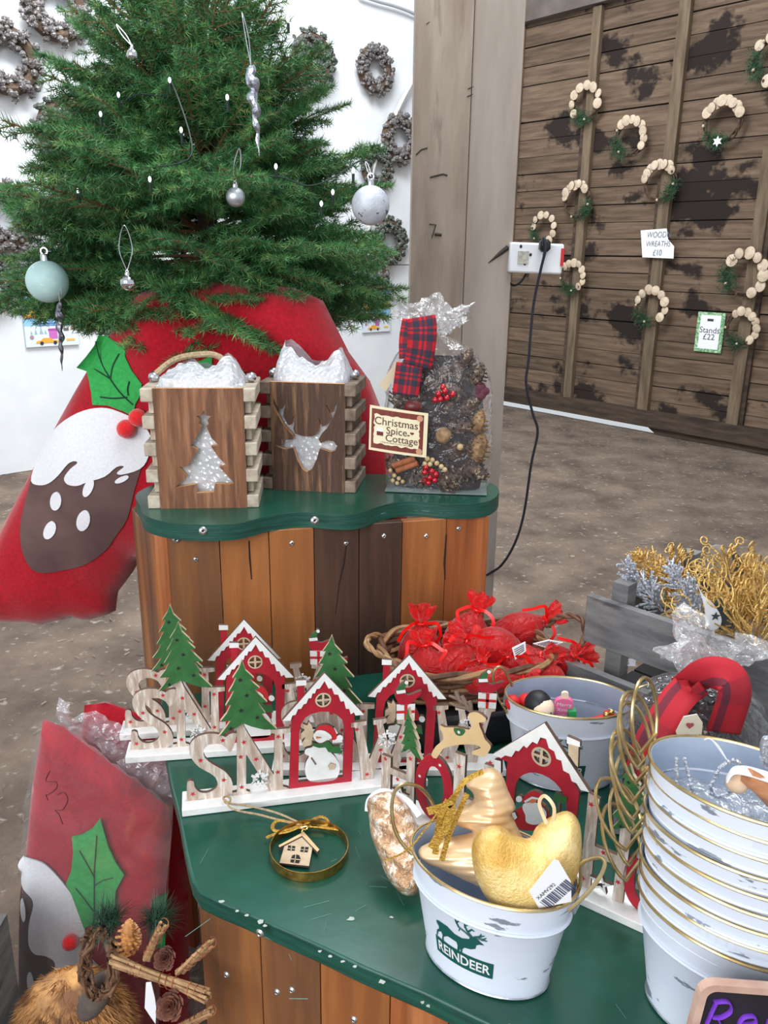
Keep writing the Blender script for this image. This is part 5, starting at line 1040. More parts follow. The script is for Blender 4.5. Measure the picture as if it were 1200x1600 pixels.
mb = MB(); mb.tube([V((.008, .0, -.01)), V((.012, .0, -.06)), V((.02, -.01, -.11))], .012, 10); mb.build('felt_body', m_toyr, r)
MP = frame(P(880, 1108, 1.118), (1, -.1, 0), (-.2, -.15, 1)); r = empty('pink_lolly', None, 'pink lolly shaped toy with wooden stick in the toy bucket', 'toy', M=MP)
mb = MB(); mb.ext([rrect(-.014, -.042, .014, .022, .010)], fr2, -.004, .004); mb.build('pink_lolly_body', m_pink, r, smooth=False); mb = MB(); mb.ext([rrect(-.0055, .018, .0055, .034, .005)], fr2, -.002, .002); mb.build('stick', m_skin, r, smooth=False)
mb = MB(); fw_ = lambda u, v, t: V((u, -.0046, v)); put_text(mb, 'Merry', .009, fw_, cy=.012); put_text(mb, 'Xmas', .009, fw_, cy=.002); put_text(mb, 'wishes', .007, fw_, cy=-.008); mb.build('lettering', m_white, r, smooth=False, recalc=False)['kind'] = 'stuff'
c = P(905, 1118, 1.11); r = empty('elf_legs', c, 'red green and lime elf toy with gold bells in the toy bucket', 'toy')
mb = MB(); mb.bar((-.008, 0, -.08), (-.012, 0, .010), .012, .012); mb.build('green_leg', m_toyg, r); mb = MB(); mb.bar((-.004, -.006, -.012), (.010, -.006, -.010), .010, .014, (0, -1, 0)); mb.build('lime_cuff', m_toyy, r)
mb = MB(); mb.tube(smooth_path([V((.008, -.006, -.011)), V((.025, -.006, -.008)), V((.042, -.004, -.002)), V((.048, -.002, .010))], 5), [.009]*11+[.010]*3+[.006, .003], 12); mb.build('red_boot', m_toyr, r)
for d in ((.046, -.008, .012), (.038, -.010, .008)): mb = MB(); mb.sph(d, .0048, 12, 8); mb.build('bell', m_gold, r)
# ================================================================ Christmas tree
m_needle = mat('spruce_needle', (78, 134, 76), (42, 94, 56), rough=.55, scale=14, rnd=.22, spec=.4, c3=(132, 172, 96), s3=30, lo3=.54, hi3=.68)
m_stem = mat('spruce_stem', (150, 116, 78), (112, 84, 58), rough=.8, scale=60); m_trunk = mat('trunk_bark', (86, 66, 50), (56, 44, 36), rough=.9, scale=30, bump=.8)
TC = V((-.415, 2.00, 1.35))
def branch_mesh(L, seed):
    rnd = random.Random(seed); mb = MB(); nd_v = []; nd_f = []
    def needles(pts, dens, ln, tipgrow=1.0):
        ph = rnd.uniform(0, 6); acc = 0.0
        for i in range(len(pts)-1):
            a, b = pts[i], pts[i+1]; d = b-a; l = d.length
            if l < 1e-6: continue
            d = d/l; s = d.cross(V((0, 0, 1)));
            if s.length < .05: s = d.orthogonal()
            s.normalize(); u = s.cross(d); n = max(1, int(l/dens))
            for k in range(n):
                ph += 2.4; c, q = cos(ph), sin(ph); q = q*.75+.25     # more on the upper side
                r = (s*c+u*q).normalized(); p = a+d*l*(k+rnd.random())/n; ax = (d*rnd.uniform(.55, .95)+r).normalized(); ll = ln*rnd.uniform(.75, 1.15)
                w = ax.cross(V((rnd.uniform(-1, 1), rnd.uniform(-1, 1), rnd.uniform(-1, 1)))).normalized()*.0010
                o = len(nd_v); nd_v.extend([p-w, p+w, p+ax*ll]); nd_f.append((o, o+1, o+2))
    def curve(p0, d, l, droop, n=7, up=0):
        pts = [p0]; p = p0.copy(); d = d.normalized()
        for i in range(n): d = (d+V((0, 0, -droop/n))+V((rnd.uniform(-1, 1), rnd.uniform(-1, 1), rnd.uniform(-1, 1)))*.045).normalized(); p = p+d*l/n; pts.append(p.copy())
        return pts
    main = curve(V((0, 0, 0)), V((1, 0, .0)), L, .02, 10); mb.tube(main, [.0042*(1-i/11)+.0009 for i in range(11)], 5)
    needles(main[2:], .0009, .0195)
    n = int(L/.040)
    for i in range(n):
        t = .22+.76*(i+.5)/n; k = min(9, int(t*10)); f = t*10-k; p = main[k].lerp(main[k+1], f); dm_ = (main[k+1]-main[k]).normalized()
        for sgn in (-1, 1):
            if rnd.random() < .08: continue
            side = dm_.cross(V((0, 0, 1))).normalized()*sgn; dd = dm_*.85+side*1.0+V((0, 0, rnd.uniform(-.15, .22))); l = L*(.52*(1-t)+.10)*rnd.uniform(.8, 1.15)
            tw = curve(p, dd, l, .22, 6); mb.tube(tw, [.0018, .0016, .0014, .0012, .0010, .0009, .0007], 4); needles(tw[1:] if l > .1 else tw, .0009, .0185)
            m = int(l/.046)
            for j in range(m):
                tt = .25+.7*(j+.5)/max(1, m); kk = min(5, int(tt*6)); pp = tw[kk].lerp(tw[kk+1], tt*6-kk); dt = (tw[kk+1]-tw[kk]).normalized()
                for s2 in (-1, 1):
                    sd2 = dt.cross(V((0, 0, 1))).normalized()*s2; l2 = l*(.42*(1-tt)+.12)*rnd.uniform(.8, 1.2)
                    t2 = curve(pp, dt*.9+sd2+V((0, 0, rnd.uniform(-.1, .2))), l2, .2, 3); mb.tube(t2, [.001, .0009, .0008, .0006], 3); needles(t2, .0010, .0175)
    o = len(mb.v); nv = len(mb.f); mb.v += [tuple(p) for p in nd_v]; mb.f += [tuple(i+o for i in f) for f in nd_f]
    me = bpy.data.meshes.new('branch'); me.from_pydata(mb.v, [], mb.f); me.materials.append(m_stem); me.materials.append(m_needle)
    me.polygons.foreach_set('material_index', [0]*nv+[1]*len(nd_f)); return me
BM = {c: [branch_mesh(c, 100+int(c*100)+k) for k in range(3)] for c in (.50, .36, .22)}
tree = empty('christmas_tree', TC, 'bushy green spruce tree standing in the red sack', 'tree')
mb = MB(); mb.tube([V((0, 0, -.02)), V((.005, 0, .4)), V((0, .005, .9)), V((0, 0, 1.35))], [.026, .020, .012, .004], 10); mb.build('trunk', m_trunk, tree)
rnd = random.Random(9)
z = .03; a0 = 0
while z < .95:
    rad = .48*(1-max(0, z-.09)/.92)+.01
    n = 11 if z < .5 else (7 if z < .9 else 5)
    for k in range(n):
        a = a0+2*pi*k/n+rnd.uniform(-.2, .2); toc = max(0, -sin(a)); L = rad*rnd.uniform(.80, 1.10)*(.93 if cos(a) > .4 else 1)
        elev = -.10+z*1.5+rnd.uniform(-.14, .14)
        if z < .16: elev = max(elev, -.03)
        if toc > .6 and z < .14: elev = rnd.uniform(-.42, -.22); L *= .72
        cl = min(BM, key=lambda c: abs(c-L)); me = rnd.choice(BM[cl]); b = bpy.data.objects.new('branch', me); COL.objects.link(b); b.parent = tree
        s = L/cl; b.matrix_local = Matrix.Translation((0, 0, z+rnd.uniform(-.012, .012))) @ Matrix.Rotation(a, 4, 'Z') @ Matrix.Rotation(-elev, 4, 'Y') @ Matrix.Rotation(rnd.uniform(-.5, .5), 4, 'X') @ Matrix.Scale(s, 4)
    z += .040 if z < .5 else .052; a0 += 1.1
for k in range(26):
    a = -pi/2+(k-12.5)*.11+rnd.uniform(-.05, .05); L = rnd.uniform(.28, .42); cl = min(BM, key=lambda c: abs(c-L)); b = bpy.data.objects.new('branch', rnd.choice(BM[cl])); COL.objects.link(b); b.parent = tree
    b.matrix_local = Matrix.Translation((0, 0, rnd.uniform(.02, .14))) @ Matrix.Rotation(a, 4, 'Z') @ Matrix.Rotation(rnd.uniform(.02, .30), 4, 'Y') @ Matrix.Rotation(rnd.uniform(-.5, .5), 4, 'X') @ Matrix.Scale(L/cl, 4)
# ornaments
m_bmat = mat('bauble_matt', (206, 210, 218), rough=.42, metal=.9); m_bshine = mat('bauble_shiny', (220, 222, 228), rough=.06, metal=1)
m_bglit = mat('bauble_glitter', (208, 214, 224), (180, 186, 196), rough=.5, metal=.2, scale=40, bump=.5, bscale=300, c3=(96, 102, 118), s3=60, lo3=.61, hi3=.63)
m_bmint = mat('bauble_mint', (186, 214, 212), (168, 202, 202), rough=.55, scale=30, c3=(220, 230, 232), s3=60, lo3=.66, hi3=.7, bump=.3)
m_ice = mat('icicle_glitter', (214, 218, 228), (150, 154, 168), rough=.25, metal=.9, scale=120, bump=.8, bscale=160)
def bauble(px, py, y, pr, m, lb, loop=None, cap=.35):
    c = P(px, py, y); r = pr*y/F/math.cos(0.15)*1.02; o = empty('bauble', c, lb, 'bauble', 'baubles on the tree')
    mb = MB(); mb.sph((0, 0, 0), r, 28, 20); mb.build('ball', m, o)
    mb = MB(); mb.lathe([(r*cap, r*.9), (r*cap, r*1.25), (r*cap*.8, r*1.3), (0, r*1.3)], 12); mb.tube([V((r*.16*cos(a), 0, r*1.42+r*.16*sin(a))) for a in [2*pi*i/10 for i in range(10)]], r*.05, 5, close=True); mb.build('metal_cap', m_silver, o)
    if loop:
        t = P(loop[0], loop[1], y)-c; w = loop[2]*y/F; mb = MB(); b = V((0, 0, r*1.4))
        mb.tube(smooth_path([b, b.lerp(t, .5)+V((w, 0, 0)), t, b.lerp(t, .5)-V((w, 0, 0)), b], 6), .0009, 5); mb.build('hanging_thread', m_silver, o)
    return o
bauble(368, 308, 1.60, 13.5, m_bmat, 'small matt silver bauble in the middle of the tree', (374, 232, 5))
bauble(200, 442, 1.60, 11.5, m_bshine, 'small shiny silver bauble hanging low over the red sack', (194, 352, 10))
bauble(579, 321, 1.66, 27, m_bglit, 'large silver glitter bauble at the right tip of the tree', (571, 250, 2), .2)
bauble(74, 440, 1.72, 30, m_bmint, 'large pale mint bauble at the lower left of the tree', (80, 392, 3), .2)
bauble(207, 86, 1.70, 8, m_bshine, 'tiny shiny silver bauble high on the left of the tree', (182, 38, 3))
def icicle(px, y0, y1, y, w, lb, lean=0, top=None, m=m_ice):
    a = P(px, y0, y); b = P(px+lean, y1, y); o = empty('icicle_ornament', a, lb, 'ornament', 'glittery icicles on the tree'); d = b-a; n = 60; pts = []; rr = []
    for i in range(n+1):
        t = i/n; tw = t*26; q = w*(1-t)**.7*(.35+.65*min(1, t*7+.1)); pts.append(d*t+V((cos(tw), sin(tw), 0))*q*.28); rr.append(max(.0004, q*(.85+.2*sin(t*40))))
    mb = MB(); mb.tube(pts, rr, 7); mb.build('icicle', m, o)
    if top: mb = MB(); t = P(*top, y)-a; mb.tube(smooth_path([V((0, 0, 0)), t*.5+V((.004, 0, 0)), t, t*.5-V((.001, 0, 0)), V((0, 0, 0))], 5), .0007, 4); mb.build('hanging_thread', m_silver, o)
icicle(392, 102, 243, 1.56, .013, 'long silver glitter icicle high on the front of the tree', 13, (378, 18))
icicle(93, 472, 580, 1.70, .010, 'dark silver icicle hanging below the mint bauble', 4, (92, 440), mat('icicle_dark', (150, 152, 162), (92, 92, 104), rough=.3, metal=.9, scale=120, bump=.8, bscale=160))
# fairy lights
m_led = bpy.data.materials.new('led_glow'); m_led.use_nodes = True; b_ = m_led.node_tree.nodes['Principled BSDF']; b_.inputs['Emission Color'].default_value = (.8, .9, 1, 1); b_.inputs['Emission Strength'].default_value = 3.0; b_.inputs['Base Color'].default_value = (.9, .95, 1, 1)
m_wire = mat('light_cable', (22, 44, 36), rough=.5)
fr_ = empty('fairy_lights', P(300, 250, 1.7), 'string of tiny white fairy lights on dark green cable wound through the tree', 'fairy lights'); fo = fr_.location
LP_ = [(60, 320, 1.72), (122, 298, 1.66), (185, 148, 1.75), (265, 125, 1.72), (283, 203, 1.62), (234, 280, 1.60), (157, 178, 1.72), (355, 152, 1.6), (431, 260, 1.62), (502, 318, 1.64), (552, 266, 1.66), (520, 300, 1.7), (450, 30, 1.7)]
mb = MB(); mb.tube(smooth_path([P(*q)-fo for q in ((40, 312, 1.75), (75, 308, 1.70), (95, 292, 1.68), (128, 284, 1.67), (150, 240, 1.72), (200, 154, 1.76), (260, 150, 1.74), (268, 128, 1.72), (300, 240, 1.64), (240, 262, 1.62), (330, 270, 1.66), (431, 275, 1.64), (480, 290, 1.65), (520, 278, 1.66), (560, 252, 1.66), (580, 254, 1.66))], 6), .0016, 5); mb.build('light_cable', m_wire, fr_)
for q in LP_:
    c = P(*q)-fo; s_ = empty('x', (0, 0, 0)); bpy.data.objects.remove(s_); mb = MB(); mb.tube([c+V((.0, .004, -.022)), c+V((0, 0, -.006))], .0028, 7); mb.build('bulb_socket', m_wire, fr_); mb = MB(); mb.sph(c, (.0028, .0028, .005), 8, 6); mb.build('bulb', m_led, fr_)
# ================================================================ clear bags of potpourri
def tartan(name, red=(190, 26, 40), plain=False):
    m = bpy.data.materials.new(name); m.use_nodes = True; t = m.node_tree; L = t.links.new; b = t.nodes['Principled BSDF']; b.inputs['Roughness'].default_value = .85
    tc = t.nodes.new('ShaderNodeTexCoord'); sp_ = t.nodes.new('ShaderNodeSeparateXYZ'); L(tc.outputs['UV'], sp_.inputs[0])
    def mth(op, a, bb=None, cc=None):
        n = t.nodes.new('ShaderNodeMath'); n.operation = op
        for i, q in enumerate((a, bb, cc)):
            if q is None: continue
            if isinstance(q, (int, float)): n.inputs[i].default_value = q
            else: L(q, n.inputs[i])
        return n.outputs[0]
    def band(src, f, ph, lo, hi):
        fr = mth('FRACT', mth('ADD', mth('MULTIPLY', src, f), ph)); return mth('MULTIPLY', mth('GREATER_THAN', fr, lo), mth('LESS_THAN', fr, hi))
    u, v = sp_.outputs[0], sp_.outputs[1]
    def darkf(s):
        if plain: return band(s, 1, 0, .62, .86)
        return mth('MAXIMUM', band(s, 1, 0, .12, .34), mth('MAXIMUM', band(s, 1, 0, .42, .50), band(s, 1, 0, .60, .82)))
    du = darkf(u); dv = mth('MULTIPLY', darkf(v), .35) if plain else darkf(v); k = mth('MULTIPLY', mth('ADD', du, dv), .5)
    r = t.nodes.new('ShaderNodeValToRGB'); r.color_ramp.elements[0].color = lin(red); r.color_ramp.elements[1].color = lin((44, 46, 62)); e = r.color_ramp.elements.new(.5); e.color = lin((112, 34, 50)); L(k, r.inputs[0]); L(r.outputs[0], b.inputs['Base Color'])
    m.diffuse_color = lin(red); return m
m_tart = tartan('tartan_ribbon')
def uvribbon(name, pts, w, par, m, rep, nrm=(0, -1, 0), k=6, th=.0014, wide=1.0):
    p = smooth_path(pts, k); vs_ = []; n = len(p); L = [0]
    for i in range(1, n): L.append(L[-1]+(p[i]-p[i-1]).length)
    cols = 5
    for i, q in enumerate(p):
        t = (p[min(i+1, n-1)]-p[max(i-1, 0)]).normalized(); s = t.cross(V(nrm)).normalized()
        for c in range(cols): vs_.append(q+s*w*(c/(cols-1)-.5))
    me = bpy.data.meshes.new(name); fs = [(i*cols+c, i*cols+c+1, (i+1)*cols+c+1, (i+1)*cols+c) for i in range(n-1) for c in range(cols-1)]; me.from_pydata([tuple(v) for v in vs_], [], fs)
    uv = me.uv_layers.new(name='UVMap'); 
    for pl in me.polygons:
        for li in pl.loop_indices:
            vi = me.loops[li].vertex_index; uv.data[li].uv = ((vi % cols)/(cols-1)*wide, L[vi//cols]/w*rep)
    me.materials.append(m); me.polygons.foreach_set('use_smooth', [True]*len(me.polygons)); o = bpy.data.objects.new(name, me); COL.objects.link(o); o.parent = par
    sm = o.modifiers.new('s', 'SOLIDIFY'); sm.thickness = th; return o
m_film = plastic('cellophane', (240, 244, 250), base=.03, milk=.025, bump=.8, bscale=26, rough=.08, edge=.5)
m_film2 = plastic('cellophane_crumpled', (244, 246, 250), base=.10, milk=.20, bump=1.0, bscale=46, rough=.14, edge=.7)
m_cone = mat('pine_cone_dark', (104, 84, 74), (60, 48, 44), rough=.7, scale=60, rnd=.15, c3=(170, 152, 130), s3=120, lo3=.56, hi3=.62); m_coneb = mat('pine_cone_tan', (178, 146, 108), (120, 92, 66), rough=.7, scale=60, rnd=.12)
m_berry = mat('red_berry', (176, 16, 36), rough=.12, coat=.6); m_bead = mat('cream_bead', (206, 184, 140), (176, 150, 106), rough=.5, scale=60); m_cin = mat('cinnamon', (172, 104, 66), (126, 70, 42), rough=.75, scale=40, stretch=(1, 1, .2))
m_purp = mat('dried_petal', (112, 52, 70), (72, 34, 48), rough=.7, scale=40); m_darkfill = mat('bag_filling', (62, 50, 52), (36, 30, 34), rough=.9, scale=60, bump=1, bscale=70, bdist=.01)
def clear_bag(M, a, b, h, seed, label, neck=.018, plume=.075, px=0.0, splay=1.0, film=None):
    r = empty('potpourri_bag', None, label, 'bag', M=M)
    def rad(t):
        if t < .62: return 1+.05*sin(t*6)
        q = (t-.62)/.38; return max(neck/a, math.sqrt(max(0, 1-q*q)))
    def fn(u, v):
        an = 2*pi*u; c, s = cos(an), sin(an); q = (abs(c)**3+abs(s)**3)**(-1/3.); k = rad(v); fo = 1+.05*nzv((c*2+seed, s*2, v*3))+.03*sin(an*11+v*9)*(v > .5)
        return V((c*q*a*k*fo+px*max(0, v-.6)/.4, s*q*max(b*k, neck)*fo, v*h))
    mb = MB(); mb.grid(fn, 72, 34, closeu=True); mb.ext([[(c*a*.98, s*b*.98) for c, s in ((-1, -1), (1, -1), (1, 1), (-1, 1))]], lambda u, v, t: V((u, v, t)), .0005, .002, 1)
    mb.build('clear_film', [m_film, mat('bag_base', (120, 132, 130), rough=.35)], r, ang=180)
    def pl(u, v):
        an = 2*pi*u; c, s = cos(an), sin(an); q = neck*(1-v)+splay*plume*v**.8; rf = 1+.35*sin(an*5+seed+v*2)*v+.25*nzv((c*4, s*4, v*5+seed))*v*2
        return V((px+c*q*rf, s*q*.7*rf, h+v*plume*(1+.25*sin(an*3+seed))-.02*v*abs(c)+.01*nzv((c*9, s*9, v*9))))
    mb = MB(); mb.grid(pl, 80, 16, closeu=True); mb.build('gathered_film', m_film2, r, ang=25)
    # filling
    mb = MB(); mb.grid(lambda u, v: (lambda p: V((p.x*.84, p.y*.5, p.z*.95+.004)))(fn(u, v*.90)), 40, 20, closeu=True); mb.build('dark_filling', m_darkfill, r, ang=180); return r
def inbag(M, u, w, z): return M @ V((u, w, z))
ba = G(590, 752, UZ); bb = G(735, 768, UZ)
MB1 = frame(V((.106, 1.618, UZ+.001)), (1, -.10, 0)); bag1 = clear_bag(MB1, .103, .046, .305, 3, 'clear bag of pine cones with tartan ribbon, right on the upper shelf', .017, .062, -.012)
def cone_thing(M, u, w, z, r_, h_, rot, m, lb, n=46, grp='pine cones in the clear bags'):
    rr = empty('pine_cone', None, lb, 'pine cone', grp, M=M @ Matrix.Translation((u, w, z)) @ Matrix(rot).to_4x4())
    mb = MB(); cone_mb(mb, (0, 0, 0), r_, h_, n); mb.build('cone_scales', m, rr, smooth=False); return rr
random.seed(17)
def rotm(a, b, c=0): return Matrix.Rotation(a, 3, 'Y') @ Matrix.Rotation(b, 3, 'X')
CL = ['dark pine cone just right of the upper berry cluster in the shelf bag', 'dark pine cone level with the upper berries at the right of the shelf bag', 'dark pine cone highest on the right shoulder of the shelf bag', 'wide dark pine cone behind the lower berries in the shelf bag',
      'large dark pine cone at the bottom centre of the shelf bag', 'dark pine cone in the bottom right corner of the shelf bag', 'dark pine cone right of the paper label in the shelf bag', 'dark pine cone tucked under the tartan ribbon end in the shelf bag', 'small dark pine cone nearest the neck of the shelf bag',
      'dark pine cone left of the tartan ribbon, above the paper label', 'small dark pine cone left of the cinnamon sticks', 'dark pine cone beside the card tag in the shelf bag']
CT = ['pale tan pine cone at the right edge of the shelf bag, lower of two', 'pale tan pine cone at the right edge of the shelf bag, upper of two']
CB = ['brown pine cone under the heart tag in the bag with the tartan bow', 'brown pine cone below the right bow loop in the bag with the tartan bow', 'brown pine cone left of the heart tag in the bag with the tartan bow', 'brown pine cone beside the orange bark slice', 'brown pine cone above the curled vine pieces', 'brown pine cone low in the middle of the bag with the tartan bow']
for (u, w, z, s, a, b) in ((.045, -.032, .135, .026, 1.3, .4), (.06, -.030, .175, .024, .9, .2), (.072, -.028, .235, .022, .3, -.3), (-.02, -.034, .035, .028, 1.5, .3), (.03, -.034, .03, .030, 1.2, -.5), (.075, -.03, .045, .027, 1.8, .4), (.035, -.034, .085, .022, .4, .6), (.02, -.024, .205, .022, 1.6, 0), (.05, -.026, .265, .018, .5, 0), (-.075, -.02, .19, .024, .4, 0), (-.085, -.03, .055, .018, 1.2, .4), (-.05, -.026, .225, .02, 1.1, .5)):
    cone_thing(MB1, u, w, z, s, s*2.2, rotm(a, b), m_cone, CL.pop(0))
for i in range(20):
    u = random.uniform(-.088, .09); z = random.uniform(.02, .285); u *= (1 if z < .2 else .62); s = random.uniform(.015, .021); cone_thing(MB1, u, -.017, z, s, s*2.1, rotm(random.uniform(0, 3), random.uniform(-1, 1)), m_cone, 'half hidden dark pine cone among the bag filling on the upper shelf', 30)
for (u, w, z, s) in ((.082, -.036, .095, .026), (.078, -.034, .145, .022)): cone_thing(MB1, u, w, z, s, s*2.3, rotm(.2, .1), m_coneb, CT.pop(0), 60)
def berries(M, cs, r_, m, name, lb, cat):
    rr = empty(name, None, lb, cat, M=M @ Matrix.Translation(cs[0])); 
    for c in cs: mb = MB(); mb.sph(V(c)-V(cs[0]), r_, 12, 8); mb.build('bead' if m is m_bead else 'berry', m, rr)
berries(MB1, [(.000, -.050, .200), (.012, -.052, .206), (.004, -.052, .190), (.016, -.051, .193), (.027, -.05, .200), (.008, -.05, .213), (-.006, -.05, .188)], .0062, m_berry, 'berry_cluster', 'glossy red berry cluster below the tartan ribbon in the bag', 'berries')
berries(MB1, [(-.020, -.051, .055), (-.008, -.052, .048), (-.022, -.052, .045), (.000, -.052, .042), (-.012, -.053, .035), (-.002, -.052, .030), (-.014, -.052, .024), (-.022, -.05, .028)], .0062, m_berry, 'berry_cluster', 'glossy red berry cluster near the bottom of the bag', 'berries')
berries(MB1, [(-.018, -.050, .072), (-.008, -.051, .070), (-.012, -.052, .062), (.001, -.051, .064), (.010, -.052, .058), (.017, -.052, .052), (-.022, -.05, .062)], .0052, m_bead, 'bead_strand', 'cream wooden bead strand beside the lower red berries', 'beads')
berries(MB1, [(-.082, -.047, .035), (-.073, -.049, .030), (-.085, -.048, .025), (-.076, -.048, .020), (-.065, -.05, .024), (-.09, -.046, .045)], .0045, m_bead, 'bead_strand', 'cream bead cluster at the lower left corner of the bag', 'beads')
berries(MB1, [(.045, -.051, .098)], .0065, m_bead, 'wooden_bead', 'single cream wooden bead right of the paper label', 'bead')
for (a, b) in (((-.085, -.052, .056), (-.042, -.054, .073)), ((-.078, -.052, .046), (-.036, -.054, .064))):
    o = empty('cinnamon_stick', MB1 @ V(a), ('upper' if a[2] > .05 else 'lower')+' one of two cinnamon sticks in the clear bag', 'cinnamon'); mb = MB(); p0 = MB1 @ V(a)-o.location; p1 = MB1 @ V(b)-o.location; mb.tube([p0, p1], .0062, 12, cap=False); mb.tube([p0, p1], .0040, 10); mb.build('bark_roll', m_cin, o)
o = empty('seed_ball', MB1 @ V((.012, -.040, .118)), 'round woody seed ball right of the paper label in the bag', 'seed pod'); mb = MB(); mb.sph((0, 0, 0), .016, 20, 14, fn=lambda d: 1+.07*nzv(d*9)); mb.build('pod_shell', m_coneb, o)
o = empty('dried_fruit', MB1 @ V((-.048, -.040, .172)), 'reddish dried fruit just above the paper label in the bag', 'dried fruit'); mb = MB(); mb.sph((0, 0, 0), (.018, .012, .014), 18, 12); mb.build('fruit_skin', mat('dried_red', (128, 44, 40), (92, 34, 34), rough=.4, scale=40), o)
o = empty('dried_petal', MB1 @ V((.080, -.036, .205)), 'purple dried petals at the upper right of the bag', 'petals')
for k in range(4): mb = MB(); mb.sph((.006*cos(k*1.6), 0, .008*sin(k*1.6)), (.011, .004, .009), 10, 8, M=Matrix.Rotation(k*.9, 3, 'Y')); mb.build('petal', m_purp, o)
# label
Lq = [P(*q, 1.545) for q in ((578, 633), (666, 641), (666, 716), (576, 703))]; Lx = (Lq[2]-Lq[3]); o0 = Lq[3]; lw = Lx.length; lh = (Lq[0]-Lq[3]).length
Li = MB1.inverted()
lx = Lx.normalized(); lz = (Lq[0]-Lq[3]).normalized(); ln_ = lx.cross(lz).normalized(); ln_ = -ln_ if ln_.y > 0 else ln_
lf = lambda u, v, t: Li @ (o0+lx*(u*lw)+lz*(v*lh)+ln_*(t+.004*sin(u*pi)-.004))
def lay(name, poly, t, m, par=bag1): mb = MB(); mb.ext([poly], lf, t, t+.0005); return mb.build(name, m, par, smooth=False)
lab = MB(); lab.grid(lambda a, b: lf(a, b, 0), 12, 3); lo = lab.build('paper_label', mat('label_cream', (236, 224, 188), rough=.6), bag1, recalc=False); lo['label'] = 'cream label reading Christmas Spice Cottage'
def layg(name, u0_, v0_, u1_, v1_, t, m, jag=0):
    mb = MB()
    def f(a, b):
        u = u0_+(u1_-u0_)*a; v = v0_+(v1_-v0_)*b
        if jag: u += jag*nzv((b*9, a, 1))*(1 if a in (0, 1) else 0); v += jag*nzv((a*9, b, 4))*(1 if b in (0, 1) else 0)
        return lf(u, v, t)
    mb.grid(f, 22, 14); mb.build(name, m, lo, recalc=False)
layg('brown_border', .035, .06, .93, .94, .0004, mat('label_brown', (132, 56, 42), (104, 42, 34), rough=.6, scale=80, stretch=(3, 1, .2)))
layg('cream_panel', .08, .17, .86, .82, .0008, mat('label_cream2', (236, 226, 192), rough=.6), .035)
mb = MB()
for tx, cy, s, cxx in (('Christmas', .68, .0205, .46), ('Spice', .495, .0195, .47), ('Cottage', .325, .0195, .56)):
    put_text(mb, tx, s, lambda u, v, t: lf(cxx+u/lw, cy+v/lh, .0013), bold=.00012)
mb.build('lettering', mat('label_ink', (92, 62, 52)), lo, smooth=False, recalc=False)['kind'] = 'stuff'
mb = MB(); put_text(mb, 'a fragrant blend of cones and spices', .0042, lambda u, v, t: lf(.47+u/lw, .225+v/lh, .0013)); mb.build('fine_print', mat('label_ink'+'', (92, 62, 52)), lo, smooth=False, recalc=False)['kind'] = 'stuff'
def heart(cx, cy, s): return [(cx+s*16*sin(t)**3/16, cy+s*(13*cos(t)-5*cos(2*t)-2*cos(3*t)-cos(4*t))/16) for t in [2*pi*i/20 for i in range(20)]]
for (x, y, s) in ((.735, .505, .035), (.675, .45, .022)): mb = MB(); mb.ext([heart(x, y, s)], lf, .001, .0014); mb.build('heart', mat('label_heart', (110, 34, 30)), lo, smooth=False)
mb = MB(); mb.ext([[(.13, .36), (.24, .36), (.24, .45), (.13, .45)]], lf, .001, .0014); mb.build('tiny_cottage', mat('label_heart', (110, 34, 30)), lo, smooth=False); mb = MB(); mb.ext([[(.12, .45), (.25, .45), (.22, .56), (.185, .50), (.15, .57)]], lf, .001, .0015); mb.build('tiny_roof', m_paper, lo, smooth=False)
for (x, y) in ((.86, .86), (.87, .12)): mb = MB(); mb.ext([ell(x, y, .055, .068, 14)], lf, .001, .0018); mb.build('printed_button', mat('label_btn', (206, 150, 120)), lo, smooth=False)
# tartan ribbon, card
q1 = lambda px, py, y=1.55: Li @ P(px, py, y)
uvribbon('tartan_ribbon', [q1(658, 495), q1(660, 515, 1.545), q1(658, 545, 1.545), q1(652, 573, 1.55)], .053, bag1, m_tart, 1.0)
uvribbon('tartan_ribbon', [q1(640, 568, 1.552), q1(637, 590, 1.55), q1(633, 618, 1.55)], .050, bag1, m_tart, 1.0)
uvribbon('tartan_ribbon', [q1(645, 500, 1.6), q1(640, 530, 1.59), q1(640, 560, 1.58)], .040, bag1, m_tart, 1.0)
mb = MB(); c_ = [q1(621, 562, 1.565), q1(627, 572, 1.565), q1(603, 612, 1.565), q1(592, 602, 1.565)]; mb.add(c_+[p+V((0, .002, 0)) for p in c_], [(0, 1, 2, 3), (7, 6, 5, 4)]+[(i, (i+1) % 4, 4+(i+1) % 4, 4+i) for i in range(4)]); mb.build('card_tag', mat('card', (206, 190, 160)), bag1, smooth=False)
# second bag
zn = P(1078, 1068, 1.03).z; MB2 = frame(V((.455, 1.045, TZ+.001)), (1, -.25, 0)); bag2 = clear_bag(MB2, .105, .07, zn-TZ, 8, 'clear potpourri bag with tartan bow standing behind the bucket stack', .018, .075, -.0, .75)
Li2 = MB2.inverted(); q2_ = lambda px, py, y=.985: Li2 @ P(px, py, y); m_tart2 = tartan('tartan_bow', (176, 30, 44), True)
uvribbon('tartan_bow', [q2_(1072, 1072, 1.01), q2_(1095, 1058, .98), q2_(1118, 1052, .965), q2_(1142, 1060, .955), q2_(1148, 1085, .95), q2_(1140, 1115, .955), q2_(1130, 1145, .96)], .044, bag2, m_tart2, .3, (.2, -.9, .5))
uvribbon('tartan_bow', [q2_(1082, 1068, 1.0), q2_(1060, 1090, .97), q2_(1040, 1120, .95), q2_(1015, 1165, .94), q2_(1000, 1215, .94)], .042, bag2, m_tart2, .3, (-.3, -.9, .4))
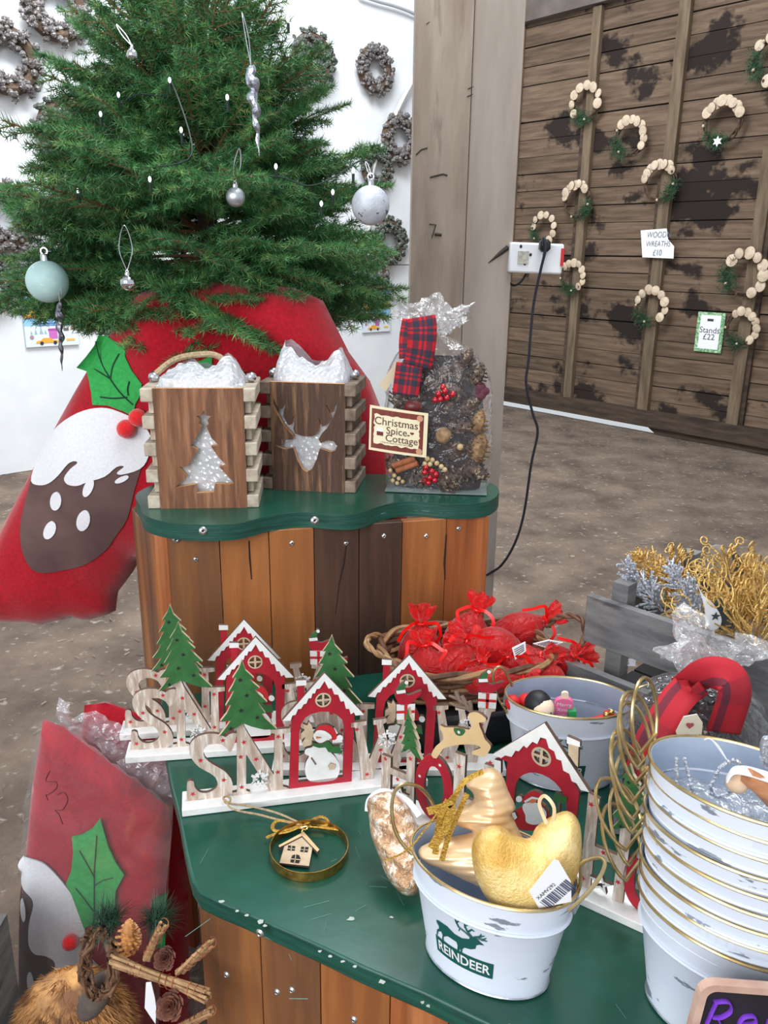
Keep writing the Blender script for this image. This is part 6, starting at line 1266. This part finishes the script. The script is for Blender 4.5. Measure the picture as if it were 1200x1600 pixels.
uvribbon('tartan_bow', [q2_(1062, 1062, 1.0), q2_(1066, 1078, .985), q2_(1080, 1088, .98), q2_(1100, 1074, .985)], .022, bag2, m_tart2, .4)
tgl = [(1060, 1158), (1056, 1143), (1068, 1120), (1089, 1116), (1098, 1130), (1096, 1152), (1085, 1164)]
tq = [q2_(*p, .915) for p in tgl]; n_ = len(tq); mb = MB(); mb.add(tq+[p+V((0, .0015, 0)) for p in tq], [tuple(range(n_)), tuple(range(2*n_-1, n_-1, -1))]+[(i, (i+1) % n_, n_+(i+1) % n_, n_+i) for i in range(n_)]); tgo = mb.build('swing_tag', mat('tag_cream', (234, 224, 204)), bag2, smooth=False); tgo['label'] = 'cream tag with a heart reading handmade'
tf = lambda u, v, t: Li2 @ (P(1077, 1140, .913)+V((u, 0, v))); mb = MB(); put_text(mb, 'handmade', .0095, tf, cy=-.010); mb.build('lettering', m_ink, tgo, smooth=False, recalc=False)['kind'] = 'stuff'
mb = MB(); mb.ext([[(x, y) for x, y in heart(0, .006, .005)]], lambda u, v, t: tf(u, v, 0)+V((0, -t, 0)), 0, .0004); mb.build('heart', mat('tag_heart', (170, 84, 84)), tgo, smooth=False)
for (u, w, z, s, a, b) in ((.03, -.06, .14, .024, 1.3, .4), (.06, -.05, .10, .026, .6, .4), (-.01, -.06, .17, .022, 1.0, 0), (-.08, -.05, .12, .022, .8, .4), (-.085, -.05, .04, .024, .5, .2), (.02, -.06, .05, .026, 1.5, .2)): cone_thing(MB2, u, w, z, s, s*2.1, rotm(a, b), m_cone, CB.pop(0))
for (u, z, lb) in ((-.070, .145, 'upright orange brown bark slice in the bag with the tartan bow'), ):
    o = empty('bark_slice', MB2 @ V((u, -.058, z)), lb, 'dried bark'); mb = MB(); mb.sph((0, 0, 0), (.018, .006, .045), 14, 10, M=Matrix.Rotation(.35, 3, 'Y')); mb.build('bark', mat('bark_orange', (196, 124, 84), (160, 96, 62), rough=.6, scale=30), o)
o = empty('curled_vine', MB2 @ V((-.072, -.062, .035)), 'curled brown vine pieces low in the bag with the tartan bow', 'dried vine')
for k in range(3): mb = MB(); mb.tube([V((.012*cos(a)+k*.006, -.004*k, .014*sin(a)-.016*k)) for a in [2*pi*i/14 for i in range(14)]], .0035, 6, close=True); mb.build('vine_curl', m_cin, o)
o = empty('dried_petal', MB2 @ V((-.088, -.058, .085)), 'purple dried petals at the left of the bag with the tartan bow', 'petals')
for k in range(3): mb = MB(); mb.sph((.004*k, -.002, .012*k), (.010, .003, .016), 10, 8, M=Matrix.Rotation(.5+k*.5, 3, 'Y')); mb.build('petal', m_purp, o)
# ================================================================ grey crate with glitter picks
m_grey = mat('grey_crate_wood', (128, 128, 128), (92, 92, 94), rough=.8, scale=9, stretch=(1, 1, 4), bump=.4, bscale=30, c3=(74, 72, 74), s3=7, lo3=.58, hi3=.68)
CR0 = V((.373, 1.331, 0)); CD = V((.707, -.707, 0)); CN = V((.707, .707, 0)); r = empty('grey_wooden_crate', CR0, 'tall grey slatted wooden crate at the right holding glitter picks', 'crate')
cf = lambda u, w, z: CD*u+CN*w+V((0, 0, z))
def slat(u0_, u1_, w, z0, z1, nm='slat', th=.016, along=True):
    mb = MB()
    if along: mb.ext([[(u0_, z0), (u1_, z0), (u1_, z1), (u0_, z1)]], lambda u, v, t: cf(u, w+t, v), 0, th)
    else: mb.ext([[(u0_, z0), (u1_, z0), (u1_, z1), (u0_, z1)]], lambda u, v, t: cf(w+t, u, v), 0, th)
    o = mb.build(nm, m_grey, r, smooth=False); bv = o.modifiers.new('b', 'BEVEL'); bv.width = .002; bv.segments = 1
CWd = .30; CLn = .42
slat(-.02, CLn, -.0, .842, .93); slat(.0, CLn, 0, .12, .2); slat(0, CLn, 0, .55, .63); slat(0, CLn, CWd, .842, .92); slat(0, CLn, CWd, .55, .63)
slat(.016, CWd, 0, .835, .91, along=False); slat(.016, CWd, 0, .55, .63, along=False); slat(.016, CWd, CLn-.016, .835, .91, along=False)
slat(-.035, CLn, -.045, .765, .815)
for (u, w, zt2) in ((.018, .018, .962), (.018, CWd-.03, .955), (CLn-.04, CWd-.03, .95), (CLn-.04, .018, .93)):
    mb = MB(); mb.ext([[(u, w), (u+.030, w), (u+.030, w+.030), (u, w+.030)]], lambda a, b, t: cf(a, b, t), 0, zt2); o = mb.build('post', m_grey, r, smooth=False)
for k in range(5): mb = MB(); w0 = .02+k*.055; mb.ext([[(0.02, w0), (CLn, w0), (CLn, w0+.048), (0.02, w0+.048)]], lambda a, b, t: cf(a, b, t), .74, .752); mb.build('bottom_slat', mat('dark_wood_grey', (58, 56, 58), rough=.9), r, smooth=False)
m_sgl = mat('silver_glitter', (226, 230, 238), (160, 168, 182), rough=.3, metal=.85, scale=260, bump=1, bscale=380); m_ggl = mat('gold_glitter_wire', (246, 214, 140), (190, 146, 78), rough=.3, metal=.85, scale=240, bump=1, bscale=380)
def spray(name, basep, tipp, seed, m, lb, curl=False, n=34, wd=.03, y=1.3):
    random.seed(seed); a = P(*basep); b = P(*tipp); o = empty(name, a, lb, 'glitter pick', 'glittery picks in the grey crate'); d = b-a; L = d.length; dn = d.normalized(); s = dn.orthogonal().normalized(); t = dn.cross(s)
    mb = MB(); mb.tube([V((0, 0, 0)), d*.5, d*.98], [.0026, .002, .0008], 5); mb.build('stem', m, o)
    for i in range(n):
        f = random.uniform(.05, .9); an = random.uniform(0, 2*pi); rr = wd*(1-f*.75)*random.uniform(.5, 1.2); q = d*f+(s*cos(an)+t*sin(an))*rr*.25; e = q+(s*cos(an)+t*sin(an))*rr+dn*rr*random.uniform(.4, 1.4)
        mb = MB()
        if curl:
            c = e; pts = [q]; ax1 = (e-q).normalized(); ax2 = ax1.orthogonal().normalized(); R0 = rr*.42
            for k in range(14): th = k*.62; rc_ = R0*(1-k/20); pts.append(e+ax1*(-rc_*cos(th))+ax2*rc_*sin(th)+ax1*R0*.6)
            mb.tube(pts, .0014, 5)
        else:
            mb.tube([q, q.lerp(e, .6), e], [.0012, .0024, .0008], 5)
            for k in range(3): mb.sph(q.lerp(e, .3+.3*k)+V((random.uniform(-1, 1), random.uniform(-1, 1), random.uniform(-1, 1)))*.003, .0026, 6, 4)
        mb.build('curl' if curl else 'glitter_leaf', m, o)
    return o
spray('silver_pick', (1035, 955, 1.33), (968, 872, 1.36), 1, m_sgl, 'left silver glitter pick of the two in the grey crate', n=70, wd=.030)
spray('silver_pick', (1100, 985, 1.26), (1043, 872, 1.30), 2, m_sgl, 'right silver glitter pick of the two in the grey crate', n=76, wd=.032)
spray('gold_pick', (1075, 960, 1.38), (990, 852, 1.42), 3, m_ggl, 'leftmost gold glitter pick, between the two silver ones', False, n=80, wd=.042)
spray('gold_pick', (1070, 930, 1.42), (1052, 868, 1.45), 4, m_ggl, 'curly gold pick behind the right silver pick', True, n=50, wd=.045)
spray('gold_pick', (1160, 985, 1.28), (1130, 855, 1.36), 5, m_ggl, 'tall curly gold pick beside the round silver tag', True, n=66, wd=.055)
spray('gold_pick', (1180, 1010, 1.20), (1195, 890, 1.28), 6, m_ggl, 'curly gold pick at the right edge of the photo', True, n=66, wd=.06)
spray('gold_pick', (1165, 1000, 1.22), (1120, 930, 1.30), 7, m_ggl, 'dense low gold pick in the right part of the crate', True, n=70, wd=.06)
def leaf_tag(pix, y, m, lb, star_=None):
    q = [P(*p, y) for p in pix]; c = sum(q, V((0, 0, 0)))/len(q); o = empty('metal_leaf_tag', c, lb, 'tag', 'metal leaf tags in the grey crate'); mb = MB(); n = len(q)
    pts = [p-c for p in q]; bk = [p+V((.001, .004, 0)) for p in pts]; mb.add(pts+bk, [tuple(range(n)), tuple(range(2*n-1, n-1, -1))]+[(i, (i+1) % n, n+(i+1) % n, n+i) for i in range(n)]); mb.build('leaf_plate', m, o, smooth=False)
    if star_: sc__ = P(*star_, y-.002)-c; mb = MB(); mb.ext([star(0, 0, .008, a0=.3)], lambda u, v, t: sc__+V((u, -t, v)), 0, .0008); mb.build('star_cutout', m_ink, o, smooth=False)
leaf_tag(ell(1125, 878, 20, 27, 18, -.35), 1.36, mat('tag_silver', (196, 204, 212), rough=.25, metal=.6), 'pale round metal tag at the top of the gold picks'); leaf_tag(ell(1147, 880, 13, 24, 16, -.5), 1.38, mat('tag_dark', (100, 112, 120), rough=.3, metal=.6), 'dark round metal tag behind the pale one at the top')
leaf_tag(smooth_loop([(1090, 912), (1098, 930), (1115, 945), (1127, 965), (1124, 980), (1112, 985), (1103, 975), (1101, 950)], 3), 1.235, m_white, 'white teardrop tag with a star below the right silver pick', (1118, 963)); leaf_tag(ell(1130, 962, 16, 27, 16, -.25), 1.25, mat('tag_dark', (100, 112, 120), rough=.3, metal=.6), 'dark metal tag behind the white teardrop tag')
o = empty('price_card', P(978, 1035, 1.33), 'small white card with a handwritten number inside the grey crate', 'card'); mb = MB(); mb.box((0, 0, 0), (.034, .002, .013)); mb.build('card_sheet', m_paper, o, smooth=False); mb = MB(); put_text(mb, '95', .012, lambda u, v, t: V((u, -.0014, v))); mb.build('lettering', m_ink, o, smooth=False, recalc=False)['kind'] = 'stuff'
# angels in the top bucket
m_wood1 = mat('angel_wood', (222, 190, 156), (200, 164, 126), rough=.6, scale=30); m_wood2 = mat('angel_wood_orange', (198, 140, 98), (176, 116, 76), rough=.6, scale=30, stretch=(1, 1, 4))
TZ2 = TZ+.0205*8+BH; c = P(1170, 1225, .70); r = empty('angel_ornament', c, 'wooden bead angel with cord hair lying in the topmost bucket', 'angel')
a_ = lambda px, py, y: P(px, py, y)-c
mb = MB(); mb.sph(a_(1152, 1222, .705), .0115, 18, 12); mb.build('wooden_head', m_wood1, r)
mb = MB(); mb.lathe([(0, .02), (.008, .02), (.010, .0), (.017, -.035), (0, -.035)], 18, a_(1190, 1228, .695), Matrix.Rotation(radians(-55), 3, 'Y')); mb.build('wooden_body', m_wood2, r)
for k in range(9):
    y_ = .705-.002*k; mb = MB(); mb.tube(smooth_path([a_(1136, 1215+k, y_), a_(1146, 1200+k*1.2, y_), a_(1165, 1198+k*1.6, y_), a_(1190, 1204+k*1.8, y_), a_(1215, 1212+k*1.8, y_)], 5), .0010, 5); mb.build('hair_cord', m_icing, r)
mb = MB(); mb.tube(smooth_path([a_(x, y, .715) for x, y in ((1138, 1190), (1124, 1200), (1118, 1215), (1110, 1228), (1118, 1244), (1140, 1240), (1148, 1228))], 5), .0018, 6)
for k in range(12): x, y = [(1138, 1190), (1130, 1196), (1124, 1200), (1119, 1208), (1118, 1215), (1146, 1188), (1152, 1190), (1110, 1228), (1112, 1240), (1122, 1245), (1140, 1236), (1155, 1192)][k]; mb.sph(a_(x, y, .714), .0025, 6, 5)
mb.build('glitter_wing', m_sgl, r); mb = MB(); mb.tube(smooth_path([a_(1136, 1188, .715), a_(1122, 1165, .72), a_(1108, 1154, .725), a_(1100, 1157, .73), a_(1112, 1156, .73), a_(1136, 1188, .72)], 5), .0006, 4); mb.build('hanging_thread', m_icing, r)
for i, (x0, y0, x1, y1) in enumerate(((1057, 1186, 1058, 1226), (1070, 1186, 1083, 1240))):
    c2_ = P(x0, y0, .705); o = empty('glitter_stick', c2_, ('left' if i == 0 else 'right')+' one of two silver glitter sticks in the topmost bucket', 'glitter stick'); mb = MB(); e_ = P(x1, y1, .695)-c2_; mb.tube([V((0, 0, 0)), e_], .0014, 5)
    for k in range(9): mb.sph(e_*k/8, .0021, 6, 4)
    mb.build('stick', m_sgl, o)
c2_ = P(1192, 1175, .66); o = empty('glitter_heart', c2_, 'silver glitter ornament cut by the right edge above the top bucket', 'ornament'); mb = MB(); mb.ext([smooth_loop([((x-1192)*.00057, (1175-y)*.00057) for x, y in ((1190, 1150), (1205, 1150), (1225, 1175), (1215, 1205), (1195, 1190), (1188, 1170))], 3)], fr2, -.003, .003); mb.build('glitter_plate', m_sgl, o, smooth=False)
mb = MB(); mb.tube([P(x, y, .66)-c2_ for x, y in ((1190, 1182), (1192, 1190), (1197, 1197), (1203, 1203))], .002, 6); mb.build('bead_edge', m_sgl, o)
mb = MB(); mb.grid(lambda u, v: bsurf(2*pi*u, BH-.045+.008*nzv((cos(2*pi*u)*3, sin(2*pi*u)*3, v*5)), -.004)*1.0*v+V((0, 0, (1-v)*(BH-.045+.01*nzv((u*9, v*4, 0))))), 40, 8, closeu=True)
fo_ = empty('crumpled_film', Matrix.Translation((SB[0], SB[1], TZ+.0205*8)) @ V((0, 0, 0)), 'crumpled clear film lining the topmost bucket', 'film', rz=radians(-38)); mb.build('film_sheet', m_film2, fo_, ang=25)
# ================================================================ wrapped sacks, lower left
def flat_sack(poly, y, lean, front, back, name, lb, step=.014):
    """folded felt sack standing upright: traced on the plane y, leaning"""
    r = empty(name, (0, 0, 0), lb, 'sack'); pw = [(P(px, py, y).x, P(px, py, y).z) for px, py in poly]
    dpt = lambda u, v: front*math.sqrt(max(0, 1-(1-min(dist_edge((u, v), pw), .03)/.03)**2))*(1+.12*nzv((u*9, v*5, 2)))
    mb = MB(); pillow(mb, pw, step, lambda u, v, t: V((u, y-t, v)), front, back, .03, lambda u, v: front*.12*nzv((u*9, v*5, 2))); mb.build('felt_sack', m_red, r, ang=180); return r, dpt, pw
YL = 1.20
s2_, dp2, pw2 = flat_sack([(67, 1124), (100, 1138), (160, 1184), (215, 1224), (264, 1262), (268, 1300), (262, 1400), (250, 1500), (245, 1700), (250, 1950), (20, 1950), (28, 1650), (34, 1400), (50, 1230)], YL, 0, .03, .03, 'wrapped_santa_sack', 'folded red pudding sack in clear plastic, front one leaning by the green table')
s3_, dp3, pw3 = flat_sack([(132, 1102), (165, 1098), (225, 1118), (262, 1180), (286, 1260), (294, 1400), (296, 1600), (290, 1850), (120, 1850), (110, 1300)], 1.30, 0, .03, .03, 'wrapped_santa_sack', 'second folded red sack behind the wrapped front one, beside the table')
def app2(name, pix, m, off, th=.002, raw=False):
    poly = [(P(x, y, YL).x, P(x, y, YL).z) for x, y in pix]; mb = MB(); v, f = cdt(poly, .012)
    mb.add([V((p[0], YL-dp2(*p)-off, p[1])) for p in v], f); mb.add([V((p[0], YL-dp2(*p)-off+th, p[1])) for p in v], [q[::-1] for q in f]); return mb.build(name, m, s2_, ang=180)
app2('pudding', [(38, 1352), (60, 1340), (120, 1380), (150, 1440), (130, 1560), (215, 1540), (218, 1700), (24, 1700), (32, 1500)], m_pud, .003)
app2('icing', smooth_loop([(38, 1333), (55, 1320), (78, 1324), (97, 1340), (120, 1369), (136, 1395), (143, 1425), (150, 1470), (206, 1520), (210, 1570), (190, 1640), (150, 1640), (120, 1560), (95, 1520), (73, 1538), (78, 1518), (93, 1498), (97, 1480), (83, 1470), (66, 1467), (57, 1452), (58, 1420), (65, 1390), (59, 1376), (43, 1366), (37, 1348)], 3), m_icing, .006)
app2('holly_leaf', [(168, 1256), (156, 1272), (140, 1281), (125, 1284), (127, 1308), (124, 1336), (116, 1356), (124, 1372), (134, 1400), (143, 1424), (160, 1418), (196, 1420), (190, 1395), (191, 1368), (204, 1343), (192, 1326), (180, 1300)], m_leaf, .009)
app2('holly_leaf', [(250, 1385), (262, 1390), (264, 1470), (240, 1470)], m_leaf, .004)
for (x, y, a, b) in ((48, 1400, 5, 17), (60, 1512, 5, 18), (40, 1590, 6, 22)): app2('pudding_spot', ell(x, y, a, b, 16, -.1), m_icing, .008)
mb = MB()
vp = lambda x, y, e=.010: V((P(x, y, YL).x, YL-dp2(P(x, y, YL).x, P(x, y, YL).z)-e, P(x, y, YL).z))
for L in ([(163, 1282), (161, 1310), (159, 1340), (159, 1400), (157, 1420)], [(159, 1345), (148, 1325), (137, 1305)], [(160, 1358), (172, 1351), (188, 1347)], [(158, 1398), (145, 1380), (131, 1362)], [(158, 1405), (168, 1396), (181, 1390)]): mb.tube(smooth_path([vp(*q) for q in L], 5), .0011, 4)
mb.build('leaf_vein', m_vein, s2_)
mb = MB(); mb.sph(vp(124, 1441, .016), .014, 16, 12, fn=lambda d: 1+.04*nzv(d*9)); mb.build('pompom', m_pom, s2_)
# clear wrapping with handwritten 22
m_film3 = plastic('poly_bag', (225, 228, 240), base=.05, milk=.06, bump=.5, bscale=9, rough=.2, edge=.4)
w_ = empty('plastic_wrap', (0, 0, 0), 'clear plastic bag around the front folded sack, marked 22 in pen', 'plastic bag')
pfw = [(P(x, y, 1.15).x, P(x, y, 1.15).z) for x, y in ((92, 1088), (100, 1098), (108, 1128), (130, 1140), (165, 1150), (205, 1185), (262, 1222), (272, 1245), (266, 1330), (256, 1420), (250, 1560), (245, 1700), (15, 1700), (30, 1560), (34, 1400), (30, 1330), (40, 1250), (60, 1128), (85, 1120))]
mb = MB(); v, f = cdt(pfw, .014); mb.add([V((p[0], 1.150+.010*nzv((p[0]*14+p[1]*9, p[1]*5, 0))+.006*nzv((p[0]*40, p[1]*22, 3)), p[1])) for p in v], f); mb.build('film_sheet', m_film3, w_, ang=30, recalc=False)
mb = MB(); mb.tube(smooth_path([P(*q, 1.135) for q in ((78, 1205), (72, 1220), (88, 1222), (88, 1232), (75, 1242), (72, 1242), (75, 1250))], 5), .0008, 4); mb.tube(smooth_path([P(*q, 1.135) for q in ((90, 1242), (100, 1238), (106, 1250), (98, 1265), (86, 1266), (92, 1272), (98, 1288))], 5), .0008, 4); mb.build('pen_mark', mat('pen', (66, 20, 30)), w_)
w2_ = empty('plastic_wrap', (0, 0, 0), 'crumpled plastic over the second folded sack, left of the letter signs', 'plastic bag')
m_film4 = plastic('poly_crumpled', (235, 236, 246), base=.10, milk=.24, bump=1, bscale=30, rough=.14, edge=.7)
pf2 = [(P(x, y, 1.23).x, P(x, y, 1.23).z) for x, y in ((92, 1090), (108, 1102), (112, 1120), (150, 1110), (185, 1130), (215, 1165), (262, 1185), (270, 1245), (240, 1240), (200, 1205), (150, 1165), (105, 1135), (90, 1115))]
mb = MB(); v, f = cdt(pf2, .008); mb.add([V((p[0], 1.23+.016*nzv((p[0]*30+p[1]*20, p[1]*14, 0))+.010*nzv((p[0]*90, p[1]*60, 3)), p[1])) for p in v], f); mb.build('film_sheet', m_film4, w2_, ang=20, recalc=False)
# ---- fur reindeer with twig antlers
m_fur = mat('tan_fur', (214, 160, 98), (122, 84, 56), rough=.85, scale=16, lo=.4, hi=.6, rnd=.02); m_furd = mat('grey_felt', (104, 92, 84), (74, 66, 62), rough=.95, scale=30)
c = P(118, 1612, .97); r = empty('fur_reindeer', V((c.x, c.y, 0)), 'brown fur reindeer figure with twig antlers, cones and greenery at the lower left', 'reindeer figure'); c0 = V((0, 0, c.z)); rl = r.location
bodyf = lambda d: 1+.06*nzv(d*3)
mb = MB(); mb.sph(c0, (.085, .07, .105), 26, 18, fn=bodyf); mb.build('fur_body', m_fur, r)
rf = random.Random(6); mb = MB()
for i in range(9000):
    th = rf.uniform(0, 2*pi); ph_ = math.acos(rf.uniform(-.4, 1)); d = V((sin(ph_)*cos(th), sin(ph_)*sin(th), cos(ph_))); p = c0+V((d.x*.085, d.y*.07, d.z*.105))
    g = (d*.5+V((d.x*.5, d.y*.3-.2, -.9))+V((rf.uniform(-1, 1), rf.uniform(-1, 1), rf.uniform(-1, 1)))*.35).normalized()*rf.uniform(.014, .026); w = g.cross(V((rf.uniform(-1, 1), rf.uniform(-1, 1), 0))).normalized()*.0008
    mb.add([p-w, p+w, p+g], [(0, 1, 2)])
mb.build('fur_strands', m_fur, r, smooth=False, recalc=False)['kind'] = 'stuff'
A = lambda px, py, y: P(px, py, y)-rl
mb = MB(); mb.sph(A(150, 1556, .915), (.020, .016, .05), 16, 12, M=Matrix.Rotation(.5, 3, 'Y')); mb.build('grey_muzzle', m_furd, r)
mb = MB(); mb.tube([V((0, 0, 0)), V((0, 0, c.z-.08))], .04, 14); mb.build('log_leg', m_trunk, r)
m_vine = mat('vine_brown', (126, 92, 66), (84, 58, 42), rough=.8, scale=60, rnd=.1)
for k in range(16):
    rf2 = random.Random(k); j = lambda s: rf2.uniform(-s, s); pts = []
    for i in range(22):
        a = 2*pi*i/22; pts.append(A(155+(24+j(7))*cos(a)+j(2)+6*sin(a*2+k), 1506+(50+j(8))*sin(a)+j(2), .885+j(.012)))
    mb = MB(); mb.tube(pts, .0022+rf2.random()*.0012, 5, close=True); mb.build('vine_loop', m_vine, r)
m_twg = mat('twig_tan', (182, 146, 104), (134, 100, 68), rough=.8, scale=60, stretch=(1, 1, 1), rnd=.12)
def bundle(a, b, w, n, seed):
    rr = random.Random(seed); a = A(*a); b = A(*b)
    for k in range(n):
        o1 = V((rr.uniform(-1, 1), rr.uniform(-1, 1), rr.uniform(-1, 1)))*w; o2 = V((rr.uniform(-1, 1), rr.uniform(-1, 1), rr.uniform(-1, 1)))*w
        e = (b-a)*rr.uniform(-.06, .04); mb = MB(); mb.tube([a+o1, (a+b)/2+(o1+o2)*.35+V((0, 0, rr.uniform(-.003, .003))), b+o2+e], [.0028, .0025, .002], 5); mb.build('twig', m_twg, r)
    for t in (.15, .5, .8):
        p = a.lerp(b, t); d = (b-a).normalized(); s = d.orthogonal().normalized(); u = d.cross(s); mb = MB()
        mb.tube([p+(s*cos(q*.7)+u*sin(q*.7))*w*1.15+d*.0012*q for q in range(22)], .0007, 4); mb.build('binding_wire', m_cin, r)
bundle((182, 1502, .87), (326, 1558, .80), .0075, 13, 1); bundle((226, 1500, .85), (254, 1448, .84), .005, 7, 2); bundle((280, 1520, .81), (327, 1477, .80), .005, 7, 3); bundle((270, 1612, .82), (330, 1580, .79), .005, 7, 4)
m_cgold = mat('golden_cone', (196, 138, 78), (150, 98, 52), rough=.5, scale=60, coat=.3); m_crose = mat('rosy_cone', (132, 84, 66), (84, 50, 42), rough=.6, scale=60)
mb = MB(); cone_mb(mb, A(201, 1462, .85), .017, .052, 90, Matrix.Rotation(.12, 3, 'Y'), open_=.15, wid=.7); mb.build('golden_cone', m_cgold, r, smooth=False)
def rosette(c, R, m, seed):
    mb = MB(); fwd = V((0, -.75, .65)).normalized(); q = fwd.to_track_quat('Z', 'Y').to_matrix(); n = 34
    for i in range(n):
        t = i/n; a = i*2.4; rr = R*(.12+.88*t); w = R*.34*(.5+.6*t); d = V((cos(a), sin(a), 0)); s = V((-sin(a), cos(a), 0)); h = R*.5*(1-t)
        v_ = [d*rr*.35+V((0, 0, h-.3*R)), d*rr*.9-s*w+V((0, 0, h)), d*rr*1.05+V((0, 0, h+.06*R)), d*rr*.9+s*w+V((0, 0, h)), d*rr*.8+V((0, 0, h-.14*R))]
        mb.add([c+q @ p for p in v_], [(0, 1, 2), (0, 2, 3), (0, 4, 1), (0, 3, 4), (1, 4, 2), (2, 4, 3)])
    mb.build('open_cone', m, r, smooth=False)
rosette(A(266, 1572, .80), .0195, m_crose, 1); rosette(A(258, 1498, .84), .016, m_crose, 2)
m_gr = mat('long_needles', (54, 86, 66), (36, 60, 52), rough=.5, rnd=.1)
for (x, y, yy, rad_) in ((168, 1440, .89, .036), (246, 1437, .88, .034)):
    c_ = A(x, y, yy); mb = MB(); rr = random.Random(x)
    for i in range(420):
        d = V((rr.gauss(0, 1), rr.gauss(0, .8), rr.gauss(.3, 1))).normalized()*rad_*rr.uniform(.6, 1.15); w = d.cross(V((0, 1, .2))).normalized()*.0006; p = c_+V((rr.uniform(-.01, .01), rr.uniform(-.01, .01), rr.uniform(-.01, .01))); mb.add([p-w, p+w, p+d*.6+w*.7, p+d], [(0, 1, 2, 3)])
    mb.build('greenery', m_gr, r, smooth=False, recalc=False)['kind'] = 'stuff'
tq = [A(x, y, .82) for x, y in ((228, 1536), (236, 1535), (242, 1560), (244, 1575), (243, 1600), (236, 1590), (226, 1575))]; n_ = len(tq); mb = MB(); mb.add(tq+[p+V((0, .001, 0)) for p in tq], [tuple(range(n_)), tuple(range(2*n_-1, n_-1, -1))]+[(i, (i+1) % n_, n_+(i+1) % n_, n_+i) for i in range(n_)]); mb.build('white_tag', m_paper, r, smooth=False)
# low crate at the lower left corner
a = P(34, 1452, 1.02); zt3 = a.z; r = empty('low_grey_crate', (a.x-.235, .80, 0), 'low grey wooden crate edge at the bottom left corner', 'crate')
for (cx_, cy_, sx_, sy_, nm) in ((.19, 0, .018, .5, 'side_board'), (-.19, 0, .018, .5, 'side_board'), (0, .24, .37, .018, 'end_board'), (0, -.24, .37, .018, 'end_board')):
    mb = MB(); mb.box((cx_, cy_, zt3/2), (sx_, sy_, zt3)); mb.build(nm, m_grey, r, smooth=False)
mb = MB(); mb.box((0, 0, .02), (.36, .46, .02)); mb.build('bottom_board', m_grey, r, smooth=False)
